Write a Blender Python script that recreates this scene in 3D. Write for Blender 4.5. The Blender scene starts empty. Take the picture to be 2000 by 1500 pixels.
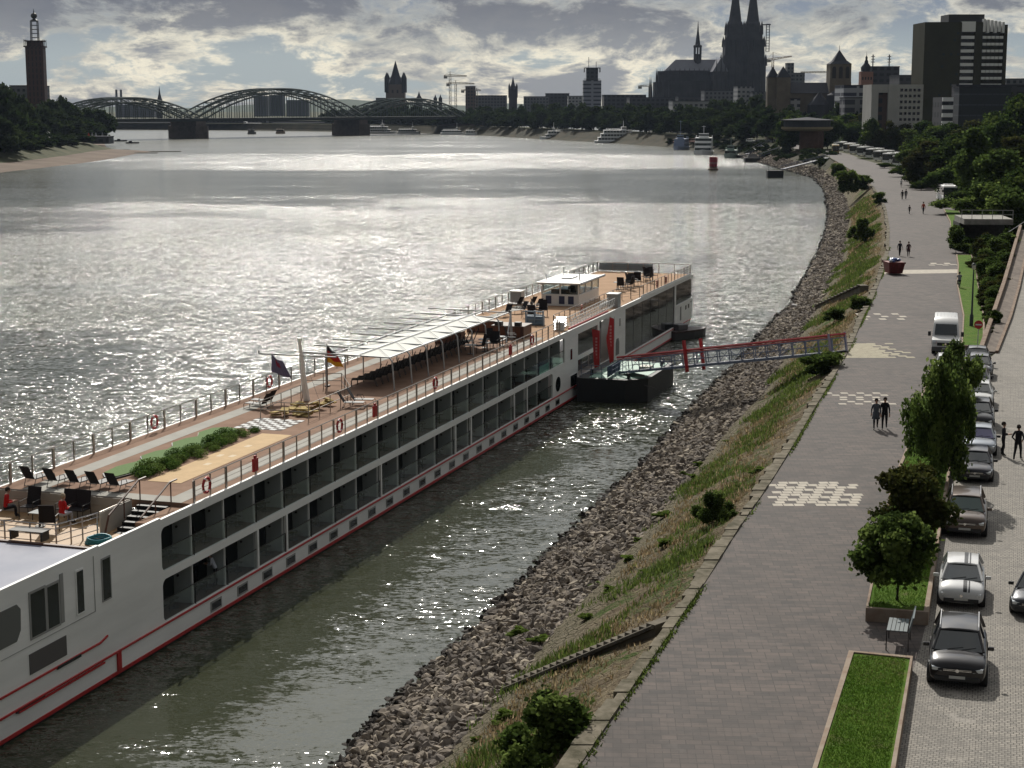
import bpy, math, random
import numpy as np
from mathutils import Vector, Matrix
R = math.radians
SC = bpy.context.scene
COL = SC.collection
random.seed(7)

# ---------------------------------------------------------------- camera
FPX = 3316.0; TH = math.atan((750 - 203) / FPX); CZ = 25.0
cam_d = bpy.data.cameras.new("camera"); cam = bpy.data.objects.new("camera", cam_d); COL.objects.link(cam)
cam_d.sensor_width = 36; cam_d.lens = FPX / 2000 * 36
cam_d.clip_start = 0.5; cam_d.clip_end = 30000
cam.location = (0, 0, CZ); cam.rotation_euler = (math.pi / 2 - TH, 0, 0)
SC.camera = cam
SC.view_settings.view_transform = 'Standard'; SC.view_settings.look = 'None'
SC.view_settings.exposure = EXPOSURE = 0.03; SC.view_settings.gamma = 1

# ---------------------------------------------------------------- sky and sun
SUN_AZ, SUN_EL = R(-5), R(39)          # azimuth from +Y, clockwise
world = bpy.data.worlds.new("World"); SC.world = world; world.use_nodes = True
wt = world.node_tree; wt.nodes.clear()
def wn(t, **k):
    n = wt.nodes.new(t)
    for a, b in k.items(): setattr(n, a, b)
    return n
def wmath(op, a, b=None, c=None, clamp=False):
    n = wn('ShaderNodeMath', operation=op, use_clamp=clamp)
    for i, v in enumerate((a, b, c)):
        if v is None: continue
        if isinstance(v, (int, float)): n.inputs[i].default_value = v
        else: wt.links.new(v, n.inputs[i])
    return n.outputs[0]
def wmix(f, a, b):
    n = wn('ShaderNodeMix', data_type='RGBA')
    for i, v in ((0, f), (6, a), (7, b)):
        if isinstance(v, (int, float)): n.inputs[i].default_value = v
        elif isinstance(v, tuple): n.inputs[i].default_value = (*v, 1)
        else: wt.links.new(v, n.inputs[i])
    return n.outputs[2]
sky = wn('ShaderNodeTexSky', sky_type='NISHITA', sun_disc=False, sun_elevation=SUN_EL, sun_rotation=SUN_AZ)
sky.air_density = 1.0; sky.dust_density = 1.5
tc = wn('ShaderNodeTexCoord'); sep = wn('ShaderNodeSeparateXYZ'); wt.links.new(tc.outputs['Generated'], sep.inputs[0])
X, Y, Z = sep.outputs
az = wmath('ARCTAN2', X, Y); el = wmath('ARCSINE', Z)
elw = wmath('POWER', wmath('ADD', wmath('ABSOLUTE', el), 0.004), 0.62)      # clouds flatten towards the horizon
comb = wn('ShaderNodeCombineXYZ')
wt.links.new(wmath('MULTIPLY', az, 19.0), comb.inputs[0]); wt.links.new(wmath('MULTIPLY', elw, 21.0), comb.inputs[1]); comb.inputs[2].default_value = 3.3
def wnoise(scale, detail, rough, dist, off=0.0, lac=2.0):
    m = wn('ShaderNodeVectorMath', operation='ADD'); wt.links.new(comb.outputs[0], m.inputs[0]); m.inputs[1].default_value = (off, off * .7, off)
    n = wn('ShaderNodeTexNoise'); wt.links.new(m.outputs[0], n.inputs['Vector'])
    n.inputs['Scale'].default_value = scale; n.inputs['Detail'].default_value = detail
    n.inputs['Roughness'].default_value = rough; n.inputs['Distortion'].default_value = dist; n.inputs['Lacunarity'].default_value = lac
    return n.outputs[0]
def ramp(v, lo, hi):
    n = wn('ShaderNodeMapRange', interpolation_type='SMOOTHSTEP'); wt.links.new(v, n.inputs[0])
    n.inputs[1].default_value = lo; n.inputs[2].default_value = hi
    return n.outputs[0]
big = wnoise(0.55, 3, .5, .3, 11.0); mid = wnoise(.82, 12, .64, .25, 2.0); fine = wnoise(3.2, 8, .62, .5, 5.0)
dens = wmath('ADD', wmath('MULTIPLY', mid, 0.72), wmath('MULTIPLY', big, 0.40))
dens = wmath('ADD', dens, wmath('MULTIPLY', fine, 0.11))
dens = wmath('ADD', dens, wmath('MULTIPLY', ramp(el, .022, .058), .075))
# cloud body: blue-grey base, cream where thin and lit from behind
bright = ramp(dens, 0.565, 0.645); dark = ramp(dens, 0.622, 0.72)
top = ramp(el, 0.022, 0.062); low = ramp(el, 0.0, 0.022)
gap = wmix(top, (0.33, 0.40, 0.43), (0.17, 0.22, 0.31))
cream = wmix(ramp(wmath('ADD', wmath('MULTIPLY', big, .6), wmath('MULTIPLY', fine, .4)), .40, .60), (0.40, 0.41, 0.39), (0.98, 0.91, 0.72))
base = wmix(top, (0.17, 0.205, 0.26), (0.075, 0.095, 0.15))
c1 = wmix(wmath('MULTIPLY', bright, wmath('SUBTRACT', 1.0, wmath('MULTIPLY', top, .45))), gap, cream)
c2 = wmix(wmath('MULTIPLY', dark, 0.92), c1, base)
# clouds round the sun, high above the frame, glow
sd = (math.sin(SUN_AZ) * math.cos(SUN_EL), math.cos(SUN_AZ) * math.cos(SUN_EL), math.sin(SUN_EL))
dp = wn('ShaderNodeVectorMath', operation='DOT_PRODUCT'); wt.links.new(tc.outputs['Generated'], dp.inputs[0]); dp.inputs[1].default_value = sd
glow = wmath('MULTIPLY', wmath('POWER', wmath('MAXIMUM', dp.outputs['Value'], 0.0), 4.0), 1.0)
high = ramp(el, 0.07, 0.45)
hc = wmix(ramp(dens, .60, .78), (0.40, 0.42, 0.45), (0.62, 0.60, 0.55))
hcg = wn('ShaderNodeVectorMath', operation='SCALE'); wt.links.new(hc, hcg.inputs[0])
front = wmath('MULTIPLY', wmath('ADD', Y, 1.0), .5)
wt.links.new(wmath('ADD', wmath('ADD', .36, wmath('MULTIPLY', wmath('POWER', front, 1.6), .52)), wmath('MULTIPLY', glow, 2.3)), hcg.inputs['Scale'])
back = wn('ShaderNodeVectorMath', operation='SCALE'); wt.links.new(c2, back.inputs[0]); wt.links.new(ramp(Y, -0.9, 0.6), back.inputs['Scale'])
bk2 = wmix(.75, c2, back.outputs[0])
c3 = wmix(high, bk2, hcg.outputs[0])
bgS = wn('ShaderNodeBackground'); wt.links.new(sky.outputs[0], bgS.inputs[0]); bgS.inputs[1].default_value = 0.05
bgC = wn('ShaderNodeBackground'); wt.links.new(c3, bgC.inputs[0]); bgC.inputs[1].default_value = 1.0
mx = wn('ShaderNodeMixShader'); mx.inputs[0].default_value = 0.88
wt.links.new(bgS.outputs[0], mx.inputs[1]); wt.links.new(bgC.outputs[0], mx.inputs[2])
wo = wn('ShaderNodeOutputWorld'); wt.links.new(mx.outputs[0], wo.inputs[0])

sl = bpy.data.lights.new("sun", 'SUN'); sl.energy = 4.2; sl.angle = R(0.5); sl.color = (1.0, 0.95, 0.86)
so = bpy.data.objects.new("sun", sl); COL.objects.link(so)
so.rotation_euler = Vector(sd).to_track_quat('Z', 'Y').to_euler(); so.location = (0, 50, 200)

# ---------------------------------------------------------------- helpers
def tag(o, label=None, cat=None, group=None, kind=None):
    if label: o["label"] = label
    if cat: o["category"] = cat
    if group: o["group"] = group
    if kind: o["kind"] = kind
    return o
def thing(name, label, cat, loc=(0, 0, 0), rz=0.0, group=None):
    o = bpy.data.objects.new(name, None); COL.objects.link(o)
    o.location = loc; o.rotation_euler = (0, 0, rz); o.empty_display_size = .2
    return tag(o, label, cat, group)
def nth(k):
    k += 1; return f"{k}{'th' if 10 < k % 100 < 14 else {1: 'st', 2: 'nd', 3: 'rd'}.get(k % 10, 'th')}"
def kids(o): return [c for c in bpy.data.objects if c.parent == o]
def dup(o, loc=None, rz=None, label=None, group=None, scale=None, _p=None, _ch=None):
    if _ch is None:
        _ch = {}
        for q in bpy.data.objects:
            if q.parent: _ch.setdefault(q.parent.name, []).append(q)
    c = o.copy(); COL.objects.link(c); c.parent = _p
    for k in _ch.get(o.name, []): dup(k, _p=c, _ch=_ch)
    if loc is not None: c.location = loc
    if rz is not None: c.rotation_euler = (0, 0, rz)
    if scale is not None: c.scale = scale if hasattr(scale, '__len__') else (scale,) * 3
    if label: c["label"] = label
    if group: c["group"] = group
    return c
def gp(px, py, z=0.0):
    """point on the level z that is seen at photo pixel (px,py)"""
    c, s = math.cos(TH), math.sin(TH); u, v = px - 1000, py - 750
    t = (CZ - z) / (FPX * s + v * c)
    return (u * t, (FPX * c - v * s) * t, z)
def zp(px, py, y):
    """x and z of a photo pixel at distance y"""
    c, s = math.cos(TH), math.sin(TH); u, v = px - 1000, py - 750
    t = y / (FPX * c - v * s)
    return u * t, CZ - (FPX * s + v * c) * t

class MB:
    def __init__(s): s.v = []; s.f = []; s.m = []; s.M = None; s.mi = 0
    def add(s, vs, fs):
        b = len(s.v)
        if s.M is not None: vs = [tuple(s.M @ Vector(p)) for p in vs]
        s.v += [tuple(p) for p in vs]; s.f += [tuple(b + i for i in f) for f in fs]; s.m += [s.mi] * len(fs)
        return s
    def box(s, x0, x1, y0, y1, z0, z1):
        v = [(x, y, z) for z in (z0, z1) for x, y in ((x0, y0), (x1, y0), (x1, y1), (x0, y1))]
        return s.add(v, [(3, 2, 1, 0), (4, 5, 6, 7), (0, 1, 5, 4), (1, 2, 6, 5), (2, 3, 7, 6), (3, 0, 4, 7)])
    def cbox(s, c, d, rz=0, ry=0, rx=0):
        M = Matrix.Translation(c) @ Matrix.Rotation(rz, 4, 'Z') @ Matrix.Rotation(ry, 4, 'Y') @ Matrix.Rotation(rx, 4, 'X')
        x, y, z = d[0] / 2, d[1] / 2, d[2] / 2
        v = [tuple(M @ Vector(p)) for p in ((-x, -y, -z), (x, -y, -z), (x, y, -z), (-x, y, -z), (-x, -y, z), (x, -y, z), (x, y, z), (-x, y, z))]
        return s.add(v, [(3, 2, 1, 0), (4, 5, 6, 7), (0, 1, 5, 4), (1, 2, 6, 5), (2, 3, 7, 6), (3, 0, 4, 7)])
    def prism(s, pts, z0, z1):
        n = len(pts); z1f = z1 if callable(z1) else (lambda x, y: z1); z0f = z0 if callable(z0) else (lambda x, y: z0)
        v = [(x, y, z0f(x, y)) for x, y in pts] + [(x, y, z1f(x, y)) for x, y in pts]
        return s.add(v, [tuple(reversed(range(n))), tuple(range(n, 2 * n))] + [(i, (i + 1) % n, n + (i + 1) % n, n + i) for i in range(n)])
    def vprism(s, prof, a, b, axis='x'):
        """profile (p,z) extruded along x (profile in y,z) or y (profile in x,z)"""
        n = len(prof)
        mk = (lambda t, p: (t, p[0], p[1])) if axis == 'x' else (lambda t, p: (p[0], t, p[1]))
        v = [mk(a, p) for p in prof] + [mk(b, p) for p in prof]
        return s.add(v, [tuple(reversed(range(n))), tuple(range(n, 2 * n))] + [(i, (i + 1) % n, n + (i + 1) % n, n + i) for i in range(n)])
    def tube(s, pts, r, n=6, closed=False):
        pts = [Vector(p) for p in pts]; rs = r if hasattr(r, '__len__') else [r] * len(pts)
        vs = []; N = len(pts)
        for i, p in enumerate(pts):
            if closed: d = pts[(i + 1) % N] - pts[i - 1]
            else: d = (pts[min(i + 1, N - 1)] - pts[max(i - 1, 0)])
            d.normalize()
            a = d.cross(Vector((0, 0, 1)));
            if a.length < 1e-3: a = d.cross(Vector((0, 1, 0)))
            a.normalize(); b = a.cross(d)
            for k in range(n):
                t = 2 * math.pi * k / n; vs.append(tuple(p + (a * math.cos(t) + b * math.sin(t)) * rs[i]))
        fs = []
        for i in range(N if closed else N - 1):
            j = (i + 1) % N
            for k in range(n):
                k2 = (k + 1) % n; fs.append((i * n + k, i * n + k2, j * n + k2, j * n + k))
        if not closed: fs += [tuple(range(n)), tuple(reversed(range((N - 1) * n, N * n)))]
        return s.add(vs, fs)
    def lathe(s, prof, c=(0, 0), n=12, cap=True):
        vs = []; fs = []; P = len(prof)
        for r, z in prof:
            for k in range(n):
                t = 2 * math.pi * k / n; vs.append((c[0] + r * math.cos(t), c[1] + r * math.sin(t), z))
        for i in range(P - 1):
            for k in range(n):
                k2 = (k + 1) % n; fs.append((i * n + k, i * n + k2, (i + 1) * n + k2, (i + 1) * n + k))
        if cap: fs += [tuple(reversed(range(n))), tuple(range((P - 1) * n, P * n))]
        return s.add(vs, fs)
    def cone(s, c, r, z0, z1, n=8, rot=0, r1=0.0):
        return s.lathe([(r, z0), (max(r1, .01), z1)], c, n) if rot == 0 else s.add(
            [(c[0] + r * math.cos(rot + 2 * math.pi * k / n), c[1] + r * math.sin(rot + 2 * math.pi * k / n), z0) for k in range(n)] + [(c[0], c[1], z1)],
            [tuple(reversed(range(n)))] + [(k, (k + 1) % n, n) for k in range(n)])
    def loft(s, rings, cap=True, close=True):
        n = len(rings[0]); vs = [p for r in rings for p in r]; fs = []
        for i in range(len(rings) - 1):
            for k in range(n if close else n - 1):
                k2 = (k + 1) % n; fs.append((i * n + k, i * n + k2, (i + 1) * n + k2, (i + 1) * n + k))
        if cap: fs += [tuple(reversed(range(n))), tuple(range((len(rings) - 1) * n, len(rings) * n))]
        return s.add(vs, fs)
    def quad(s, *p): return s.add(p, [tuple(range(len(p)))])
    def sbuild(s, name, mats, parent=None, **k):
        """one object for every separate piece"""
        p = list(range(len(s.v)))
        def f(a):
            while p[a] != a: p[a] = p[p[a]]; a = p[a]
            return a
        for q in s.f:
            for i in q[1:]: p[f(i)] = f(q[0])
        grp = {}
        for q, mi in zip(s.f, s.m): grp.setdefault(f(q[0]), []).append((q, mi))
        out = []
        for g_ in grp.values():
            idx = sorted({i for q, _ in g_ for i in q}); mp = {a: b for b, a in enumerate(idx)}; n = MB(); n.v = [s.v[i] for i in idx]; n.f = [tuple(mp[i] for i in q) for q, _ in g_]; n.m = [mi for _, mi in g_]; out.append(n.build(name, mats, parent, **k))
        return out
    def build(s, name, mats, parent=None, smooth=False, loc=None, bevel=0.0, recalc=True):
        us = sorted({i for q in s.f for i in q})
        if len(us) < len(s.v): mp = {a: b for b, a in enumerate(us)}; s.v = [s.v[i] for i in us]; s.f = [tuple(mp[i] for i in q) for q in s.f]
        me = bpy.data.meshes.new(name); me.from_pydata(s.v, [], s.f)
        if not isinstance(mats, (list, tuple)): mats = [mats]
        for m in mats: me.materials.append(m)
        if len(mats) > 1: me.polygons.foreach_set('material_index', s.m)
        if recalc and len(s.f) < 60000:
            import bmesh
            bm = bmesh.new(); bm.from_mesh(me); bmesh.ops.recalc_face_normals(bm, faces=bm.faces); bm.to_mesh(me); bm.free()
        if smooth:
            me.polygons.foreach_set('use_smooth', [True] * len(me.polygons))
            if smooth != 'all':
                try: me.set_sharp_from_angle(angle=R(38))
                except Exception: pass
        o = bpy.data.objects.new(name, me); COL.objects.link(o); o.parent = parent
        if loc: o.location = loc
        if bevel:
            b = o.modifiers.new('bevel', 'BEVEL'); b.width = bevel; b.segments = 2; b.limit_method = 'ANGLE'; b.angle_limit = R(40)
        return o

# ---------------------------------------------------------------- materials
def mat(name, col, rough=0.7, metal=0.0, var=0.0, vscale=3.0, bump=0.0, bscale=20.0, col2=None, vlo=.35, vhi=.65, spec=None, trans=0.0, alpha=1.0, coat=0.0, space='Object', emit=None, stretch=None, hue=0.0):
    m = bpy.data.materials.new(name); m.use_nodes = True; nt = m.node_tree; p = nt.nodes['Principled BSDF']
    p.inputs['Base Color'].default_value = (*col, 1); p.inputs['Roughness'].default_value = rough; p.inputs['Metallic'].default_value = metal
    if spec is None and rough >= .78: spec = .12
    if spec is not None: p.inputs['Specular IOR Level'].default_value = spec
    if coat: p.inputs['Coat Weight'].default_value = coat; p.inputs['Coat Roughness'].default_value = .05
    if alpha < 1: p.inputs['Alpha'].default_value = alpha
    if emit: p.inputs['Emission Color'].default_value = (*emit[:3], 1); p.inputs['Emission Strength'].default_value = emit[3]
    if var or col2 or bump:
        t = nt.nodes.new('ShaderNodeTexCoord'); mp = nt.nodes.new('ShaderNodeMapping'); nt.links.new(t.outputs[space], mp.inputs[0])
        if stretch: mp.inputs['Scale'].default_value = stretch
    if var or col2:
        n = nt.nodes.new('ShaderNodeTexNoise'); n.inputs['Scale'].default_value = vscale; n.inputs['Detail'].default_value = 6; n.inputs['Roughness'].default_value = .65
        nt.links.new(mp.outputs[0], n.inputs['Vector'])
        mr = nt.nodes.new('ShaderNodeMapRange'); nt.links.new(n.outputs[0], mr.inputs[0]); mr.inputs[1].default_value = vlo; mr.inputs[2].default_value = vhi
        mi = nt.nodes.new('ShaderNodeMix'); mi.data_type = 'RGBA'; nt.links.new(mr.outputs[0], mi.inputs[0])
        c2 = col2 or tuple(min(1, c * (1 + var)) for c in col); c1 = col if col2 else tuple(c * (1 - var) for c in col)
        mi.inputs[6].default_value = (*c1, 1); mi.inputs[7].default_value = (*c2, 1); nt.links.new(mi.outputs[2], p.inputs['Base Color'])
    if bump:
        b = nt.nodes.new('ShaderNodeTexNoise'); b.inputs['Scale'].default_value = bscale; b.inputs['Detail'].default_value = 5; nt.links.new(mp.outputs[0], b.inputs['Vector'])
        bu = nt.nodes.new('ShaderNodeBump'); bu.inputs['Strength'].default_value = bump; bu.inputs['Distance'].default_value = .05; nt.links.new(b.outputs[0], bu.inputs['Height']); nt.links.new(bu.outputs[0], p.inputs['Normal'])
    return m
class Mx:
    """small node-building helper for the larger materials"""
    def __init__(s, name):
        s.m = bpy.data.materials.new(name); s.m.use_nodes = True; s.nt = s.m.node_tree; s.p = s.nt.nodes['Principled BSDF']; s.out = s.nt.nodes['Material Output']
    def n(s, t, ins=None, **k):
        n = s.nt.nodes.new(t)
        for a, b in k.items(): setattr(n, a, b)
        for a, b in (ins or {}).items(): s.set(n.inputs[a], b)
        return n
    def set(s, sock, v):
        if isinstance(v, bpy.types.NodeSocket): s.nt.links.new(v, sock)
        elif isinstance(v, tuple) and len(v) == 3 and sock.type == 'RGBA': sock.default_value = (*v, 1)
        else: sock.default_value = v
    def math(s, op, a, b=0.0, clamp=False): return s.n('ShaderNodeMath', {0: a, 1: b}, operation=op, use_clamp=clamp).outputs[0]
    def mix(s, f, a, b, bt='MIX'): return s.n('ShaderNodeMix', {0: f, 6: a, 7: b}, data_type='RGBA', blend_type=bt).outputs[2]
    def rng(s, v, lo, hi, a=0.0, b=1.0): return s.n('ShaderNodeMapRange', {0: v, 1: lo, 2: hi, 3: a, 4: b}).outputs[0]
    def noise(s, vec, scale, detail=4, rough=.5, dist=0.0): return s.n('ShaderNodeTexNoise', {'Vector': vec, 'Scale': scale, 'Detail': detail, 'Roughness': rough, 'Distortion': dist}).outputs[0]
    def map(s, vec, scale=(1, 1, 1), rot=(0, 0, 0), loc=(0, 0, 0)): return s.n('ShaderNodeMapping', {0: vec, 'Scale': scale, 'Rotation': rot, 'Location': loc}).outputs[0]
    def obj(s): return s.n('ShaderNodeTexCoord').outputs['Object']
    def bump(s, h, strength, dist, normal=None):
        b = s.n('ShaderNodeBump', {'Height': h, 'Strength': strength, 'Distance': dist})
        if normal is not None: s.nt.links.new(normal, b.inputs['Normal'])
        return b.outputs[0]

WHITE = mat('white_paint', (.62, .62, .60), .38, var=.06, vscale=.6)
HULLW = mat('hull_white_paint', (.82, .82, .80), .42, var=.09, vscale=.35, stretch=(.3, 1, 1.6), bump=.04, bscale=1.2)
RED = mat('red_paint', (.42, .018, .02), .4, var=.15, vscale=1.5)
BLACK = mat('black_paint', (.012, .012, .014), .45, var=.3, vscale=1.0)
STEEL = mat('steel', (.38, .38, .39), .35, .9)
GALV = mat('galvanised_steel', (.42, .43, .44), .5, .6, var=.12, vscale=5)
ALU = mat('anodised_rail', (.30, .27, .24), .35, .7)
DARKM = mat('dark_metal', (.035, .032, .03), .5, .3)
GLASSD = mat('dark_glass', (.008, .011, .012), .06, spec=.6)
GLASSG = mat('green_grey_glass', (.035, .05, .05), .08, spec=.6)
TYRE = mat('tyre_rubber', (.015, .015, .016), .85)
RIM = mat('alloy_rim', (.45, .45, .46), .35, .9)
CHROME = mat('chrome', (.7, .7, .7), .15, 1.0)
LAMPM = mat('headlamp_lens', (.55, .58, .6), .08, .4)
PLASTB = mat('black_plastic', (.02, .02, .021), .55)
FAB = mat('black_sling_fabric', (.022, .020, .022), .8, var=.3, vscale=30)
WOODD = mat('dark_brown_wood', (.085, .035, .02), .5, var=.3, vscale=4, stretch=(1, 1, .15))
CONC = mat('concrete', (.27, .26, .24), .85, var=.25, vscale=1.2, bump=.15, bscale=8)
STONE = mat('weathered_stone', (.20, .18, .155), .9, var=.35, vscale=1.1, bump=.3, bscale=6)
BARK = mat('bark', (.05, .04, .03), .95, var=.3, vscale=6)
def glass_clear(name, tint, alpha):
    x = Mx(name); x.nt.nodes.remove(x.p)
    t = x.n('ShaderNodeBsdfTransparent', {0: tint}); g = x.n('ShaderNodeBsdfGlossy', {0: (.9, .95, .95), 'Roughness': .06})
    fr = x.n('ShaderNodeLayerWeight', {0: .5}); mixn = x.n('ShaderNodeMixShader', {0: x.math('ADD', x.math('MULTIPLY', x.math('POWER', fr.outputs[1], 4.0), .6), alpha, True)})
    x.nt.links.new(t.outputs[0], mixn.inputs[1]); x.nt.links.new(g.outputs[0], mixn.inputs[2]); x.nt.links.new(mixn.outputs[0], x.out.inputs[0])
    return x.m
GLASSC = glass_clear('tinted_balustrade_glass', (.82, .88, .86), .07)
GLASSX = glass_clear('clear_glass', (.75, .80, .80), .04)
# ================================================================ setting
def line(pts, z): return sorted([gp(px, py, z)[:2] for px, py in pts], key=lambda p: p[1])
def ext(l, near=None, far=()):
    (x0, y0), (x1, y1) = l[0], l[2]
    k = (x1 - x0) / (y1 - y0)
    return [(x0 - k * (y0 + 60), -60.0)] + l + list(far)
FARW = [(108, 823), (99, 975), (66, 1102), (22, 1230), (-43, 1439), (-129, 1544), (-330, 1700), (-1500, 1860), (-6000, 2600)]
LW_ = ext(line([(666, 1490), (719, 1416), (775, 1364), (841, 1304), (894, 1259), (929, 1227), (978, 1175), (1027, 1129), (1058, 1094), (1107, 1042), (1153, 1003), (1205, 948), (1250, 912), (1310, 843), (1361, 785), (1403, 746), (1439, 711), (1493, 648), (1525, 616), (1548, 598), (1556, 572), (1576, 540), (1604, 484), (1617, 446), (1620, 414), (1615, 390), (1608, 369), (1590, 348)], 0), far=FARW)
LR_ = ext(line([(852, 1493), (925, 1402), (999, 1339), (1051, 1262), (1125, 1178), (1160, 1149), (1220, 1077), (1280, 1008), (1334, 945), (1379, 885), (1418, 840), (1454, 801), (1490, 768), (1524, 705), (1566, 649), (1594, 600), (1615, 558), (1643, 509), (1650, 460), (1657, 418), (1650, 390), (1640, 369), (1622, 344)], 2.0), far=[(x + 5, y) for x, y in FARW])
LE_ = ext(line([(1174, 1425), (1300, 1238), (1370, 1143), (1439, 1029), (1484, 969), (1550, 864), (1580, 810), (1616, 753), (1660, 677), (1685, 617), (1702, 586), (1720, 540), (1734, 495), (1736, 446), (1729, 404), (1716, 379), (1702, 362), (1678, 341), (1636, 316)], 6.5), far=[(117, 640)] + [(x + 13, y) for x, y in FARW])
def fx(l):
    ys = np.array([p[1] for p in l]); xs = np.array([p[0] for p in l])
    return lambda y: float(np.interp(y, ys, xs))
WX, RX, EX = fx(LW_), fx(LR_), fx(LE_)
def sm(f, w=6.0): return lambda y: sum(f(y + d * w * (1 + max(0, y - 150) / 150)) for d in (-1, -.5, 0, .5, 1)) / 5
WX, RX, EX = sm(WX, 1.5), sm(RX, 3), sm(EX, 4)
NOI = lambda x, y, s: math.sin(x * s + 1.3 * math.sin(y * s * .7)) * math.cos(y * s * 1.1 + math.sin(x * s * .9))

# --- water
w = Mx('river_water'); P3 = w.obj()
w.set(w.p.inputs['Base Color'], w.mix(w.noise(P3, .02, 3), (.030, .036, .020), (.048, .052, .032)))
w.set(w.p.inputs['IOR'], 1.40)
sp = w.n('ShaderNodeSeparateXYZ', {0: P3})
patch = w.rng(w.noise(w.map(P3, (.010, .020, 1)), 1.0, 4, .6, .6), .38, .60, .45, 1.15)
# water in the lee of the hull and close under the bank is smoother
side = w.math('ADD', w.math('SUBTRACT', w.math('MULTIPLY', sp.outputs[0], .9528), w.math('MULTIPLY', sp.outputs[1], .3037)), 38.5)
lee = w.math('MULTIPLY', w.rng(side, -2, 3), w.rng(sp.outputs[1], 175, 120))
amp = w.math('MULTIPLY', patch, w.rng(lee, 0, 1, 1.0, .0))
lamp = w.math('MULTIPLY', lee, w.rng(w.noise(w.map(P3, (.06, .07, 1), loc=(4, 9, 0)), 1.0, 3, .6, .8), .40, .64, .10, .66))
lane = w.math('ADD', w.math('MULTIPLY', w.rng(sp.outputs[1], 150, 200), w.rng(sp.outputs[1], 470, 400)), w.math('MULTIPLY', w.rng(sp.outputs[1], 640, 720), w.rng(sp.outputs[1], 900, 820)), True)
lane = w.math('MAXIMUM', lane, w.rng(sp.outputs[1], 175, 140))
amp = w.math('MULTIPLY', amp, w.rng(lane, 0, 1, .52, 1.62))
amp = w.math('ADD', w.math('MULTIPLY', amp, w.rng(sp.outputs[0], -170, -50, .50, 1.0)), lamp)
def slopes(scale, detail, off):
    n = w.n('ShaderNodeTexNoise', {'Vector': w.map(P3, scale, loc=(off, off, 0)), 'Scale': 1.0, 'Detail': detail, 'Roughness': .6, 'Distortion': .5})
    return w.n('ShaderNodeVectorMath', {0: n.outputs['Color'], 1: (.5, .5, .5)}, operation='SUBTRACT').outputs[0]
def vs(v, k): return w.n('ShaderNodeVectorMath', {0: v, 'Scale': k}, operation='SCALE').outputs[0]
def va(a_, b_): return w.n('ShaderNodeVectorMath', {0: a_, 1: b_}, operation='ADD').outputs[0]
sl_ = va(vs(slopes((.7, 1.6, 1), 2, 0), 1.15), vs(slopes((2.5, 5.4, 1), 3, 31), 2.2))
sl_ = va(sl_, vs(slopes((6.5, 13, 1), 2, 57), 1.1))
sl_ = vs(sl_, amp)
sl_ = w.n('ShaderNodeVectorMath', {0: sl_, 1: (.82, 1.0, 0)}, operation='MULTIPLY').outputs[0]
nrm = w.n('ShaderNodeVectorMath', {0: va(sl_, (0, 0, 1))}, operation='NORMALIZE').outputs[0]
w.set(w.p.inputs['Normal'], nrm)
w.set(w.p.inputs['Roughness'], w.rng(sp.outputs[1], 60, 900, .085, .19))
WATER = w.m
m = MB(); m.quad((-6000, -400, 0), (3000, -400, 0), (3000, 4500, 0), (-6000, 4500, 0))
tag(m.build('river_water', WATER), kind='structure')

# --- materials of the ground
e = Mx('embankment_soil_and_turf'); P3 = e.obj(); uv = e.n('ShaderNodeTexCoord').outputs['UV']; V = e.n('ShaderNodeSeparateXYZ', {0: uv}).outputs[1]
n1 = e.noise(P3, .35, 5, .6, .5); n2 = e.noise(P3, 2.4, 6, .7); n3 = e.noise(P3, 11, 4, .7)
soil = e.mix(e.rng(n2, .35, .65), (.15, .115, .075), (.29, .24, .155))
green = e.mix(e.rng(n3, .3, .7), (.045, .075, .018), (.10, .145, .035))
gm = e.math('ADD', e.math('MULTIPLY', n1, 1.06), e.math('MULTIPLY', n2, .45))
gm = e.math('ADD', gm, e.math('MULTIPLY', e.math('SINE', e.math('MULTIPLY', e.math('POWER', V, 1.4), 3.14)), .17))
vo = e.n('ShaderNodeTexVoronoi', {'Vector': P3, 'Scale': 2.6}, feature='DISTANCE_TO_EDGE')
vgap = e.rng(vo.outputs[0], .0, .12)
soil_lo = e.mix(vgap, (.10, .09, .055), e.mix(e.rng(n3, .35, .65), (.17, .15, .10), (.27, .235, .17)))
soil = e.mix(e.math('MULTIPLY', e.rng(e.noise(P3, .9, 4), .45, .62), .6), soil, (.115, .085, .055))
soil = e.mix(e.rng(e.math('ADD', V, e.math('MULTIPLY', n1, .35)), .62, .38), soil, soil_lo)
e.set(e.p.inputs['Base Color'], e.mix(e.rng(gm, .90, 1.0), soil, green)); e.set(e.p.inputs['Roughness'], .95); e.set(e.p.inputs['Specular IOR Level'], .1)
e.set(e.p.inputs['Normal'], e.bump(e.math('ADD', e.math('ADD', n2, e.math('MULTIPLY', n3, .5)), e.math('MULTIPLY', vgap, .35)), 1.0, .4)); EMB = e.m
RIPB = mat('riprap_bed', (.06, .052, .046), .95, var=.4, vscale=3, bump=1, bscale=5)
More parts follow.
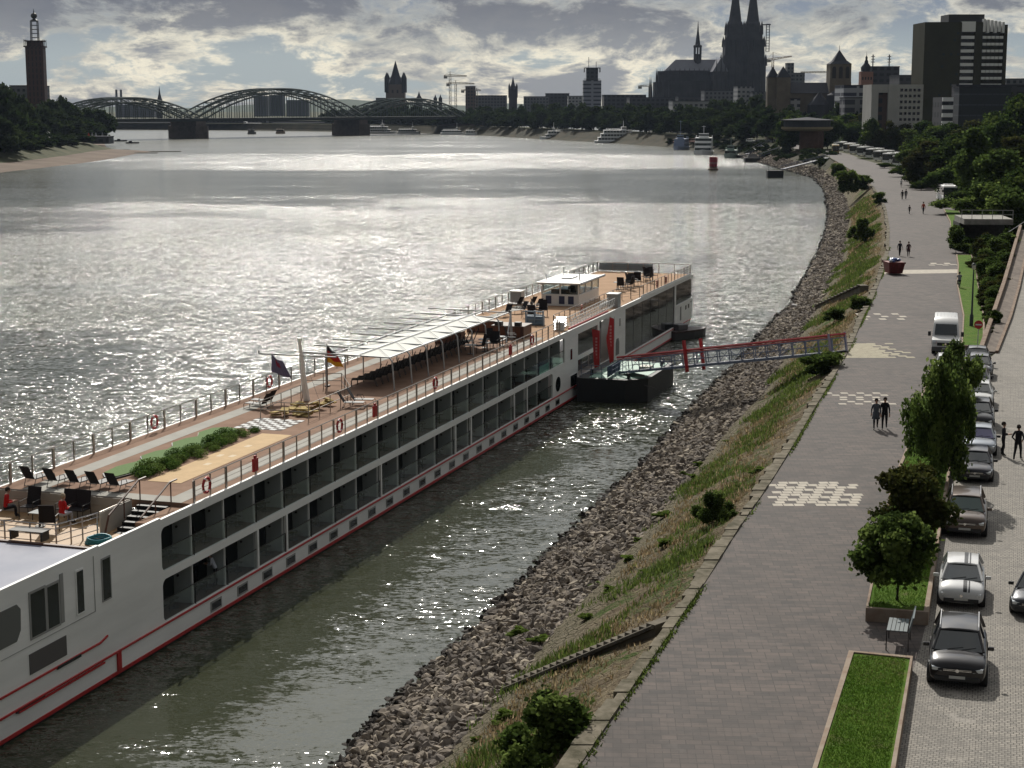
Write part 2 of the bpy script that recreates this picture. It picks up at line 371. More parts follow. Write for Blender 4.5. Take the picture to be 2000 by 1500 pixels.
def brick(name, cols, size, mortar, dirt, bw=.5, rot=0.0, mcol=(.05, .045, .04), rough=.85):
    b = Mx(name); P = b.obj(); q = b.map(P, (1 / size,) * 3, (0, 0, rot))
    br = b.n('ShaderNodeTexBrick', {'Vector': q, 'Color1': cols[0], 'Color2': cols[1], 'Mortar': mcol, 'Scale': 1.0, 'Mortar Size': mortar, 'Bias': 0.0, 'Brick Width': bw, 'Row Height': .5})
    br2 = b.n('ShaderNodeTexBrick', {'Vector': b.map(P, (1 / size,) * 3, (0, 0, rot)), 'Color1': cols[2], 'Color2': cols[3], 'Mortar': mcol, 'Scale': 1.0, 'Mortar Size': mortar, 'Bias': -.3, 'Brick Width': bw, 'Row Height': .5})
    br2.offset_frequency = 3; br2.squash_frequency = 3
    c = b.mix(b.rng(b.noise(b.map(P, (.6, 2.5, 1)), .8, 5, .7), .40, .60), br.outputs[0], br2.outputs[0])
    c = b.mix(b.math('MULTIPLY', b.rng(b.noise(P, .11, 5, .65), .42, .7), .45), c, dirt)
    c = b.mix(b.math('MULTIPLY', b.rng(b.noise(P, 3.0, 4, .7), .55, .8), .5), c, tuple(x * .55 for x in dirt))
    c = b.mix(b.math('MULTIPLY', b.rng(b.noise(b.map(P, (.25, .06, 1), (0, 0, rot + .25)), 1.0, 5, .7, .8), .50, .68), .55), c, tuple(x * .62 for x in dirt))
    c = b.mix(b.math('MULTIPLY', b.rng(b.noise(P, .9, 3, .5, .2), .66, .72), .5), c, tuple(x * 1.5 for x in dirt))
    b.set(b.p.inputs['Base Color'], c); b.set(b.p.inputs['Roughness'], rough); b.set(b.p.inputs['Specular IOR Level'], .3)
    b.set(b.p.inputs['Normal'], b.bump(br.outputs[1], -.35, .02)); return b.m
PAVE = brick('promenade_pavers', [(.092, .076, .070), (.050, .046, .045), (.115, .092, .082), (.064, .057, .055)], .72, .022, (.066, .058, .054), bw=.66, rot=R(3), mcol=(.045, .040, .037))
COBB = brick('granite_setts', [(.26, .24, .215), (.165, .155, .14), (.30, .275, .24), (.21, .195, .175)], .30, .05, (.20, .185, .165), bw=.55, rot=R(16), mcol=(.07, .065, .055))
LAWN = Mx('lawn_turf'); P3 = LAWN.obj(); n1 = LAWN.noise(P3, 1.4, 5, .7); n2 = LAWN.noise(P3, 26, 3, .7)
LAWN.set(LAWN.p.inputs['Base Color'], LAWN.mix(LAWN.rng(n1, .35, .65), LAWN.mix(n2, (.035, .085, .005), (.07, .15, .013)), LAWN.mix(n2, (.07, .13, .012), (.125, .19, .028))))
LAWN.set(LAWN.p.inputs['Base Color'], LAWN.mix(LAWN.rng(LAWN.noise(P3, .7, 5, .75, .4), .56, .70), LAWN.p.inputs['Base Color'].links[0].from_socket, (.11, .10, .045)))
LAWN.set(LAWN.p.inputs['Roughness'], .95); LAWN.set(LAWN.p.inputs['Specular IOR Level'], .1); LAWN.set(LAWN.p.inputs['Normal'], LAWN.bump(n2, .9, .06)); LAWN = LAWN.m
GND = mat('planted_ground', (.035, .045, .018), .95, col2=(.085, .08, .045), vscale=.15)
SAND = mat('river_sand', (.11, .085, .068), .95, col2=(.18, .14, .11), vscale=.05)

# --- embankment: one sheet from below the water up to the promenade wall
ys = list(np.arange(-40, 200, 1.0)) + list(np.arange(200, 520, 3.0)) + list(np.arange(520, 1000, 12.0)) + list(np.arange(1000, 2600, 40.0))
rows = []
for y in ys:
    a, r_, t = WX(y), RX(y), EX(y)
    if r_ < a + 2: r_ = a + 2
    if t < r_ + 3: t = r_ + 3
    P_ = [(a - 7, -2.6), (a - .2, -.15)] + [(a + (r_ - a) * k / 3, 2.0 * k / 3 - .1) for k in (1, 2, 3)]
    for k in range(1, 11):
        f = k / 10; P_.append((r_ + (t - r_) * f, 1.95 + 4.5 * f ** .96))
    rows.append([(x, y, z + (NOI(x, y, .9) * .13 + NOI(x, y, 2.3) * .08 + NOI(x, y, 4.1) * .05) * (1 if 4 < i < 14 else 0)) for i, (x, z) in enumerate(P_)])
m = MB(); m.v = [p for r in rows for p in r]; n = 15
for j in range(len(rows) - 1):
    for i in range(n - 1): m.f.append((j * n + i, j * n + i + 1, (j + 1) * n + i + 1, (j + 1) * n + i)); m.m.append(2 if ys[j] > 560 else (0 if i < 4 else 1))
QUAY = mat('tree_shaded_quay_masonry', (.03, .032, .02), .95, col2=(.065, .055, .036), vscale=.08)  # quay stone colour, with the shade of the trees painted into its dark tone
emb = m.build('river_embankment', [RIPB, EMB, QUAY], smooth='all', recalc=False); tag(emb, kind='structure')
uvl = emb.data.uv_layers.new(name='UVMap'); lv = np.zeros(len(emb.data.loops), dtype=int); emb.data.loops.foreach_get('vertex_index', lv)
uvs = np.stack([(lv // n) * .01, np.clip(((lv % n) - 4) / 10, 0, 1)], 1).astype(float); uvl.data.foreach_set('uv', uvs.ravel())

# --- riprap stones
rng = np.random.default_rng(3)
phi = (1 + 5 ** .5) / 2
ICO = np.array([(-1, phi, 0), (1, phi, 0), (-1, -phi, 0), (1, -phi, 0), (0, -1, phi), (0, 1, phi), (0, -1, -phi), (0, 1, -phi), (phi, 0, -1), (phi, 0, 1), (-phi, 0, -1), (-phi, 0, 1)]) / math.sqrt(1 + phi * phi)
IF = np.array([(0, 11, 5), (0, 5, 1), (0, 1, 7), (0, 7, 10), (0, 10, 11), (1, 5, 9), (5, 11, 4), (11, 10, 2), (10, 7, 6), (7, 1, 8), (3, 9, 4), (3, 4, 2), (3, 2, 6), (3, 6, 8), (3, 8, 9), (4, 9, 5), (2, 4, 11), (6, 2, 10), (8, 6, 7), (9, 8, 1)])
def rand_rot(N):
    q = rng.normal(size=(N, 4)); q /= np.linalg.norm(q, axis=1)[:, None]; a, b, c, d = q.T
    return np.stack([1 - 2 * (c * c + d * d), 2 * (b * c - a * d), 2 * (b * d + a * c), 2 * (b * c + a * d), 1 - 2 * (b * b + d * d), 2 * (c * d - a * b), 2 * (b * d - a * c), 2 * (c * d + a * b), 1 - 2 * (b * b + c * c)], 1).reshape(N, 3, 3)
def mesh_np(name, V, F, mats, mi=None):
    me = bpy.data.meshes.new(name); k = F.shape[1]
    me.vertices.add(len(V)); me.vertices.foreach_set('co', V.astype(np.float32).ravel())
    me.loops.add(F.size); me.loops.foreach_set('vertex_index', F.astype(np.int32).ravel())
    me.polygons.add(len(F)); me.polygons.foreach_set('loop_start', np.arange(0, F.size, k, dtype=np.int32))
    me.update(calc_edges=True); me.validate(); me.polygons.foreach_set('use_smooth', [False] * len(F))
    for q in mats: me.materials.append(q)
    if mi is not None: me.polygons.foreach_set('material_index', mi.astype(np.int32))
    return me
N = 38000
yy = 44 + (rng.random(N) ** 1.35) * 400; yy[-4500:] = 440 + 380 * rng.random(4500)
fr = rng.random(N) * 1.06 - .05; fr[-4500:] *= 1.5
xx = np.array([WX(y) + (RX(y) - WX(y) + .3) * f for y, f in zip(yy, fr)]) + rng.normal(size=N) * .12
zz = 2.0 * fr - .05
sz = (.10 + .15 * rng.random(N) ** 2.5) * (1 + np.clip((yy - 90) / 300, 0, 1.8))
sc = sz[:, None] * np.stack([1.3 + .5 * rng.random(N), .9 + .3 * rng.random(N), .6 + .3 * rng.random(N)], 1)
VV = ICO[None] * (1 + .28 * rng.normal(size=(N, 12, 1)).clip(-1.2, 1.2)) * sc[:, None, :]
VV = np.einsum('nij,nkj->nki', rand_rot(N), VV) * np.array([1, 1, .85]) + np.stack([xx, yy, zz + .05], 1)[:, None, :]
FF = (IF[None] + (np.arange(N) * 12)[:, None, None]).reshape(-1, 3)
ROCKS = [mat('basalt_rock_grey', (.15, .13, .113), .9, var=.35, vscale=2, bump=.2, bscale=14), mat('rock_warm', (.215, .183, .15), .9, var=.3, vscale=2), mat('rock_pale', (.34, .295, .235), .9, var=.25, vscale=2), mat('rock_wet_dark', (.04, .034, .03), .8, var=.3, vscale=2)]
ty = rng.choice(3, N, p=[.5, .38, .12]); ty[fr < .045] = 3
so_ = bpy.data.objects.new('riprap_stones', mesh_np('riprap_stones', VV.reshape(-1, 3), FF, ROCKS, np.repeat(ty, 20))); COL.objects.link(so_)
tag(so_, 'heaped grey and brown riprap stones along the water edge', 'stones', kind='stuff')

# --- grass tufts on the bank
def tufts(name, label, cond, N, mats, h0, h1, seed):
    r = np.random.default_rng(seed); vs = []; mi = []
    k = 0
    while k < N:
        y = 42 + (r.random() ** 1.5) * 330; f = r.random(); a, t = RX(y), EX(y) - 1.0; x = a + (t - a) * f
        if not cond(x, y, f, r): continue
        z = 1.95 + 4.5 * ((x - a) / (t + 1.0 - a)) ** .96; k += 1; g = 1 + max(0, y - 90) / 160
        for _ in range(4):
            an = r.random() * 6.28; h = (h0 + (h1 - h0) * r.random()) * g ** .5; wd = .035 * g
            dx, dy = math.cos(an), math.sin(an); ox, oy = r.normal() * .12 * g, r.normal() * .12 * g; ln = 1.1 * h * r.random()
            bx, by = x + ox, y + oy
            vs += [(bx - dy * wd, by + dx * wd, z - .05), (bx + dy * wd, by - dx * wd, z - .05), (bx + dx * ln, by + dy * ln, z + h)]; mi.append(r.integers(len(mats)))
    V = np.array(vs); F = np.arange(len(V)).reshape(-1, 3)
    o = bpy.data.objects.new(name, mesh_np(name, V, F, mats, np.array(mi))); COL.objects.link(o); return tag(o, label, 'grass', kind='stuff')
def leafmat(name, c, tl=.5):
    x = Mx(name); d = x.n('ShaderNodeBsdfDiffuse', {0: c}); t = x.n('ShaderNodeBsdfTranslucent', {0: tuple(min(1, q * 1.3) for q in c)})
    mxn = x.n('ShaderNodeMixShader', {0: tl}); x.nt.links.new(d.outputs[0], mxn.inputs[1]); x.nt.links.new(t.outputs[0], mxn.inputs[2]); x.nt.nodes.remove(x.p); x.nt.links.new(mxn.outputs[0], x.out.inputs[0]); return x.m
EW = None
GR = [leafmat('grass_green_a', (.066, .098, .022)), leafmat('grass_green_b', (.095, .125, .03)), leafmat('grass_green_c', (.048, .07, .02))]
DR = [leafmat('grass_dry_a', (.25, .195, .115)), leafmat('grass_dry_b', (.15, .105, .06)), leafmat('grass_dry_c', (.115, .095, .05))]
tufts('bank_grass', 'green grass and weeds growing on the sloping bank', lambda x, y, f, r: NOI(x, y, .23) + NOI(x, y, .61) * .6 + r.random() * .6 + math.sin(f ** 1.4 * 3.14) * .8 > 1.05, 20000, GR, .06, .30, 5)
tufts('dry_bank_grass', 'dry yellow brown grass on the sloping bank', lambda x, y, f, r: f > .22 and NOI(x + 40, y, .19) + r.random() > .45, 11000, DR, .05, .20, 6)

r = np.random.default_rng(9); N = 5200; y = 42 + r.random(N) ** 1.3 * 190; k_ = (np.sin(y * .35) + np.sin(y * .13 + 1) + r.random(N) * 1.4) > .9; y = y[k_]; N = len(y)
x = np.array([EX(q) for q in y]) + .16 + np.abs(r.normal(size=N)) * .07; an = r.random(N) * 6.283; h = .06 + .14 * r.random(N); dx, dy = np.cos(an), np.sin(an)
V = np.stack([np.stack([x - dy * .035, y + dx * .035, np.full(N, 6.5)], 1), np.stack([x + dy * .035, y - dx * .035, np.full(N, 6.5)], 1), np.stack([x + dx * h, y + dy * h, 6.5 + h], 1)], 1)
o = bpy.data.objects.new('joint_weeds', mesh_np('joint_weeds', V.reshape(-1, 3), np.arange(N * 3).reshape(-1, 3), GR[:2], r.integers(2, size=N))); COL.objects.link(o); tag(o, 'thin line of weeds in the joint between coping wall and promenade', 'weeds', kind='stuff')
# --- promenade, cobbled road and the planted ground behind
PL = [(6.4, 36), (8.3, 44.3), (11.3, 54.6), (12.9, 59.4), (19.0, 82), (22.3, 93), (30.0, 119), (34.5, 129.1), (39.5, 148.1), (51.0, 195), (60.5, 233), (76.6, 300), (86, 345), (95, 400), (112, 520), (135, 800)]
PLX = fx([(-14, -40)] + PL)
QL = [(-12, -40), (10.5, 44.3), (13.3, 54.0), (14.9, 58.8), (21.3, 80.8), (23.8, 87.6), (32.5, 118), (36.4, 126.4), (41.0, 139.6), (50.2, 167.7), (58.0, 191.7), (73, 240), (90, 290)]
LRX = fx([(35, 120), (36.4, 129), (42.9, 154), (48.7, 176.6), (54.7, 200), (57.4, 211)]); RWX = fx([(34.6, 123), (41.2, 143.7), (47.2, 161.9), (57.0, 192.0), (64.3, 214.5), (75, 248)])
QX = fx(QL)
m = MB(); ya = [y for y in ys if y <= 800]
for a, b in zip(ya[:-1], ya[1:]):
    m.quad((EX(a) - .1, a, 6.5), (max(PLX(a), EX(a) + 8) + 1.5, a, 6.5), (max(PLX(b), EX(b) + 8) + 1.5, b, 6.5), (EX(b) - .1, b, 6.5))
tag(m.build('promenade', PAVE), kind='structure')
m = MB(); yb = np.arange(-30, 285, 3.0)
RZ = lambda y: 6.504 + max(0, y - 127) * .03
for a, b in zip(yb[:-1], yb[1:]): m.quad((QX(a), a, RZ(a)), (QX(a) + 16, a, RZ(a)), (QX(b) + 16, b, RZ(b)), (QX(b), b, RZ(b)))
tag(m.build('cobbled_road', COBB), kind='structure')
m = MB(); ygr = [y for y in ys]
def gz(x, y, d):
    base = 6.46 + max(0, min(5.5, (d - 12) * .10)); return base
cols = [0, 6, 20, 40, 80, 160, 400, 1000, 4000]
rows = [[(max(PLX(y), EX(y) + (8 if y < 560 else 2)) + d * (1 if d else 0), y, 6.47 if d < 30 and y < 300 else 6.47 + min(5, max(0, d - 25) * .12)) for d in cols] for y in ygr if y < 2600]
n = len(cols)
for j in range(len(rows) - 1):
    b0 = len(m.v)
m.v = [p for r in rows for p in r]
for j in range(len(rows) - 1):
    for i in range(n - 1): m.f.append((j * n + i, j * n + i + 1, (j + 1) * n + i + 1, (j + 1) * n + i)); m.m.append(0)
tag(m.build('ground', GND, recalc=False), kind='structure')
# ground between the bank top and the promenade's end, further upriver
m = MB()
for a, b in zip([y for y in ys if y >= 560][:-1], [y for y in ys if y >= 560][1:]):
    m.quad((EX(a) - .5, a, 6.466), (EX(a) + 30, a, 6.466), (EX(b) + 30, b, 6.466), (EX(b) - .5, b, 6.466))
tag(m.build('riverside_ground', GND), kind='structure')
# low stone wall crowning the bank
m = MB(); yc = list(np.cumsum(np.random.default_rng(8).uniform(.6, 1.3, 250)) - 40); yc += list(np.arange(yc[-1], 470, 2.2)); cr = random.Random(5)
for i, (a, b) in enumerate(zip(yc[:-1], yc[1:])):
    j = .03 * math.sin(i * 2.3)
    wl = .38 + .08 * math.sin(a * .31) + cr.uniform(-.13, .13); zt = 6.57 + cr.uniform(-.035, .04)
    m.prism([(EX(a) - wl - j, a + .004), (EX(a) + .12, a + .004), (EX(b) + .12, b - .004), (EX(b) - wl - j, b - .004)], 6.0, zt)
COP = mat('mossy_coping_stone', (.07, .064, .042), .95, col2=(.20, .175, .135), vscale=1.3, bump=.4, bscale=6)
tag(m.build('coping_wall', COP), 'long low mossy stone coping wall between bank and promenade', 'wall')
# weeds in the joint at the foot of the wall
# pale paver patterns laid in the promenade
INL = mat('pale_pavers', (.42, .385, .33), .85, var=.15, vscale=2)
INL2 = mat('yellowish_pavers', (.34, .31, .235), .85, var=.12, vscale=2)
def inlay(name, x0, x1, y0, y1, keep, bw=.92, rp=.33, k=.06, matl=INL, kh=.03):
    m = MB(); r = 0; y = y0
    while y < y1:
        i = 0; x = x0 + (r % 3) * bw * .36 - bw
        while x < x1 + bw:
            if keep(i, r, x, y, (x - x0) / (x1 - x0), (y - y0) / (y1 - y0)): m.quad((x, y, 6.504), (x + bw - k, y, 6.504), (x + bw - k, y + rp - kh, 6.504), (x, y + rp - kh, 6.504))
            x += bw; i += 1
        y += rp; r += 1
    if matl is INL2 and k > .02: m.v = [(a, b, 6.508) for a, b, c in m.v]
    tag(m.build(name, matl), kind='structure')
pat = lambda i, r: ((i * 2 + r) % 3) != 0
def edge(i, r, u, v): return u > .04 * ((r * 7) % 5) and u < 1 - .05 * ((r * 3) % 4)
inlay('paving_inlay', 11.7, 16.7, 77.2, 82.0, lambda i, r, x, y, u, v: (i + 2 * r) % 5 != 0 and edge(i, r, u, v) and x > EX(y) + .1, bw=.50, rp=.52, k=.05, kh=.07)
inlay('paving_inlay', 19.9, 24.1, 104.3, 108.4, lambda i, r, x, y, u, v: (i + r) % 2 == 0 and r % 1 == 0 and edge(i, r, u, v), bw=.52, rp=.80, k=.05, kh=.36)
inlay('paving_inlay', 25.0, 27.0, 124.0, 131.2, lambda i, r, x, y, u, v: x > EX(y) - .3, bw=.66, rp=.55, k=.01, matl=INL2)
inlay('paving_inlay', 27.05, 29.2, 124.0, 131.2, lambda i, r, x, y, u, v: (i + r) % 2 == 0 and u < 1.1 - .1 * ((r * 5) % 4) and u > -.1, bw=.7, rp=.6, k=.05, matl=INL2)
inlay('paving_inlay', 31.2, 33.5, 146.5, 151.5, lambda i, r, x, y, u, v: (i + r) % 2 == 0 and r % 2 == 0, bw=.8, rp=.9, k=.2)
inlay('paving_inlay', 49.3, 51.6, 196.8, 200, lambda i, r, x, y, u, v: (i + r) % 2 == 0, bw=.8, rp=.8, k=.1)
m = MB(); a = gp(1722, 535.5, 6.505); b = gp(1875, 533, 6.505); c_ = gp(1875, 526, 6.505); d = gp(1724, 527.5, 6.505); m.quad(a, b, c_, d); tag(m.build('paving_strip', INL), kind='structure')
# --- opposite bank
SHX = fx([(-230, -400), (-200, 200), (-191, 500), (-189, 631), (-184, 724), (-186, 800), (-192, 880), (-190, 912), (-218, 925), (-262, 1101), (-316, 1180), (-600, 1450), (-1500, 1600), (-6000, 2200)])
m = MB(); yl = list(np.arange(-200, 800, 30)) + list(np.arange(800, 960, 5)) + list(np.arange(960, 1300, 20)) + list(np.arange(1300, 2200, 60)); prof = [(3, -1), (0, .02), (-9, .7), (-22, 1.3), (-34, 4.5), (-50, 6), (-200, 7), (-4000, 7)]
m.v = [(SHX(y) + d, y, z) for y in yl for d, z in prof]; n = len(prof)
for j in range(len(yl) - 1):
    for i in range(n - 1): m.f.append((j * n + i, j * n + i + 1, (j + 1) * n + i + 1, (j + 1) * n + i)); m.m.append(0 if i < 3 else 1)
tag(m.build('opposite_bank', [SAND, GND], smooth='all', recalc=False), kind='structure')
for y0, l, w_ in ((907, 17, 1.2), (880, 12, 1.0), (940, 14, 1.4)):
    m = MB(); x0 = SHX(y0) - 2; m.prism([(x0, y0 - w_), (x0 + l, y0 - .2), (x0 + l, y0 + .2), (x0, y0 + w_)], -.5, .35); tag(m.build('stone_groyne', STONE), {907: 'longest low stone groyne, pointing out from the sandy spit', 880: 'short low groyne, nearest of the three on the beach', 940: 'dark low groyne just beyond the sandy spit'}[y0], 'groyne')
# far land behind the bridge and hills on the horizon
m = MB(); m.quad((-6000, 1950, 6.4), (5000, 1950, 6.4), (5000, 5300, 6.4), (-6000, 5300, 6.4)); tag(m.build('far_ground', GND), kind='structure')
m = MB(); pts = [(-2400 + i * 85, 4600 + 150 * math.sin(i * .3)) for i in range(60)]
for i in range(59):
    h = lambda k: 22 + 9 * math.sin(k * .33) + 6 * math.sin(k * .9) + 3 * math.sin(k * 2.3); (x0, y0), (x1, y1) = pts[i], pts[i + 1]
    m.quad((x0, y0 - 700, 0), (x1, y1 - 700, 0), (x1, y1, h(i + 1)), (x0, y0, h(i))); m.quad((x0, y0, h(i)), (x1, y1, h(i + 1)), (x1, y1 + 700, 0), (x0, y0 + 700, 0))
tag(m.build('hills', mat('far_woodland', (.05, .07, .05), .95), smooth='all', recalc=False), kind='structure')
# ================================================================ river cruise ship (local u along the hull, v across it, z up)
SA = math.atan2(.9528, .3037); SO = (-21.5, 59.33, 0.0)
def sh(u, v, z=0.0): return (SO[0] + u * .3037 - v * .9528, SO[1] + u * .9528 + v * .3037, z)
SW = 11.2
ship = thing('river_cruise_ship', 'long white river cruise ship with open sun deck moored at the pontoon', 'cruise ship', SO, SA)
def part(mb, name, mats, par=None, **k): return mb.build(name, mats, par or ship, **k)
def g(u):
    t = [(-8, .0), (136, 0), (138, .12), (140, .55), (141.5, 1.3), (142.8, 2.4), (143.7, 3.8), (144.1, 5.6)]
    return float(np.interp(u, [a for a, _ in t], [b for _, b in t]))
HU = [-7, 17.5, 60, 100, 130, 136, 138, 139, 140, 141, 142, 142.8, 143.4, 143.9]
def hring(u, z, dz=0.0, sc=1.0):
    d = g(u); return d
def hullband(z0, z1, off0, off1, rake0=0.0, rake1=0.0):
    m = MB(); L = []; 
    for z, off, rk in ((z0, off0, rake0), (z1, off1, rake1)):
        near = [(u - rk * max(0, (u - 120)) / 24, g(u) - off, z) for u in HU]
        far_ = [(u - rk * max(0, (u - 120)) / 24, SW - g(u) + off, z) for u in reversed(HU)]
        L.append(near + far_)
    n = len(L[0]); m.add(L[0] + L[1], [(i, (i + 1) % n, n + (i + 1) % n, n + i) for i in range(n)] + [tuple(reversed(range(n))), tuple(range(n, 2 * n))]); return m
part(hullband(-1.3, .10, -.4, .0, 9, 3), 'hull_bottom', BLACK)
part(hullband(.101, .26, .03, .03, 3, 2.6), 'boot_stripe', RED)
part(hullband(.262, 1.08, .0, .0, 2.6, 0), 'hull_side', HULLW)
m = MB(); m.box(4.5, 13.3, -.07, 0, 1.09, 1.17); m.box(13.55, 89.5, -.07, 0, 1.09, 1.17); m.box(101, 137, -.07, 0, 1.09, 1.15)
m.vprism([(4.6, 2.0), (12.0, 2.0), (12.6, 2.14), (12.6, 2.06), (12.0, 1.92), (4.6, 1.92)], -.06, 0, 'y'); m.cbox((9, -.05, 1.0), (6.5, .06, .08)); m.box(13.3, 13.62, -.075, 0, .26, 1.17); m.box(89.2, 89.5, -.05, .0, .26, 1.08)
part(m, 'rubbing_strake', RED)
m = MB(); m.box(5.6, 7.6, -.07, -.002, 1.0, 1.13); m.box(8.6, 10.4, -.075, -.002, 1.86, 1.99); m.sbuild('rubber_fender_strip', BLACK, ship)
# side walls
WT = .16
m = MB()
for u0, u1, z0, z1 in ((-7, 17.55, 1.08, 6.2), (17.55, 138, 5.70, 6.12), (17.55, 85.3, 3.24, 3.62), (81.8, 85.3, 1.08, 3.24), (17.55, 81.8, 1.08, 1.20), (85.3, 89.5, 1.08, 5.70),
                       (89.5, 96.2, 3.22, 3.55), (89.5, 100.8, 1.08, 1.75), (96.2, 96.7, 1.75, 5.70), (89.5, 96.2, 5.5, 5.70), (100.8, 106.4, 1.08, 5.70), (106.4, 128.5, 1.08, 1.25), (128.5, 129.1, 1.08, 5.70), (129.1, 137.6, 1.08, 3.45)):
    m.box(u0, u1, 0, WT, z0, z1)
    m.box(u0, u1, SW - WT, SW, z0, z1)
m.box(-7, 12.2, 0.0, .16, 6.2, 6.26)
# rounded corners of the balcony openings
for (uc, zc, su, sz_) in ((17.55, 5.70, 1, -1), (17.55, 3.62, 1, 1), (17.55, 3.24, 1, -1), (17.55, 1.20, 1, 1), (85.3, 5.7, -1, -1), (81.8, 3.24, -1, -1)):
    pr = [(uc, zc)] + [(uc + su * .35 * (1 - math.sin(a)), zc + sz_ * .35 * (1 - math.cos(a))) for a in np.linspace(0, math.pi / 2, 6)]
    m.vprism(pr, .003, WT - .003, 'y')
part(m, 'side_wall', HULLW)
m = MB(); m.box(137.55, 137.7, .16, SW - .16, 3.46, 6.05); m.box(-7.1, -7, 0, SW, 1.08, 6.2)
L = [(u, g(u), 0) for u in HU if u >= 136]
pts = [(u, g(u)) for u in HU if u > 136] + [(u, SW - g(u)) for u in reversed([q for q in HU if q > 136])]
m.prism([(137.6, 0.02)] + pts + [(137.6, SW - .02)], 1.081, 3.3); part(m, 'bow_housing', HULLW)
m = MB(); m.prism([(137.75, .1)] + [(u, g(u) + .1) for u in HU if u > 137.9] + [(u, SW - g(u) - .1) for u in reversed([q for q in HU if q > 137.9])] + [(137.75, SW - .1)], 3.302, 3.33); part(m, 'bow_terrace_floor', mat('bow_deck', (.18, .15, .12), .7))
m = MB(); m.cbox((140.55, g(140.55) - .06, 2.1), (1.0, .1, 1.9), rz=math.atan2(.5, 1.2)); m.cbox((142.0, g(142.0) - .05, 2.1), (1.2, .1, 1.9), rz=math.atan2(1.1, 1.3)); m.sbuild('mooring_opening', BLACK, ship)
m = MB(); m.box(131.3, 131.9, -.02, .0, 1.6, 3.1); part(m, 'service_door', mat('grey_door', (.16, .16, .16), .5))
m = MB(); m.box(134.0, 134.6, -.015, 0, 2.5, 2.95); m.box(135.5, 136.1, -.015, 0, 2.5, 2.95); m.box(136.6, 137.4, -.015, 0, 3.05, 3.12); m.sbuild('vent_grille', DARKM, ship)
m = MB()
rp = [(u, g(u) + .12, 3.3) for u in HU if u >= 138] + [(u, SW - g(u) - .12, 3.3) for u in reversed([q for q in HU if q >= 138])]
for h in (.55, 1.1): m.tube([(a, b, c + h) for a, b, c in rp], .025, 4)
for a, b, c in rp[::1]: m.tube([(a, b, c), (a, b, c + 1.1)], .03, 4)
part(m, 'bow_railing', ALU)
# plain-side windows and panels of the aft wall
def win(name, u0, u1, z0, z1, fr=.07, sk=0.0, frame=HULLW):
    m = MB(); m.vprism([(u0 - fr, z0 - fr), (u1 + fr, z0 - fr), (u1 + fr, z1 + fr), (u0 - fr, z1 + fr)], -.035, -.001, 'y'); f = part(m, name, frame)
    m = MB(); m.vprism([(u0, z0), (u1, z0), (u1, z1), (u0, z1)], -.042, -.036, 'y'); m.build('pane', GLASSD, f); return f
FRG = mat('grey_window_frame', (.30, .30, .29), .5)
win('cabin_window', 6.95, 7.95, 3.75, 5.55, .1, frame=FRG); win('cabin_window', 8.15, 8.95, 3.75, 5.5, .1, frame=FRG)
win('cabin_window', 10.35, 10.85, 3.75, 5.55); win('cabin_window', 12.4, 13.0, 3.75, 5.55, frame=FRG)
m = MB(); m.box(9.1, 9.35, -.03, -.002, 3.7, 5.8); m.box(9.85, 11.75, -.02, -.002, 3.44, 3.47); m.box(11.72, 11.75, -.02, -.002, 3.47, 5.9); m.box(4.8, 9.85, -.02, -.002, 3.44, 3.46); part(m, 'hull_seam', mat('seam_grey', (.28, .28, .27), .6))
m = MB(); m.box(6.7, 9.4, -.03, -.001, 2.25, 3.1); part(m, 'louvre_panel', mat('louvre_brown_grey', (.10, .092, .09), .6))
m = MB(); m.vprism([(3.6, 3.9), (5.9, 3.9), (6.2, 4.3), (6.25, 5.15), (6.0, 5.4), (3.6, 5.4)], -.03, -.001, 'y'); part(m, 'wide_side_window', mat('side_window_grey', (.13, .135, .13), .25))
win('portholed_window', 87.0, 87.55, 3.6, 4.5, .04); win('mooring_window', 87.1, 89.1, 1.25, 2.2, .02)
def oval(name, u, z, a, b):
    m = MB(); P = [(u + a * math.cos(t), z + b * math.sin(t)) for t in np.linspace(0, 2 * math.pi, 22)[:-1]]; m.vprism(P, -.02, -.001, 'y'); return part(m, name, GLASSD)
oval('oval_window', 83.35, 2.1, .72, .62)
win('slit_window', 104.0, 104.3, 4.4, 5.1, .03)
m = MB(); m.vprism([(102.7, 1.75), (104.0, 1.75), (104.0, 2.9), (103.7, 3.3), (103.0, 3.3), (102.7, 2.9)], -.02, -.001, 'y'); part(m, 'side_door', mat('side_door_grey', (.14, .14, .14), .4))
# lower band port lights
for k in range(22):
    u = 22.2 + k * 2.88
    f = win('port_light', u, u + .95, .46, .80, .09, frame=FRG)
# lobby and lounge glazing
m = MB(); m.box(89.5, 96.2, .12, .14, 3.55, 5.5); m.box(89.5, 96.2, .9, .92, 1.75, 3.22); m.box(96.7, 100.8, .9, .92, 1.75, 5.7); part(m, 'lobby_glazing', GLASSD)
oval('lobby_roundel', 92.2, 4.95, 1.15, .5).location.y = .135
m = MB(); m.box(106.4, 128.5, .10, .14, 1.25, 5.70); part(m, 'lounge_window', GLASSD)
m = MB(); m.box(129.1, 137.55, .10, .14, 3.45, 5.70); part(m, 'lounge_window', GLASSD)
m = MB()
for k in range(1, 6): m.box(106.4 + 3.68 * k - .02, 106.4 + 3.68 * k + .02, .085, .099, 1.25, 5.70)
m.sbuild('mullion', DARKM, ship)
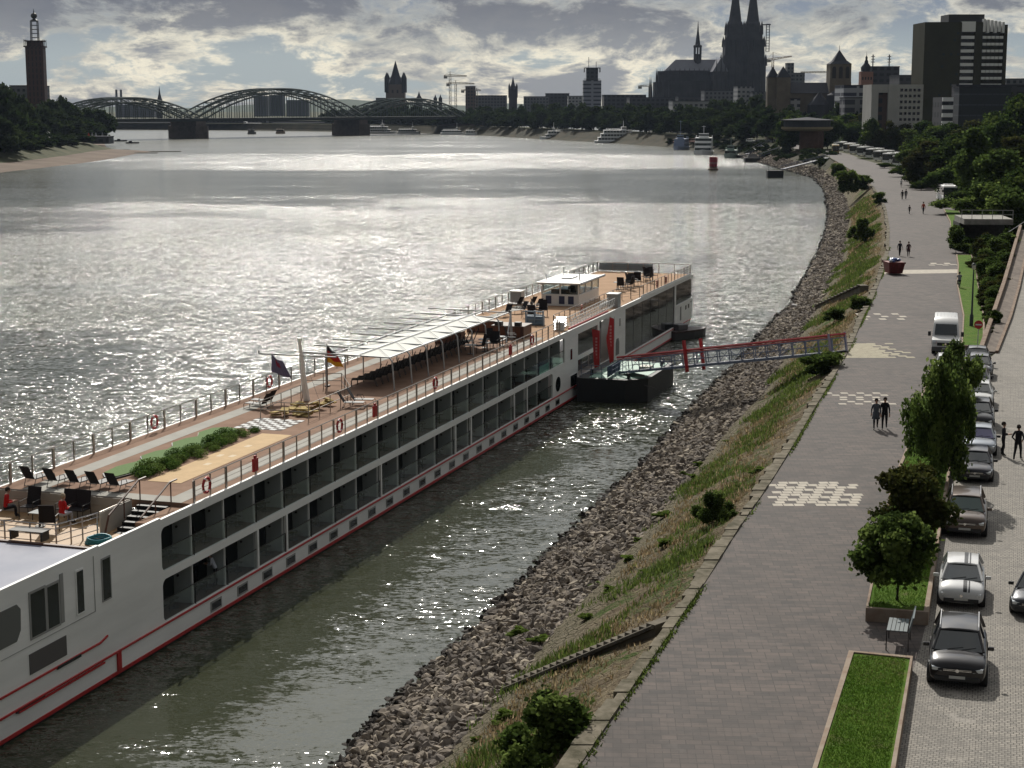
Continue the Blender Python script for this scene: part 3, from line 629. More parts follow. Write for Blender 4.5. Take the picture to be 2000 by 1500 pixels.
# decks
DK = mat('sun_deck_carpet', (.20, .125, .088), .92, col2=(.27, .175, .125), vscale=.5, bump=.12, bscale=30)
DK2 = mat('fore_deck_carpet', (.34, .215, .13), .9, col2=(.40, .26, .165), vscale=.5)
TRK = mat('running_track_grey', (.34, .33, .30), .85, var=.08, vscale=.8, bump=.05)
ROOFB = mat('blue_grey_roof_paint', (.17, .185, .25), .33, col2=(.235, .24, .30), vscale=.45, bump=.03, bscale=6)
m = MB(); m.box(20.9, 137.6, .16, SW - .16, 5.7, 6.1); m.box(17.5, 20.9, .16, 1.3, 5.7, 5.9); part(m, 'sun_deck', DK)
m = MB(); m.box(80.5, 137.5, .3, SW - .3, 6.104, 6.106); part(m, 'fore_deck_carpet', DK2)
m = MB(); m.box(21.2, 103, 8.7, 9.75, 6.104, 6.107); m.box(20.9, 82, .75, 1.75, 6.108, 6.111); m.box(20.9, 22.0, 1.75, 8.7, 6.104, 6.107); part(m, 'running_track', TRK)
CRT = mat('shuffleboard_tan', (.50, .355, .20), .8, var=.07, vscale=1.5)
m = MB(); m.box(24.7, 37.9, 2.85, 4.75, 6.112, 6.115); crt = part(m, 'shuffleboard_court', CRT)
m = MB()
for u_, v_ in ((29.0, 3.6), (31.2, 4.0), (31.3, 3.3), (34.0, 3.7)): m.box(u_, u_ + .55, v_, v_ + .3, 6.117, 6.118)
m.sbuild('court_mark', mat('court_mark', (.6, .5, .36), .8), crt)
m = MB()
for i in range(8):
    for j in range(8):
        if (i + j) % 2: m.box(39.0 + i * .42, 39.42 + i * .42, 4.1 + j * .38, 4.48 + j * .38, 6.112, 6.115)
ch = part(m, 'chessboard', mat('chess_pale', (.48, .49, .49), .7))
m = MB(); m.box(38.98, 42.4, 4.08, 7.16, 6.108, 6.111); m.build('dark_squares', mat('chess_dark', (.12, .10, .09), .8), ch)
GRN = mat('putting_green_turf', (.13, .20, .085), .95, var=.12, vscale=8)
gp_ = [(24.7, 6.5), (24.6, 7.1), (25.3, 7.6), (26.8, 7.75), (28.2, 7.4), (29.0, 7.5), (29.6, 7.9), (31.0, 7.8), (31.6, 7.45), (32.5, 7.6), (33.4, 8.1), (34.8, 7.95), (35.4, 7.6), (36.5, 8.1), (38.0, 8.0), (38.5, 7.3), (38.2, 6.5), (36, 6.1), (32, 6.0), (27, 6.0)]
m = MB(); m.prism(gp_, 6.115, 6.24); gr_ = part(m, 'putting_green', GRN)
m = MB(); m.prism([(31.5 + (x - 31.5) * 1.014, 7 + (y - 7) * 1.08) for x, y in gp_], 6.103, 6.19); m.build('green_edging', BLACK, gr_)
# aft roof and the sunken terrace
m = MB(); m.box(-7, 13.9, .16, SW - .16, 5.2, 5.5); part(m, 'aft_roof', ROOFB)
TEAK = mat('teak_deck', (.34, .21, .10), .6, var=.2, vscale=2, stretch=(.3, 6, 1))
m = MB(); m.box(13.9, 17.5, .16, SW - .16, 4.9, 5.1); m.box(17.5, 20.9, 1.62, SW - .16, 4.9, 5.1); part(m, 'terrace_floor', TEAK)
m = MB(); m.box(13.9, 14.1, .2, SW - .2, 5.11, 5.58); part(m, 'terrace_kerb', WOODD)
PNL = mat('cream_panel', (.40, .37, .32), .6, var=.05)
m = MB(); m.box(20.55, 20.62, 3.3, SW - .2, 5.101, 6.15); m.box(17.7, 20.55, 3.24, 3.31, 5.101, 6.15)
for k in (5.45, 5.8): m.box(20.52, 20.548, 3.4, SW - .3, k, k + .02)
wp = part(m, 'wind_screen_panel', PNL)
m = MB(); m.tube([(20.6, SW - .2, 6.2), (20.6, 3.28, 6.2), (17.7, 3.28, 6.2)], .035, 5)
for v_ in (3.35, 5.2, 6.8, 8.4, 10): m.tube([(20.66, v_, 5.1), (20.66, v_, 6.2)], .035, 5)
m.build('screen_rail', ALU, wp)
m = MB()
tr = [(15.0, SW - .3), (15.0, 3.9), (17.6, 3.3)]
for h in (.3, .6, .9, 1.1): m.tube([(a, b, 5.1 + h) for a, b in tr], .022 if h < 1 else .035, 5)
for v_ in np.arange(3.9, SW - .3, 1.35): m.tube([(15.0, v_, 5.1), (15.0, v_, 6.2)], .04, 5)
for a, b in ((15.9, 3.7), (16.6, 3.53), (17.55, 3.33)): m.tube([(a, b, 5.1), (a, b, 6.2)], .04, 5)
part(m, 'terrace_railing', STEEL)
m = MB()
for k in range(6): m.box(20.9 - .45 * k - .45, 20.9 - .45 * k, 1.35, 2.95, 5.101, 6.1 - .165 * (k + 1))
st = part(m, 'terrace_stairs', BLACK)
m = MB()
for v_ in (1.3, 2.98): m.tube([(21.5, v_, 7.1), (20.8, v_, 7.1), (18.0, v_, 6.0), (17.6, v_, 5.2)], .05, 5); m.tube([(20.9, v_, 6.1), (20.9, v_, 7.1)], .035, 5); m.tube([(19.4, v_, 5.5), (19.4, v_, 6.5)], .035, 5)
m.build('stair_handrail', WOODD, st)
# railings of the sun deck
def rail(pts, name, step=2.0, heavy=2, hts=(.28, .52, .76), z=6.12):
    m = MB()
    for h in hts: m.tube([(a, b, z + h) for a, b in pts], .014, 4)
    m.tube([(a, b, z + 1.08) for a, b in pts], .03, 5)
    k = 0
    for (a, b), (c, d) in zip(pts[:-1], pts[1:]):
        L = math.hypot(c - a, d - b); n = max(1, round(L / step))
        for i in range(n + 1):
            x, y = a + (c - a) * i / n, b + (d - b) * i / n
            if k % heavy == 0: m.cbox((x, y, z + .52), (.16, .07, 1.04))
            else: m.cbox((x, y, z + .52), (.06, .06, 1.04))
            k += 1
    return part(m, name, ALU)
rail([(21.2, .22), (84.5, .22), (88.5, 1.9)], 'deck_railing', 1.66)
rail([(88.5, 1.9), (109, 1.9), (113, .22), (137.4, .22)], 'deck_railing', 1.66, 3)
rail([(14.2, SW - .22), (137.4, SW - .22)], 'deck_railing', 1.95)
rail([(137.4, SW - .22), (137.4, .22)], 'deck_railing', 1.95)
BAN = mat('pale_blue_cloth', (.22, .28, .33), .8)
m = MB(); m.box(137.46, 137.49, 4.5, SW - .4, 6.3, 7.1); part(m, 'bow_wind_cloth', BAN)
m = MB(); m.box(113, 137.3, .05, .09, 6.12, 6.3); part(m, 'toe_board', HULLW)
def lifebuoy(u, v, z=6.62):
    m = MB(); m.tube([(u + .36 * math.cos(t), v, z + .36 * math.sin(t)) for t in np.linspace(0, 2 * math.pi, 17)[:-1]], .075, 6, True); o = part(m, 'lifebuoy', RED, smooth='all')
    m = MB()
    for q in range(4):
        t0 = q * math.pi / 2 + .5; m.tube([(u + .36 * math.cos(t0 + d), v, z + .36 * math.sin(t0 + d)) for d in (-.12, .12)], .08, 6)
    m.build('buoy_band', WHITE, o)
for u in (22.3, 38.5, 54.4, 76.4): lifebuoy(u, .12, 6.72)
for u in (20.4, 36.3, 51.6): lifebuoy(u, SW - .34, 6.72)
for u in (27.6, 43.84, 70.8):
    m = MB(); m.box(u - .25, u + .25, .05, .2, 6.3, 7.0); m.box(u - .12, u + .12, .07, .17, 7.0, 7.15); part(m, 'fire_locker', RED, bevel=.03)
for u in (98.0, 121.5, 125.5):
    m = MB(); m.box(u - .3, u + .3, .28 if u > 110 else 1.98, .42 if u > 110 else 2.1, 6.25, 7.0); part(m, 'fire_locker', mat('locker_orange_red', (.32, .05, .02), .5), bevel=.03)
# balconies: 20 bays above, 19 below
PGR = mat('balcony_grey_panel', (.40, .43, .425), .5, var=.06, vscale=.7)
BFL = mat('balcony_floor', (.075, .05, .038), .7)
for row, (zf, zt, nb) in enumerate(((3.62, 5.70, 20), (1.20, 3.24, 19))):
    ue = 85.4 if row == 0 else 81.9
    m = MB(); m.box(17.4, ue, .16, 1.3, zf - .1, zf); part(m, 'balcony_floor', BFL)
    m = MB(); m.box(17.4, ue, 1.22, 1.3, zf, zt); part(m, 'cabin_wall', mat('cabin_wall_dark', (.03, .03, .032), .4))
    for k in range(nb):
        u0 = 17.4 + 3.37 * k
        m = MB(); m.box(u0 + 3.33, u0 + 3.39, .28, 1.2, zf, zt); pn = part(m, 'balcony_divider', PGR)
        m = MB(); m.tube([(u0 + 3.32, .95, zf + 1.35), (u0 + 3.24, .95, zf + 1.35)], .06, 6); m.build('wall_lamp', DARKM, pn)
        m = MB(); m.box(u0 + .15, u0 + 1.65, 1.19, 1.219, zf + .04, zt - .1); m.box(u0 + 1.75, u0 + 3.25, 1.19, 1.219, zf + .04, zt - .1); part(m, 'balcony_door', GLASSD)
    m = MB()
    for k in range(1, nb): u0 = 17.4 + 3.37 * k; m.box(u0 - .03, u0 + .04, .2, .31, zf, zt)
    m.sbuild('balcony_post', HULLW, ship)
    u_end = 85.3 if row == 0 else 81.8
    m = MB()
    edges = [17.55] + [17.4 + 3.37 * k for k in range(1, nb)] + [u_end]
    for a, b in zip(edges[:-1], edges[1:]):
        mid_ = (a + b) / 2
        m.quad((a + .03, .07, zf), (mid_ - .02, .07, zf), (mid_ - .02, .07, zf + 1), (a + .03, .07, zf + 1)); m.quad((mid_ + .02, .07, zf), (b - .03, .07, zf), (b - .03, .07, zf + 1), (mid_ + .02, .07, zf + 1))
    part(m, 'balustrade_glass', GLASSC)
    m = MB(); m.box(17.6, u_end - .05, .055, .09, zf + 1.0, zf + 1.04)
    for a in edges[1:-1]: m.box(a - .012, a + .012, .05, .1, zf, zf + 1.0)
    part(m, 'balustrade_rail', DARKM)
m = MB()
for u in (27.5, 31.0, 44.5, 58.1, 61.4, 71.5, 74.8): m.box(u - .09, u + .09, .005, .155, 1.201, 3.239)
m.sbuild('white_post', HULLW, ship)
m = MB(); m.box(78.3, 80.9, .08, .1, 3.64, 4.3); part(m, 'green_glass_sheet', mat('aqua_glass', (.10, .28, .21), .2))
# awning over the loungers
m = MB(); zc = 8.25
for i in range(7):
    a, b = 54.2 + 3.25 * i, 54.2 + 3.25 * (i + 1)
    m.add([(a + .04, 3.4, zc - .05), (b - .04, 3.4, zc - .05), (b - .04, 5.4, zc + .14), (a + .04, 5.4, zc + .14), (b - .04, 7.5, zc - .02), (a + .04, 7.5, zc - .02)], [(0, 1, 2, 3), (3, 2, 4, 5)])
aw = part(m, 'awning', (lambda q: q)(mat('white_awning_cloth', (.74, .74, .70), .8, var=.03)), recalc=False)
m = MB()
for i in range(9):
    u = 54.2 + 3.25 * i
    m.tube([(u, 2.95, 6.1), (u + .0, 3.1, 8.05), (u, 3.3, 8.3), (u, 10.2, 8.42)], .055, 6); m.tube([(u, 7.9, 6.1), (u, 7.9, 8.38)], .05, 6)
m.tube([(54.2, 3.3, 8.3), (80.2, 3.3, 8.3)], .05, 6); m.tube([(54.2, 5.4, 8.45), (80.2, 5.4, 8.45)], .04, 6); m.tube([(54.2, 7.5, 8.36), (80.2, 7.5, 8.36)], .04, 6)
for i in range(8):
    a, b = 54.2 + 3.25 * i, 54.2 + 3.25 * (i + 1); m.tube([(a, 3.3, 8.32), (b, 5.4, 8.45)], .02, 4); m.tube([(a, 7.5, 8.38), (b, 5.4, 8.45)], .02, 4)
m.tube([(80.2, 3.1, 8.2), (78.4, 2.9, 6.1)], .06, 6); m.tube([(80.2, 3.1, 6.1), (80.2, 3.1, 8.5)], .07, 6); m.tube([(77.0, 3.2, 6.3), (80.2, 3.2, 6.3)], .06, 6)
m.build('awning_frame', GALV, aw)
# mast with gaff, cross spar and flags
m = MB(); m.tube([(48.95, 6.95, 6.1), (48.6, 7.0, 7.6), (48.25, 7.05, 10.0)], [.22, .18, .11], 8); m.tube([(48.25, 7.05, 10.0), (48.24, 7.05, 10.25)], .15, 8); mast = part(m, 'mast', HULLW)
m = MB(); m.tube([(48.4, 4.6, 9.1), (48.4, 10.0, 9.1)], .05, 6); m.tube([(48.4, 10, 9.1), (48.4, 10, 9.3)], .06, 5); m.tube([(49.2, 6.2, 6.1), (48.3, 7.0, 9.6)], .012, 4); m.build('cross_spar', GALV, mast)
def flag(name, o, w_, h, cols, sw=1.0, seed=0):
    m = MB(); nx, nz = 9, 10; V = []
    for j in range(nz + 1):
        for i in range(nx + 1):
            s_, t = i / nx, j / nz
            V.append((o[0] + .12 * math.sin(s_ * 7 + t * 2 + seed) * s_, o[1] - sw * w_ * s_ * (.45 + .35 * t), o[2] - h * t - .65 * h * s_ * (1 - .3 * t) * .7 + .05 * math.sin(s_ * 9)))
    m.v = V
    for j in range(nz):
        for i in range(nx):
            m.f.append((j * (nx + 1) + i, j * (nx + 1) + i + 1, (j + 1) * (nx + 1) + i + 1, (j + 1) * (nx + 1) + i)); m.m.append(cols(i / nx, (j + .5) / nz))
    return m
FB = [mat('flag_black', (.02, .02, .02), .8), mat('flag_red', (.5, .03, .02), .8), mat('flag_gold', (.72, .36, .03), .8)]
f = flag('flag', (54.4, 7.9, 8.9), 1.5, 1.15, lambda s_, t: min(2, int(t * 3)), 1.0).build('tricolour_flag', FB, mast, recalc=False)
m = MB(); m.tube([(54.4, 7.9, 6.1), (54.4, 7.9, 9.05)], .035, 6); m.cbox((54.4, 7.9, 6.15), (.3, .3, .1)); m.build('flagpole', DARKM, mast)
FG = [mat('flag_grey_violet', (.17, .155, .24), .8), mat('flag_dark_red', (.28, .02, .05), .8)]
flag('flag', (48.5, 9.2, 9.05), 1.9, 1.15, lambda s_, t: 1 if (s_ - .38) ** 2 * 1.6 + (t - .32) ** 2 < .035 else 0, 1.0, 2).build('company_flag', FG, mast, recalc=False)
# wheelhouse
m = MB(); m.box(103.8, 111.2, 3.9, 7.6, 6.1, 7.22); wh = part(m, 'wheelhouse', HULLW, bevel=.04)
m = MB(); m.box(103.9, 111.1, 4.0, 7.5, 7.222, 8.2); m.build('wheelhouse_windows', GLASSX, wh)
m = MB()
for u_, v_ in ((103.86, 3.95), (103.86, 7.55), (111.15, 3.95), (111.15, 7.55), (106.3, 3.95), (108.7, 3.95), (103.86, 5.75)): m.cbox((u_, v_, 7.7), (.12, .12, .98))
m.sbuild('window_post', HULLW, wh)
m = MB(); m.box(103.2, 112.0, 3.5, 8.0, 8.2, 8.38); rf = m.build('wheelhouse_roof', WHITE, wh, bevel=.05)
m = MB(); m.tube([(103.3, 3.55, 8.33), (112.0, 3.55, 8.33)], .13, 6); m.cbox((108, 6, 8.44), (2.2, 1.0, .1)); m.tube([(106.5, 4.6, 8.4), (106.5, 4.6, 9.0)], .05, 5); m.cbox((106.5, 4.6, 9.0), (.1, .9, .1)); m.tube([(110, 7.2, 8.4), (110, 7.2, 9.2)], .03, 5); m.tube([(105, 7.4, 8.4), (104.6, 7.4, 9.0)], .03, 5); m.build('roof_equipment', GALV, rf)
m = MB(); m.box(106, 107.6, 4.8, 5.6, 7.22, 7.75); m.box(108.3, 109.0, 5.3, 6.0, 7.22, 7.9); m.box(104.4, 104.8, 5.0, 6.8, 7.22, 7.6); m.build('helm_console', DARKM, wh)
m = MB()
for v_ in (4.4, 5.3, 6.6): m.box(103.77, 103.799, v_, v_ + .55, 6.3, 7.05)
m.sbuild('blue_hatch', mat('navy_panel', (.035, .045, .10), .5), wh)
for (u, v) in ((104.2, 10.1), (104.8, .75)):
    m = MB(); m.box(u - .55, u + .55, v - .55, v + .55, 6.1, 7.25); cb = part(m, 'wing_console', mat('console_grey', (.36, .37, .37), .5), bevel=.04); m = MB(); m.box(u - .65, u + .65, v - .62, v + .62, 7.26, 7.42); m.build('console_cover', WHITE, cb, bevel=.06)
# bars of dark wood
for (u0, u1, v0, v1) in ((80.8, 83.0, 2.2, 4.9), (76.2, 77.2, 6.0, 8.2), (83.4, 84.2, 5.4, 8.0)):
    m = MB(); m.box(u0, u1, v0, v1, 6.112, 7.1)
    br_ = part(m, 'bar_counter', WOODD); m = MB(); m.box(u0 - .06, u1 + .06, v0 - .06, v1 + .06, 7.1, 7.15); m.build('counter_top', mat('counter_stone', (.30, .26, .22), .3), br_)
    m = MB()
    for q in np.arange(v0 + .3, v1 - .2, .45): m.box(u0 - .02, u0, q, q + .35, 6.25, 7.0)
    m.sbuild('cupboard_door', mat('red_brown_wood', (.13, .045, .022), .45), br_)
m = MB(); m.box(80.5, 81.0, 2.4, 2.9, 7.16, 7.5); m.box(80.5, 81.0, 4.0, 4.6, 7.16, 7.5); m.sbuild('bar_box', BLACK, ship)
BR_ = mat('rack_blue', (.16, .26, .36), .4)
m = MB()
for h in (.15, .5, .85, 1.15): m.box(89.3, 89.4, 3.1, 4.7, 6.1 + h, 6.2 + h)
for v_ in (3.1, 3.85, 4.65): m.box(89.28, 89.42, v_ - .06, v_ + .06, 6.11, 7.4)
m.box(89.45, 90.2, 3.2, 4.6, 6.11, 6.9); part(m, 'blue_rack', BR_)
# gear stowed outside the inner railing
m = MB()
for k in range(2):
    v0 = .35 + k * .65
    for dz in (.15, .75):
        m.tube([(88.5, v0, 6.12 + dz), (103.6, v0, 6.3 + dz)], .04, 5)
    for q in range(16):
        u = 88.5 + q * .95; m.tube([(u, v0, 6.27), (u + .9, v0, 6.95)], .022, 4); m.tube([(u, v0, 6.27), (u, v0, 6.9)], .022, 4)
for q in range(22): m.box(88.7 + q * .68, 88.85 + q * .68, .36, 1.0, 6.24, 6.28)
part(m, 'stowed_gangway', WHITE)
m = MB(); m.box(87.4, 100.6, .2, .3, 6.13, 6.28); part(m, 'red_stowage_strip', RED)
m = MB()
for k in range(4): m.cbox((87.0, .9, 6.35 + k * .22), (1.1, .9, .03), ry=R(-20))
part(m, 'gangway_steps', WHITE)
m = MB(); m.tube([(100.8 + .25 * q, 1.1, 6.35 + .2 * (q % 3)) for q in range(14)], .1, 6); part(m, 'coiled_line', WHITE)
# railing enclosure round the loungers abaft the mast
m = MB(); fr_ = [(42.3, 3.8), (42.3, 7.0), (48.6, 7.2), (53.2, 9.0), (53.8, 6.6), (49.0, 3.9)]
for h in (.55, 1.05): m.tube([(a, b, 6.1 + h) for a, b in fr_], .025, 5, True)
for (a, b), (c, d) in zip(fr_, fr_[1:] + fr_[:1]):
    n = max(1, round(math.hypot(c - a, d - b) / 1.6))
    for i in range(n): x, y = a + (c - a) * i / n, b + (d - b) * i / n; m.tube([(x, y, 6.1), (x, y, 7.15)], .03, 5)
part(m, 'lounge_enclosure_railing', ALU)

# ================================================================ things aboard
def lounger(name, label, slingm=FAB, group=None, back=R(58)):
    t = thing(name, label, 'sun lounger', (0, 0, 0), 0, group)
    m = MB(); m.box(.0, 1.25, -.29, .29, .36, .385); m.build('seat', mat('lounger_seat_grey', (.075, .07, .068), .6) if slingm is FAB else slingm, t)
    m = MB(); c, s = math.cos(back), math.sin(back); m.add([(0, -.29, .37), (0, .29, .37), (-.82 * c, .29, .37 + .82 * s), (-.82 * c, -.29, .37 + .82 * s), (-.03, -.29, .38), (-.03, .29, .38), (-.82 * c - .03, .29, .38 + .82 * s), (-.82 * c - .03, -.29, .38 + .82 * s)], [(0, 1, 2, 3), (7, 6, 5, 4), (0, 3, 7, 4), (1, 5, 6, 2), (3, 2, 6, 7)]); m.build('backrest', slingm, t)
    m = MB()
    for y in (-.31, .31): m.tube([(-.1, y, .0), (.05, y, .36), (1.2, y, .36), (1.3, y, .3), (1.3, y, .0)], .02, 5); m.tube([(.1, y, .36), (.15, y, .62), (.5, y, .6), (.6, y, .36)], .02, 5)
    m.tube([(1.3, -.31, .02), (1.3, .31, .02)], .02, 5); m.tube([(-.1, -.31, .02), (-.1, .31, .02)], .02, 5); m.build('frame', DARKM, t); return t
L0 = lounger('sun_lounger', 'dark sun lounger in the row at the aft edge of the sun deck')
first = True
def put(proto, u, v, z, rz, label, group=None, used={}):
    if not used.get(proto.name): used[proto.name] = 1; o = proto; o.location = sh(u, v, z); o.rotation_euler = (0, 0, SA + rz); o['label'] = label
    else: o = dup(proto, sh(u, v, z), SA + rz, label)
    if group: o['group'] = group
    elif 'group' in o: del o['group']
    return o
G1 = 'sun loungers in the row above the terrace'
for k, v in enumerate((9.75, 8.45, 7.2, 6.05, 4.95)): put(L0, 21.9, v, 6.11, R(-6), ('leftmost', 'second from left', 'middle', 'fourth from left', 'rightmost')[k] + ' of the five dark loungers lined above the terrace panel', G1)
LB = lounger('sun_lounger', 'shaded black lounger', mat('awning_shaded_black_fabric', (.012, .012, .013), .95, spec=.1), back=R(66))  # the awning's shade is put into this extra dark seat and back colour
LB.name = 'shaded_lounger'
for k in range(20): put(LB, 55.6 + k * 1.05, 4.9 - .01 * k, 6.11, R(90 + 20), f'{nth(k)} shaded black sun lounger from the mast end of the row under the white awning', 'loungers under the awning').scale = (1.25, 1.25, 1.3)
for k, (u, v, r_) in enumerate(((47.2, 3.55, -78), (48.4, 3.4, -78), (45.0, 8.1, 80), (46.2, 8.3, 80))): put(L0, u, v, 6.11, R(r_), ('pale seated lounger nearest the near railing beside the mast', 'pale seated lounger just forward of the one by the mast railing', 'lounger left of the mast facing the far railing', 'second lounger left of the mast next to the towel piles')[k], 'loungers around the mast')
G2 = 'lounge chairs abaft the wheelhouse'
for k, (u, v, r_) in enumerate(((101.2, 9.0, 60), (101.8, 7.9, 60), (100.4, 6.9, 60), (97.3, 7.4, 150), (94.6, 8.0, 170))): put(L0, u, v, 6.11, R(r_), ('dark lounger closest to the far railing abaft the wheelhouse', 'dark lounger beside the far wing console', 'dark lounger directly abaft the wheelhouse corner', 'dark lounger between the blue rack and the wheelhouse', 'dark lounger facing aft near the blue rack')[k], G2)
# fore deck furniture
def deck_chair(label, group=None, name='deck_chair', col=FAB):
    t = thing(name, label, 'chair', (0, 0, 0), 0, group)
    m = MB(); m.box(-.25, .25, -.27, .27, .42, .45); m.build('seat', col, t)
    m = MB(); m.cbox((-.30, 0, .75), (.03, .54, .68), ry=R(-14)); m.build('backrest', col, t)
    m = MB()
    for y in (-.28, .28): m.tube([(.28, y, 0), (.24, y, .64), (-.26, y, .66), (-.30, y, .0)], .018, 5)
    m.build('frame', DARKM, t); return t
C0 = deck_chair('dark chair')
def table(label, w_=.8, h=.72, top=None, group=None, rnd=False):
    t = thing('deck_table', label, 'table', (0, 0, 0), 0, group); m = MB()
    if rnd: m.lathe([(w_ / 2, h - .03), (w_ / 2, h)], n=14)
    else: m.box(-w_ / 2, w_ / 2, -w_ / 2, w_ / 2, h - .04, h)
    m.build('table_top', top or mat('grey_table_top', (.34, .36, .36), .3), t)
    m = MB(); m.tube([(0, 0, 0), (0, 0, h - .04)], .04, 6); m.lathe([(.25, 0), (.25, .03)], n=8); m.build('pedestal', DARKM, t); return t
T0 = table('table')
for k, (u, v) in enumerate(((118.3, 3.4), (119.4, 2.9), (120.6, 3.5), (121.8, 3.0), (123.0, 3.6), (124.1, 3.1), (126.8, 2.6), (128.0, 3.2), (129.2, 2.6), (130.2, 3.4))): put(C0, u, v, 6.11, k * 1.3, f'{nth(k)} dark chair from the wheelhouse in the furniture jumble on the fore deck', 'chairs on the fore deck').scale = (1.35,) * 3
for k, (u, v) in enumerate(((120.0, 4.2), (122.4, 4.3), (128.6, 4.1))): put(T0, u, v, 6.11, 0, ('aft', 'middle', 'foremost')[k] + ' small table among the dark chairs on the fore deck', 'tables on the fore deck')
# terrace furniture
for k, (u, v, r_) in enumerate(((19.6, 8.3, 180), (19.7, 6.35, 180), (19.7, 5.6, 180), (17.3, 5.75, 20), (16.4, 9.8, 10), (16.2, 8.7, 30))):
    put(C0, u, v, 5.11, R(r_), ('tall black chair by the panel between the two seated people', 'black chair behind the person in the red shirt', 'black chair right of the person in the red shirt', 'black chair with its back to the water beside the terrace table', 'black chair at the terrace railing on the picture edge', 'black chair tucked by the terrace railing')[k], 'terrace chairs').scale = (1.35, 1.35, 1.35)
put(T0, 18.3, 6.9, 5.11, 0, 'square pale table on the sunken terrace', 'terrace tables'); put(T0, 17.6, 9.1, 5.11, .3, 'pale table on the terrace at the left picture edge', 'terrace tables')
m = MB(); m.box(-.9, .9, -.35, .35, .42, .46)
for x in (-.8, .8): m.box(x - .04, x + .04, -.3, .3, 0, .42)
bn = m.build('low_bench', DARKM); bn.location = sh(14.55, 5.0, 5.55); bn.rotation_euler = (0, 0, SA + math.pi / 2); tag(bn, 'low dark bench outside the terrace railing on the blue roof edge', 'bench')
m = MB()
for q in range(4): m.tube([((.62 - .03 * q) * math.cos(t), (.5 + .02 * q) * math.sin(t), .05 + .07 * q + .02 * math.sin(3 * t + q)) for t in np.linspace(0, 2 * math.pi, 25)[:-1]], .045, 5, True)
hs = m.build('coiled_hose', mat('turquoise_hose', (.03, .22, .28), .4), smooth='all'); hs.location = sh(16.4, 2.55, 5.11); tag(hs, 'coiled turquoise hose on the terrace floor beside the hull edge', 'hose')
# towels and cushions by the mast
r_ = random.Random(4)
for k, (u, v) in enumerate(((43.4, 6.2), (44.2, 5.4), (45.3, 5.9), (43.9, 4.6), (46.2, 5.2), (47.3, 5.0))):
    m = MB()
    for q in range(5): m.cbox((r_.uniform(-.4, .4), r_.uniform(-.3, .3), .1 + .08 * q), (r_.uniform(.5, .9), r_.uniform(.3, .6), .09), r_.random() * 3, r_.uniform(-.2, .2))
    o = m.build('cushion_pile', mat('straw_cushion', (.42, .32, .14), .9, var=.3, vscale=3), bevel=.03); o.location = sh(u, v, 6.11); tag(o, ('straw cushion heap furthest from the near railing', 'straw cushion heap in the middle of the enclosure', 'straw cushion heap right below the mast', 'straw cushion heap closest to the chessboard', 'straw cushion heap left of the pale loungers', 'straw cushion heap beside the nearest pale lounger')[k], 'cushions', 'cushion heaps by the mast')
# small tables under and beyond the awning
for k, (u, v) in enumerate(((71.6, 3.6), (73.2, 3.0), (75.0, 3.6), (76.8, 2.7))):
    put(T0, u, v, 6.11, 0, f'{nth(k)} small pale table from the mast side at the forward end of the awning', 'tables at the awning end'); put(C0, u + .7, v - .5, 6.11, 2.2 + k, f'{nth(k)} dark chair from the mast side at the forward end of the awning', 'chairs at the awning end')
for k in range(4): put(C0, 92.5 + k * 1.6, 5.0 + (k % 2) * 1.1, 6.11, k * 1.7, f'{nth(k)} dark chair forward of the blue rack, before the wheelhouse', 'scattered chairs amidships')
# deck planting
def leafball(name, N, rad, lf, mats, seed, squash=.75, parent=None, shape=None):
    r = np.random.default_rng(seed); d = r.normal(size=(N, 3)); d /= np.linalg.norm(d, axis=1)[:, None]
    rr = rad * (.55 + .45 * r.random(N) ** .5)[:, None]; P = d * rr * np.array([1, 1, squash])
    if shape is not None: P = shape(P, r)
    n1 = rand_rot(N); s_ = lf * (.6 + .8 * r.random(N))[:, None, None]
    q = np.array([(-.5, -.35, 0), (.5, -.35, 0), (.5, .35, 0), (-.5, .35, 0)])[None] * s_
    V = np.einsum('nij,nkj->nki', n1, q) + P[:, None, :]; F = np.arange(N * 4).reshape(-1, 4)
    return mesh_np(name, V.reshape(-1, 3), F, mats, r.integers(len(mats), size=N))
SHR = [leafmat('shrub_leaf_dark', (.04, .08, .02), .4), leafmat('shrub_leaf_mid', (.08, .13, .03), .4), leafmat('shrub_leaf_light', (.12, .17, .05), .4)]
SHM = [leafball('shrub_leaves', 2600, .62, .055, SHR[i:i + 2], 20 + i, .55, shape=lambda P, r: P * (1 + .35 * np.sin(P[:, :1] * 7 + P[:, 1:2] * 5))) for i in (0, 1)]
for k, (u, v, s_) in enumerate(((25.6, 5.5, .9), (26.8, 5.7, 1.15), (27.8, 5.3, .95), (28.9, 5.5, .8), (30.0, 5.9, 1.0), (31.0, 5.4, .95), (31.8, 5.9, .85), (32.8, 5.3, .7), (33.9, 5.8, 1.05), (34.9, 5.5, .85), (36.0, 6.1, 1.0), (36.9, 5.6, .7), (38.2, 5.4, .55))):
    o = bpy.data.objects.new('deck_shrub', SHM[k % 2]); COL.objects.link(o); o.location = sh(u, v, 6.11 + .22 * s_); o.rotation_euler = (0, 0, SA + (k % 3) * .3); o.scale = (s_ * (1.35 if k % 2 else 1.1), s_ * .95, s_ * .85); tag(o, f'{nth(k)} green shrub from the stairs in the row between putting green and court', 'shrub', 'shrubs on the sun deck')
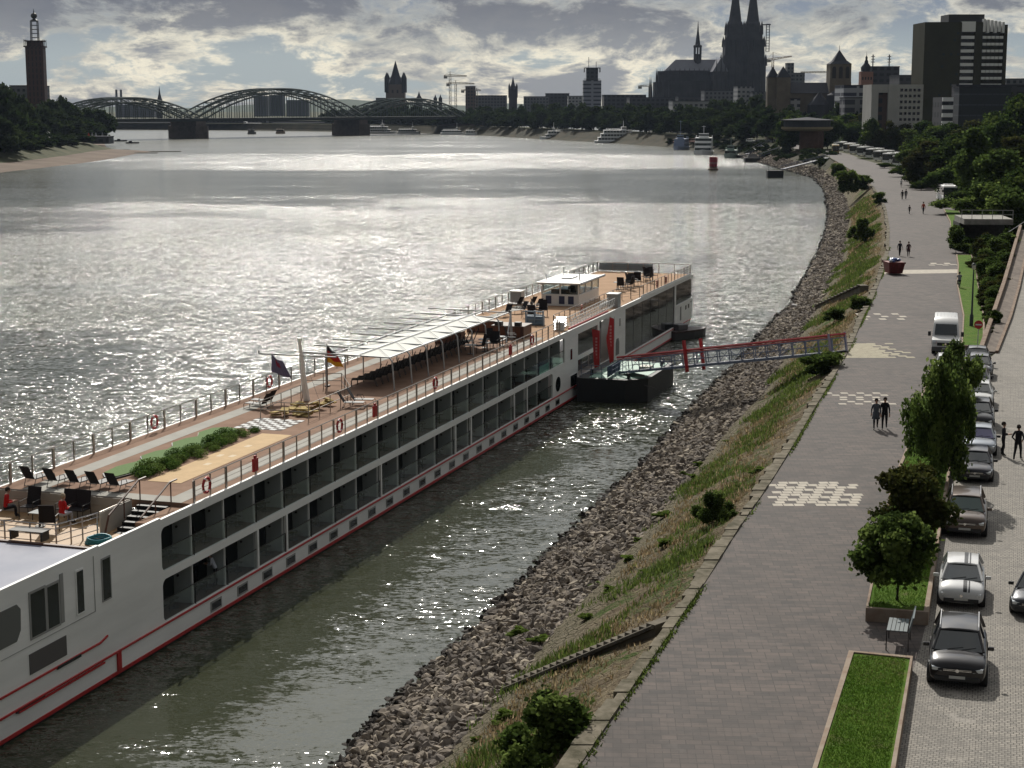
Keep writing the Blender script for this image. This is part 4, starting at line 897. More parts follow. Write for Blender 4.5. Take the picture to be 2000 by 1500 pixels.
# balcony furniture
BC = deck_chair('dark chair standing on a cabin balcony', 'balcony chairs', 'balcony_chair'); BT = table('small dark table on a cabin balcony', .5, .5, DARKM, 'balcony tables', True); BT.name = 'balcony_table'
for row, (zf, nb) in enumerate(((3.62, 20), (1.20, 19))):
    for k in range(nb):
        u0 = 17.4 + 3.37 * k
        put(BC, u0 + 1.7, .85, zf + .005, R(-60 + (k * 37) % 40), f'dark chair on the {nth(k)} {("upper", "lower")[row]} cabin balcony counted from the stern', 'balcony chairs'); put(BT, u0 + 2.45, .75, zf + .005, 0, f'small dark table on the {nth(k)} {("upper", "lower")[row]} cabin balcony counted from the stern', 'balcony tables')
# ================================================================ pontoon and gangway
BLUEG = mat('blue_grey_steel', (.16, .19, .27), .5, .3, var=.2, vscale=1)
MINT = mat('pale_green_deck_paint', (.20, .34, .27), .6, var=.12, vscale=1)
PB = mat('pontoon_black', (.012, .013, .014), .6, var=.3, vscale=.6)
pon = thing('landing_pontoon', 'black steel landing pontoon with pale green deck moored beside the white cruise ship', 'pontoon', sh(87.6, -.45, 0), SA)
m = MB(); m.prism([(0, 0), (0, -4.2), (1.2, -5.9), (8.5, -6.0), (10.8, -6.0), (10.8, 0)], -1.2, 2.0); m.build('pontoon_hull', PB, pon)
m = MB(); m.prism([(.5, -.9), (.5, -4.0), (1.5, -5.5), (8.3, -5.6), (10.4, -5.6), (10.4, -.9)], 2.004, 2.03); m.build('pontoon_deck', MINT, pon)
m = MB(); m.box(6.2, 7.4, -4.9, -3.9, 2.03, 2.25); m.box(2.0, 2.9, -5.2, -4.6, 2.03, 2.1); m.sbuild('pale_hatch', mat('hatch_cream', (.42, .40, .33), .6), pon, bevel=.02)
for x, y in ((.8, -4.3), (1.9, -.8), (8.6, -5.4), (10.2, -5.2)):
    m = MB(); m.tube([(x, y, 2.0), (x, y, 2.5)], .14, 8); m.tube([(x - .22, y, 2.38), (x + .22, y, 2.38)], .06, 6); m.build('bollard', BLACK, pon)
m = MB()
for h in (.4, .75, 1.1):
    m.tube([(.25, -.3, 2 + h), (.25, -3.0, 2 + h), (5.2, -3.0, 2 + h)], .025, 5)
for p in ((.25, -.3), (.25, -1.2), (.25, -2.1), (.25, -3.0), (1.5, -3.0), (2.7, -3.0), (4.0, -3.0), (5.2, -3.0)): m.tube([(*p, 2.0), (*p, 3.1)], .03, 5)
m.build('pontoon_railing', BLUEG, pon)
m = MB(); m.box(.35, 4.8, -2.6, -2.55, 2.1, 3.0); m.build('railing_cloth', mat('dark_blue_cloth', (.05, .07, .11), .8), pon)
for k in range(3):
    m = MB(); m.tube([(1.0 + .9 * k, .12, .9), (1.0 + .9 * k, .12, 1.9)], .2, 8); m.build('rubber_fender', BLACK, pon, smooth=True)
m = MB(); m.tube([gp(1258, 752, 1.9), gp(1330, 775, .9), gp(1395, 795, .6)], .03, 4); tag(m.build('mooring_line', mat('rope', (.08, .075, .07), .9)), 'thin dark mooring line from the pontoon corner down to the riprap', 'rope')
FLG = mat('red_banner', (.48, .03, .03), .7, var=.1)
FLGT = mat('banner_print', (.66, .32, .30), .7)
for k, (u, v, hh) in enumerate(((91.2, -1.5, 3.6), (94.2, -2.0, 4.3))):
    t = thing('banner_flag', ('narrow red banner flag nearest the ship balconies, left of the pair', 'taller red banner flag with twisted lower end, right of the pair')[k], 'flag', sh(u, v, 2.03), SA, 'red banner flags on the pontoon')
    m = MB(); m.tube([(0, 0, 0), (0, 0, hh + .2)], .03, 6); m.lathe([(.3, 0), (.3, .05), (.05, .08)], n=8); m.build('pole', GALV, t)
    m = MB(); n = 12; V = []
    for i in range(n + 1):
        f = i / n; w_ = .75 * (1 - .35 * f if k == 0 else 1 - .75 * abs(f - .45) ** .8); z = hh - f * (hh - .5)
        V += [(.04, .04, z), (.04 + .1 * math.sin(f * 6 + k), w_, z + (.12 if i == 0 else 0) - .2 * f)]
    m.v = V; m.f = [(2 * i, 2 * i + 1, 2 * i + 3, 2 * i + 2) for i in range(n)]; m.m = [0] * n; cl = m.build('banner_cloth', FLG, t, recalc=False)
    m = MB()
    for i in range(7): z = hh - .7 - i * .28; m.cbox((.0, .33, z), (.012, .16, .17)); 
    m.build('banner_print', FLGT, cl)
# gangway: from the pontoon up to the promenade wall
A = Vector(gp(1222, 724, 2.25)); B = Vector((24.6, 126.2, 6.72))
A = Vector((A.x, A.y, 2.25)); d = B - A; Lg = d.length; rz = math.atan2(d.y, d.x); pit = math.asin(d.z / Lg)
gw = thing('gangway', 'blue grey truss gangway with red handrails from pontoon to promenade', 'gangway', A, rz)
GM = Matrix.Rotation(-pit, 4, 'Y')
def gmb(): q = MB(); q.M = GM; return q
m = gmb(); m.box(0, Lg, -.75, .75, -.06, 0); m.build('walkway', mat('gangway_planks', (.16, .17, .19), .7, var=.25, vscale=2, stretch=(6, 1, 1)), gw)
for s_ in (-.8, .8):
    m = gmb(); nb = 18; st = Lg / nb
    m.cbox((Lg / 2, s_, -.12), (Lg, .12, .18)); m.cbox((Lg / 2, s_, .95), (Lg, .07, .07)); m.cbox((Lg / 2, s_, .45), (Lg, .035, .035))
    for k in range(nb + 1):
        m.cbox((min(max(k * st, .04), Lg - .04), s_, .42), (.06, .06, 1.05))
        if k < nb: x0, x1 = (k * st, (k + 1) * st) if k % 2 else ((k + 1) * st, k * st); m.tube([(x0, s_, -.05), (x1, s_, .93)], .022, 4)
    m.build('side_truss', BLUEG, gw)
    m = gmb(); m.tube([(0, s_, 1.22), (Lg, s_, 1.22)], .095, 6); m.tube([(0, s_, 1.05), (Lg, s_, 1.05)], .035, 6); m.build('red_handrail', RED, gw)
m = gmb()
for x in (Lg * .355,):
    for s_ in (-.95, .95): m.cbox((x, s_, .75), (.22, .2, 2.6))
m.sbuild('red_portal_post', RED, gw)
m = gmb()
for s_ in (-.9, .9): m.cbox((Lg - .1, s_, .6), (.14, .14, 1.5))
m.sbuild('end_post', mat('violet_white_post', (.34, .30, .40), .6), gw)
# fender boat at the bow
t = thing('tender_boat', 'small dark grey work boat lying under the bow of the cruise ship', 'boat', (gp(1345, 663, 0)[0], gp(1345, 663, 0)[1] + 1.5, 0), R(40))
m = MB(); m.loft([[(x * .8, y * w_ * .8, z) for y, z in ((-1, .9), (-.8, -.3), (.8, -.3), (1, .9))] for x, w_ in ((-3.5, 1.2), (0, 1.35), (2, 1.1), (3.4, .2))]); m.build('boat_hull', mat('boat_grey', (.07, .07, .075), .5), t, bevel=.05)
m = MB(); m.loft([[(x * .8, y * w_ * .8, z) for y, z in ((-1.03, .75), (-1.03, .95), (1.03, .95), (1.03, .75))] for x, w_ in ((-3.55, 1.2), (0, 1.35), (2, 1.1), (3.45, .2))]); m.build('gunwale', mat('gunwale_dark', (.05, .03, .03), .6), t)
m = MB(); m.box(-1.9, -.4, -.55, .55, .95, 1.6); m.build('boat_cabin', mat('boat_cabin_grey', (.12, .12, .13), .5), t, bevel=.12)

# steps down the bank
def stairs(label, px0, px1, w_=1.35, n=22):
    A = Vector(gp(*px0, 6.3)); B = Vector(gp(*px1, 2.2)); t = thing('bank_stairs', label, 'stairs', (0, 0, 0)); m = MB(); d = B - A; nx = Vector((d.x, d.y, 0)).normalized(); px_ = Vector((-nx.y, nx.x, 0))
    for k in range(n):
        f = (k + .5) / n; p = A.lerp(B, f); m.cbox((p.x, p.y, p.z - .18), (d.length / n * 1.02, w_, .9), math.atan2(d.y, d.x))
    m.build('steps', mat('old_step_stone', (.11, .098, .078), .95, col2=(.17, .15, .12), vscale=1.5), t); m = MB()
    for s_ in (1,): a = A + px_ * s_ * (w_ / 2 + .1); b = B + px_ * s_ * (w_ / 2 + .1); m.tube([a + Vector((0, 0, .12)), b + Vector((0, 0, .12))], .09, 5)
    m.build('side_wall', mat('dark_kerbstone', (.09, .08, .065), .9, var=.4, vscale=2), t)
stairs('stone steps crossing the bank, nearest flight by the big bush', (1300, 1222), (1010, 1342))
stairs('stone steps beside the low groyne beyond the gangway', (1688, 560), (1600, 600), .9, 14)
m = MB(); a = gp(1546, 600, .5); b = gp(1600, 602, 1.0); m.prism([(a[0], a[1] - .7), (b[0] + 2, b[1] - .9), (b[0] + 2, b[1] + .5), (a[0], a[1] + .9)], -.5, .9); tag(m.build('dark_groyne', mat('wet_groyne', (.035, .03, .028), .7, var=.4, vscale=2, bump=.5), bevel=.2), 'dark low stone groyne sticking out of the riprap beyond the gangway', 'groyne')

# ================================================================ planters, lawns and street furniture
SETT = mat('kerb_sandstone', (.22, .155, .115), .9, col2=(.30, .25, .20), vscale=1.5, bump=.2)
def planter(name, label, L, Rr, z=7.0, far=True, lab=None):
    t = thing(name, label, 'planter', (0, 0, 0)); w_ = .13
    poly = L + list(reversed(Rr)); inner = [(x + w_, y) for x, y in L] + [(x - w_, y) for x, y in reversed(Rr)]
    inner = [(x, y + (.18 if i in (0, len(inner) - 1) else (-.18 if i in (len(L) - 1, len(L)) else 0))) for i, (x, y) in enumerate(inner)]
    m = MB(); n = len(poly); V = [(x, y, 6.4) for x, y in poly] + [(x, y, z) for x, y in poly] + [(x, y, z) for x, y in inner] + [(x, y, z - .1) for x, y in inner]
    for k in range(3): m.f += [(k * n + i, k * n + (i + 1) % n, (k + 1) * n + (i + 1) % n, (k + 1) * n + i) for i in range(n)]
    m.v = V; m.m = [0] * len(m.f); m.build('planter_wall', SETT, t)
    m = MB(); nL = len(L)
    m.v = [(x, y, z - .05) for x, y in inner]; m.f = [(i, i + 1, 2 * nL - 2 - i, 2 * nL - 1 - i) for i in range(nL - 1)]; m.m = [0] * (nL - 1); m.build('lawn', LAWN, t, recalc=False); return t
planter('grass_planter', 'near empty lawn bed in a low stone kerb at the bottom of the picture', [(6.0, 36.0), (8.25, 44.3), (11.25, 54.5)], [(8.0, 35.3), (10.5, 44.2), (13.25, 53.9)])
planter('grass_planter', 'long raised lawn bed with young trees between promenade and parked cars', [(12.8, 59.3), (15.6, 70.0), (18.6, 81.0), (21.6, 90.5)], [(14.95, 58.8), (18.0, 69.5), (21.2, 80.6), (23.9, 90.0)])
planter('grass_planter', 'second tree lawn further along beside the middle parked cars', [(22.1, 92.5), (25.4, 104.0), (28.2, 113.5), (30.2, 120.5)], [(24.5, 92.0), (27.6, 103.3), (30.3, 112.8), (32.2, 119.7)])
planter('lawn_strip', 'bright narrow lawn with street lamp beyond the white van', [(34.5, 129.0), (39.6, 148.1), (46, 175), (51.3, 195.0), (54.7, 209)], [(36.3, 129.1), (41.2, 147), (48, 174), (53.4, 195.0), (56.6, 209)], 6.72)
planter('lawn_strip', 'far small bright lawn before the underpass', [(58.0, 221), (62.0, 240), (69.0, 268), (76.0, 300)], [(60.0, 219), (65.0, 238), (72.0, 266), (77.6, 296)], 6.72)
# paved gap with bench between the two near planters
t = thing('table_bench', 'grey metal bench table standing in the gap between two lawn beds', 'bench', (13.35, 56.6, 6.506), R(-16))
m = MB()
for k in range(5): m.box(-.33 + .14 * k, -.21 + .14 * k, -.75, .75, .70, .73)
m.build('slatted_top', mat('bench_grey_green', (.10, .125, .135), .45), t)
m = MB(); m.cbox((.48, 0, .95), (.05, 1.5, .55), ry=R(14)); m.build('backrest', mat('bench_back', (.16, .19, .20), .45), t)
m = MB()
for y in (-.7, .7): m.tube([(-.33, y, 0), (-.33, y, .7), (.4, y, .7), (.4, y, 0)], .025, 5); m.tube([(.4, y, .7), (.55, y, 1.2)], .025, 5)
m.build('bench_frame', DARKM, t)
# stone ramp strip between lawn and road
m = MB(); Pl = [(35.5, 126.6), (41.2, 143.7), (47.4, 162.4), (57.0, 192), (64.3, 214.5)]; Pr = [(36.3, 126.3), (42.3, 143.5), (48.5, 162.2), (58.0, 191.7), (65.3, 214.3)]
for i in range(4):
    zz_ = lambda x, y: 6.62 + (y - 126) * .0305
    m.prism([Pl[i], Pr[i], Pr[i + 1], Pl[i + 1]], 6.2, zz_)
rw = tag(m.build('stone_ramp', mat('ramp_stone', (.12, .10, .088), .9, col2=(.20, .17, .145), vscale=1.2, bump=.3, stretch=(1.5, .4, 1))), 'wedge shaped sloping stone strip between far lawn and cobbled road', 'ramp')
m = MB()
for i in range(4):
    z0 = lambda x, y: 6.3; z1 = lambda x, y: 6.95 + (y - 126) * .034
    a, b = Pl[i], Pl[i + 1]; m.prism([(a[0] - .35, a[1]), (a[0], a[1]), (b[0], b[1]), (b[0] - .35, b[1])], z0, z1)
    z1b = lambda x, y: 6.7 + (y - 126) * .031
    a, b = Pr[i], Pr[i + 1]; m.prism([(a[0] + .01, a[1]), (a[0] + .25, a[1]), (b[0] + .25, b[1]), (b[0] + .01, b[1])], 6.2, z1b)
tag(m.build('ramp_wall', mat('ramp_brick', (.16, .10, .075), .9, col2=(.28, .23, .18), vscale=2.5, bump=.4)), 'low brick and stone wall edging the sloping ramp strip', 'wall')
# street lamp
x, y, _ = gp(1897, 636, 6.7)
t = thing('street_lamp', 'tall dark green street lamp on the lawn beyond the white van', 'street lamp', (x, y, 6.68))
m = MB(); m.lathe([(.16, 0), (.16, .9), (.09, 1.0), (.055, 4.6), (.05, 4.7)], n=10); m.build('lamp_post', mat('lamp_green', (.02, .035, .03), .5), t, smooth=True)
m = MB(); m.lathe([(.06, 4.7), (.14, 4.8), (.17, 5.1)], n=10); m.build('lamp_glass', mat('lamp_glass', (.5, .5, .42), .2), t); m = MB(); m.lathe([(.21, 5.1), (.12, 5.22), (.02, 5.3)], n=10); m.build('lamp_cap', mat('lamp_green2', (.02, .035, .03), .5), t)
# no entry sign
x, y, _ = gp(1908, 706, 6.5)
t = thing('traffic_sign', 'round red no entry sign with white bar on a thin pole', 'traffic sign', (x, y, 6.5), R(-15))
m = MB(); m.tube([(0, .04, 0), (0, .04, 2.9)], .03, 6); m.build('sign_pole', GALV, t)
m = MB(); P = [(.31 * math.cos(a), 2.7 + .31 * math.sin(a)) for a in np.linspace(0, 2 * math.pi, 25)[:-1]]; m.vprism(P, -.01, .01, 'y'); sg = m.build('sign_disc', RED, t); m = MB(); m.box(-.22, .22, -.016, -.011, 2.65, 2.75); m.build('white_bar', WHITE, sg)
# red skip with blue sacks
x, y, _ = gp(1750, 537, 6.5)
t = thing('skip_container', 'dark red open skip heaped with blue rubbish sacks', 'container', (x, y + 1.2, 6.506), R(4))
m = MB(); m.loft([[(sx * a, sy * b, z) for sx, sy in ((-1, -1), (1, -1), (1, 1), (-1, 1))] for a, b, z in ((.72, .9, .12), (.92, 1.2, 1.35))]); m.box(-.96, .96, -1.24, -1.2, 1.2, 1.38); m.box(-.96, .96, 1.2, 1.24, 1.2, 1.38); m.build('skip_body', mat('skip_red', (.15, .02, .018), .6, var=.3, vscale=3), t)
m = MB()
for a in (-.6, 0, .6): m.cbox((a, -1.1, .72), (.07, .08, 1.1), rx=R(13))
m.sbuild('skip_rib', mat('skip_red2', (.11, .015, .014), .6), t)
BLB = [mat('blue_sack', (.02, .06, .22), .35), mat('pale_sack', (.45, .5, .55), .4)]
r_ = random.Random(2)
for k in range(8):
    m = MB(); c = (r_.uniform(-.6, .6), r_.uniform(-.9, .9), 1.38 + r_.uniform(0, .25)); s_ = r_.uniform(.28, .42)
    V = ICO * s_ * np.array([1.1, 1.0, .75]) * (1 + .2 * rng.normal(size=(12, 1))) + np.array(c); m.add([tuple(v) for v in V], [tuple(f) for f in IF]); o = m.build('rubbish_sack', BLB[1 if k == 5 else 0], smooth='all'); o.location = t.location; sd_ = o.modifiers.new('s', 'SUBSURF'); sd_.levels = sd_.render_levels = 1
    tag(o, 'pale blue white sack on the front of the skip heap' if k == 5 else f'{nth(k if k < 5 else k - 1)} blue rubbish sack of the heap on the red skip in piling order', 'sack', 'sacks on the skip')
# underpass below the street
t = thing('underpass_bridge', 'small concrete footbridge slab with railing over a dark recess in the greenery', 'bridge', (56.6, 213, 6.5), R(-6))
m = MB(); m.box(0, 6.0, 0, 8, 3.6, 4.3); m.build('slab', CONC, t); m = MB(); m.box(-.15, 0, 3, 8, 0, 3.6); m.box(0, 6.0, 6, 6.3, 0, 3.6); m.build('abutment', mat('dark_concrete', (.07, .07, .065), .9, var=.3), t)
m = MB()
for h in (.55, 1.1): m.tube([(-.4, .1, 4.3 + h), (6.0, .1, 4.3 + h)], .04, 5)
for k in range(6): m.tube([(-.3 + 1.25 * k, .1, 4.3), (-.3 + 1.25 * k, .1, 5.4)], .04, 5)
m.build('slab_railing', mat('pale_rail', (.33, .33, .31), .6), t)
m = MB(); m.tube([(2.5, -3, 1.2), (6.5, -8, 5.0)], .045, 5); m.build('stair_rail', GALV, t)

LG = [leafmat('lawn_blade_a', (.05, .10, .012)), leafmat('lawn_blade_b', (.075, .13, .02)), leafmat('lawn_blade_c', (.12, .13, .04))]
# blades on the two nearest lawn beds
def lawn_blades(name, label, L, Rr, z, N, seed):
    r = np.random.default_rng(seed); fl, fr2 = fx(L), fx(Rr); y = L[0][1] + .3 + (L[-1][1] - L[0][1] - .8) * r.random(N); a = np.array([fl(q) for q in y]) + .2; b = np.array([fr2(q) for q in y]) - .2; x = a + (b - a) * r.random(N)
    an = r.random(N) * 6.283; h = .03 + .07 * r.random(N) ** 2; w_ = .012; dx, dy = np.cos(an), np.sin(an); ln = h * .8
    V = np.stack([np.stack([x - dy * w_, y + dx * w_, np.full(N, z)], 1), np.stack([x + dy * w_, y - dx * w_, np.full(N, z)], 1), np.stack([x + dx * ln, y + dy * ln, z + h], 1)], 1)
    o = bpy.data.objects.new(name, mesh_np(name, V.reshape(-1, 3), np.arange(N * 3).reshape(-1, 3), LG, (np.sin(x * 1.7) + np.cos(y * 1.3) + r.random(N) * 2 > 1.2).astype(int) * 1 + (r.random(N) < .2))); COL.objects.link(o); tag(o, label, 'grass', kind='stuff')
lawn_blades('lawn_grass', 'short grass blades of the nearest lawn bed', [(6.0, 36.0), (8.25, 44.3), (11.25, 54.5)], [(8.0, 35.3), (10.5, 44.2), (13.25, 53.9)], 6.95, 26000, 71)
lawn_blades('lawn_grass', 'short grass blades of the tree planted lawn bed', [(12.8, 59.3), (15.6, 70.0), (18.6, 81.0), (21.6, 90.5)], [(14.95, 58.8), (18.0, 69.5), (21.2, 80.6), (23.9, 90.0)], 6.95, 22000, 72)
# ================================================================ vehicles
def paint(name, c, metal=.5, rough=.28): return mat(name, c, rough, metal, coat=.6)
WS = mat('windscreen_glass', (.02, .028, .032), .05, spec=.9, coat=.5)
PLATE = mat('number_plate', (.5, .5, .47), .5); DGR = mat('grille_dark', (.01, .01, .011), .4); TL = mat('tail_lamp', (.3, .01, .01), .3)
CARS = {  # station: t along length from front, half width, belt z, bonnet/boot crown ; greenhouse: base front, top front, top rear, base rear, roof z, roof half width
 'suv': dict(L=4.45, W=.92, gc=.24, body=[(0, .78, .30, .72), (.02, .84, .26, .86), (.07, .90, .24, .98), (.24, .92, .22, 1.06), (.5, .92, .22, 1.08), (.85, .92, .24, 1.10), (.97, .88, .30, 1.08), (1, .82, .40, .98)], gh=(.235, .40, .90, .985), rz=1.66, rw=.62, r=.36, rails=True),
 'hatch': dict(L=3.95, W=.85, gc=.18, body=[(0, .70, .26, .58), (.02, .78, .22, .72), (.08, .83, .20, .84), (.25, .85, .18, .96), (.5, .85, .18, .98), (.85, .85, .2, 1.0), (.97, .80, .3, .98), (1, .74, .38, .9)], gh=(.215, .42, .88, .985), rz=1.48, rw=.56, r=.32, rails=False),
 'sedan': dict(L=4.5, W=.88, gc=.16, body=[(0, .74, .24, .58), (.02, .82, .20, .70), (.08, .87, .18, .78), (.27, .88, .17, .90), (.5, .88, .17, .92), (.82, .88, .19, .96), (.97, .84, .28, .94), (1, .80, .36, .86)], gh=(.25, .40, .76, .91), rz=1.42, rw=.58, r=.32, rails=False)}
def car(label, kind, pm, px, py, hd=None, stripes=False, roofm=None, plate=True, grille='bars', cat='car', scale=1.0, glass=None, group=None, name='parked_car', x_y=None):
    P = CARS[kind]; L, W = P['L'], P['W']
    X0, Y0, _ = gp(px, py, 6.5) if x_y is None else (*x_y, 0)
    hd = R(-15.5) if hd is None else hd
    # local frame: y runs from the nose (0, facing the viewer) to the tail
    t = thing(name, label, cat, (X0, Y0, RZ(Y0) + .004), hd, group); t.scale = (scale, scale * .88, scale * .94)
    rings = []
    B = []
    for i in range(len(P['body']) - 1):
        a, b = P['body'][i], P['body'][i + 1]; B.append(a)
        if b[0] - a[0] > .1: B.append(tuple((p + q) / 2 for p, q in zip(a, b)))
    B.append(P['body'][-1])
    for tt, w_, zb, zt in B:
        y = tt * L; m_ = zb + (zt - zb) * .5
        half = [(w_ * .80, zb - .02), (w_ * .96, zb + .08), (w_, m_), (w_ * .985, zt - .10), (w_ * .90, zt - .02), (w_ * .5, zt + .035), (0, zt + .05)]
        ring = [(x, y, z) for x, z in half] + [(-x, y, z) for x, z in reversed(half[:-1])]
        rings.append(ring)
    m = MB(); m.loft(rings); body = m.build('body', pm, t, smooth=True); sb = body.modifiers.new('s', 'SUBSURF'); sb.levels = sb.render_levels = 1
    # wheel arches and wheels
    for k, ty_ in enumerate((.19, .80)):
        for s in (-1, 1):
            y = ty_ * L; r = P['r']
            m = MB(); m.tube([(s * (W - .2), y, r), (s * (W + .012), y, r)], r + .05, 18); m.build('wheel_arch', PLASTB, t)
            m = MB(); m.tube([(s * (W - .22), y, r), (s * (W + .03), y, r)], r, 18); wh_ = m.build('wheel', TYRE, t, smooth=True)
            m = MB(); m.tube([(s * (W + .02), y, r), (s * (W + .038), y, r)], r * .62, 10); m.build('rim', RIM, wh_)
    # greenhouse
    a, b, c, d = [q * L for q in P['gh']]; rz_, rw = P['rz'], P['rw']; zb = 1.0 * P['body'][3][3] + .015
    wb = W * .87
    m = MB(); e_ = .03
    base = [(-wb, a), (wb, a), (wb, d), (-wb, d)]; topp = [(-rw, b), (rw, b), (rw, c), (-rw, c)]
    V = [(x, y, zb) for x, y in base] + [(x, y, rz_ - .05) for x, y in topp]
    m.add(V, [(0, 1, 5, 4)]); m.build('windscreen', glass or WS, t)
    m = MB(); m.add(V, [(1, 2, 6, 5), (3, 0, 4, 7)]); m.build('side_windows', WS, t, recalc=False)
    m = MB(); m.add(V, [(2, 3, 7, 6)]); m.build('rear_window', WS, t, recalc=False)
    m = MB()
    for s in (-1, 1):
        m.tube([(s * wb, a, zb), (s * rw, b, rz_ - .04)], .045, 6); m.tube([(s * wb, d, zb), (s * rw, c, rz_ - .04)], .06, 6)
        mb_ = (a + d) / 2 + .1; m.tube([(s * (wb + .005), mb_, zb), (s * (rw + .005), (b + c) / 2 + .1, rz_ - .05)], .035, 6)
    m.sbuild('pillar', pm, t)
    m = MB(); rr = []
    for yy_, dz in ((b - .06, -.05), (b + .06, -.015), ((b + c) / 2, .03), (c - .1, -.005), (c + .08, -.06)):
        rr.append([(x * (rw + .03), yy_, rz_ + dz + zz__) for x, zz__ in ((-1, -.06), (-.96, -.01), (-.5, .02), (0, .028), (.5, .02), (.96, -.01), (1, -.06))])
    m.loft(rr, cap=False, close=False); rf = m.build('roof', roofm or pm, t, smooth=True); so2 = rf.modifiers.new('t', 'SOLIDIFY'); so2.thickness = .03
    if P['rails']:
        for s in (-1, 1): m = MB(); m.tube([(s * (rw - .01), b, rz_ - .01), (s * (rw - .01), b + .1, rz_ + .06), (s * (rw - .01), c - .1, rz_ + .06), (s * (rw - .01), c, rz_ - .01)], .022, 6); m.build('roof_rail', RIM, t)
    f0 = P['body'][0]; zt, zl = f0[3], f0[2]; w0 = f0[1]
    for s in (-1, 1):
        m = MB(); m.loft([[(s * (w0 - .30), .015, zt - .10), (s * (w0 + .0), .03, zt - .07), (s * (w0 + .0), .03, zt + .03), (s * (w0 - .26), .03, zt + .01)], [(s * (w0 - .22), .02 * L + .04, zt - .05), (s * (W * .965), .05 * L + .1, zt + .02), (s * (W * .955), .06 * L + .12, zt + .14), (s * (w0 - .18), .03 * L + .05, zt + .125)]]); m.build('headlight', LAMPM, t)
        m = MB(); m.cbox((s * (W + .10), a + .32, zb + .07), (.20, .10, .14)); m.build('wing_mirror', pm if kind != 'sedan' else PLASTB, t, bevel=.03)
    m = MB()
    gw_ = w0 - .34
    if grille == 'bars':
        m.box(-gw_, gw_, -.012, .03, zt - .10, zt + .0); m.build('grille', DGR, t); m = MB(); m.box(-gw_, gw_, -.022, -.014, zt - .065, zt - .045); m.box(-gw_, gw_, -.022, -.014, zt - .02, zt - .005); m.build('grille_bar', CHROME, t)
    else:
        m.vprism([(-w0 + .1, zt - .17), (-w0 + .22, zt - .30), (w0 - .22, zt - .30), (w0 - .1, zt - .17)], -.02, .03, 'y'); m.build('grille', DGR, t)
    m = MB(); P_ = [(.06 * math.cos(q), zt - .045 + .06 * math.sin(q)) for q in np.linspace(0, 6.283, 13)[:-1]]; m.vprism(P_, -.035, -.024, 'y'); m.build('badge', CHROME, t)
    m = MB(); m.box(-w0 * .9, w0 * .9, -.03, .04, zl + .0, zl + .16); m.build('lower_bumper', PLASTB, t, bevel=.02)
    if plate: m = MB(); m.box(-.25, .25, -.045, -.034, zl + .10, zl + .20); m.build('number_plate', PLATE, t)
    m = MB(); m.tube([(-.35, a + .02, zb + .03), (.15, a + .13, zb + .10)], .012, 4); m.tube([(.1, a + .02, zb + .03), (.55, a + .13, zb + .10)], .012, 4); m.build('wiper', PLASTB, t)
    if stripes:
        SB = mat('black_stripe', (.015, .015, .017), .35)
        bpy.context.view_layer.update(); dgc = bpy.context.evaluated_depsgraph_get()
        def ontop(name, x0, x1, mm):
            for src, ya, yb in ((body, .04, a - .03), (rf, b + .0, c)):
                ev = src.evaluated_get(dgc); m = MB(); pts = []
                for q in range(17):
                    y = ya + (yb - ya) * q / 16; hz = []
                    for x in (x0, x1):
                        ok, loc, _n, _i = ev.ray_cast(Vector((x, y, 3.0)), Vector((0, 0, -1)))
                        hz.append(loc.z + .012 if ok else None)
                    if None not in hz: pts.append((y, hz))
                for (y0, h0), (y1, h1) in zip(pts[:-1], pts[1:]): m.quad((x0, y0, h0[0]), (x1, y0, h0[1]), (x1, y1, h1[1]), (x0, y1, h1[0]))
                if m.f:
                    m.build(name, mm, src, recalc=False)
        ontop('bonnet_stripe', .06, .20, SB); ontop('bonnet_stripe', .25, .30, SB)
    return t
car('black crossover with silver roof rails, nearest parked car at the bottom right', 'suv', paint('paint_black', (.018, .016, .018)), 1868, 1348, scale=1.0)
car('white hatchback with two black racing stripes over bonnet and roof', 'hatch', paint('paint_white', (.60, .60, .60), .0, .3), 1876, 1190, stripes=True, grille='wide')
car('brown metallic crossover parked behind the striped white hatchback', 'suv', paint('paint_bronze', (.10, .075, .062), .7, .3), 1883, 1052, glass=mat('green_tint_glass', (.05, .085, .075), .05, coat=.5))
car('dark grey saloon parked beside the planter, front of the two touching cars', 'sedan', paint('paint_graphite', (.035, .033, .04), .7, .3), 1903, 944)
car('silver blue saloon with pale violet windscreen just behind the dark grey saloon', 'sedan', paint('paint_silverblue', (.22, .24, .27), .8, .3), 1912, 893, glass=mat('violet_glass', (.12, .11, .24), .08, coat=.5))
car('black estate car between the white car and the silver blue saloon', 'hatch', paint('paint_black2', (.025, .022, .026)), 1909, 842, scale=1.06)
car('plain white hatchback in the middle of the parked row', 'hatch', paint('paint_white2', (.55, .55, .54), .0, .3), 1911, 800, scale=1.02)
car('silver grey saloon behind the plain white hatchback', 'sedan', paint('paint_silver', (.20, .19, .19), .8, .3), 1906, 768)
car('dark grey hatchback second from the far end of the row', 'hatch', paint('paint_grey3', (.06, .06, .065), .6, .3), 1911, 742, scale=1.05)
car('dark car at the far end of the row under the lawn wall', 'sedan', paint('paint_grey4', (.07, .072, .078), .6, .3), 1907, 722)
car('dark car cut by the right picture edge on the cobbled road', 'sedan', paint('paint_black3', (.02, .022, .03)), 2017, 1210, hd=R(-24))
car('white car half hidden by the trees in front of the van', 'hatch', paint('paint_white4', (.6, .6, .6), .0, .3), 0, 0, x_y=(29.6, 114.2), hd=R(-14))
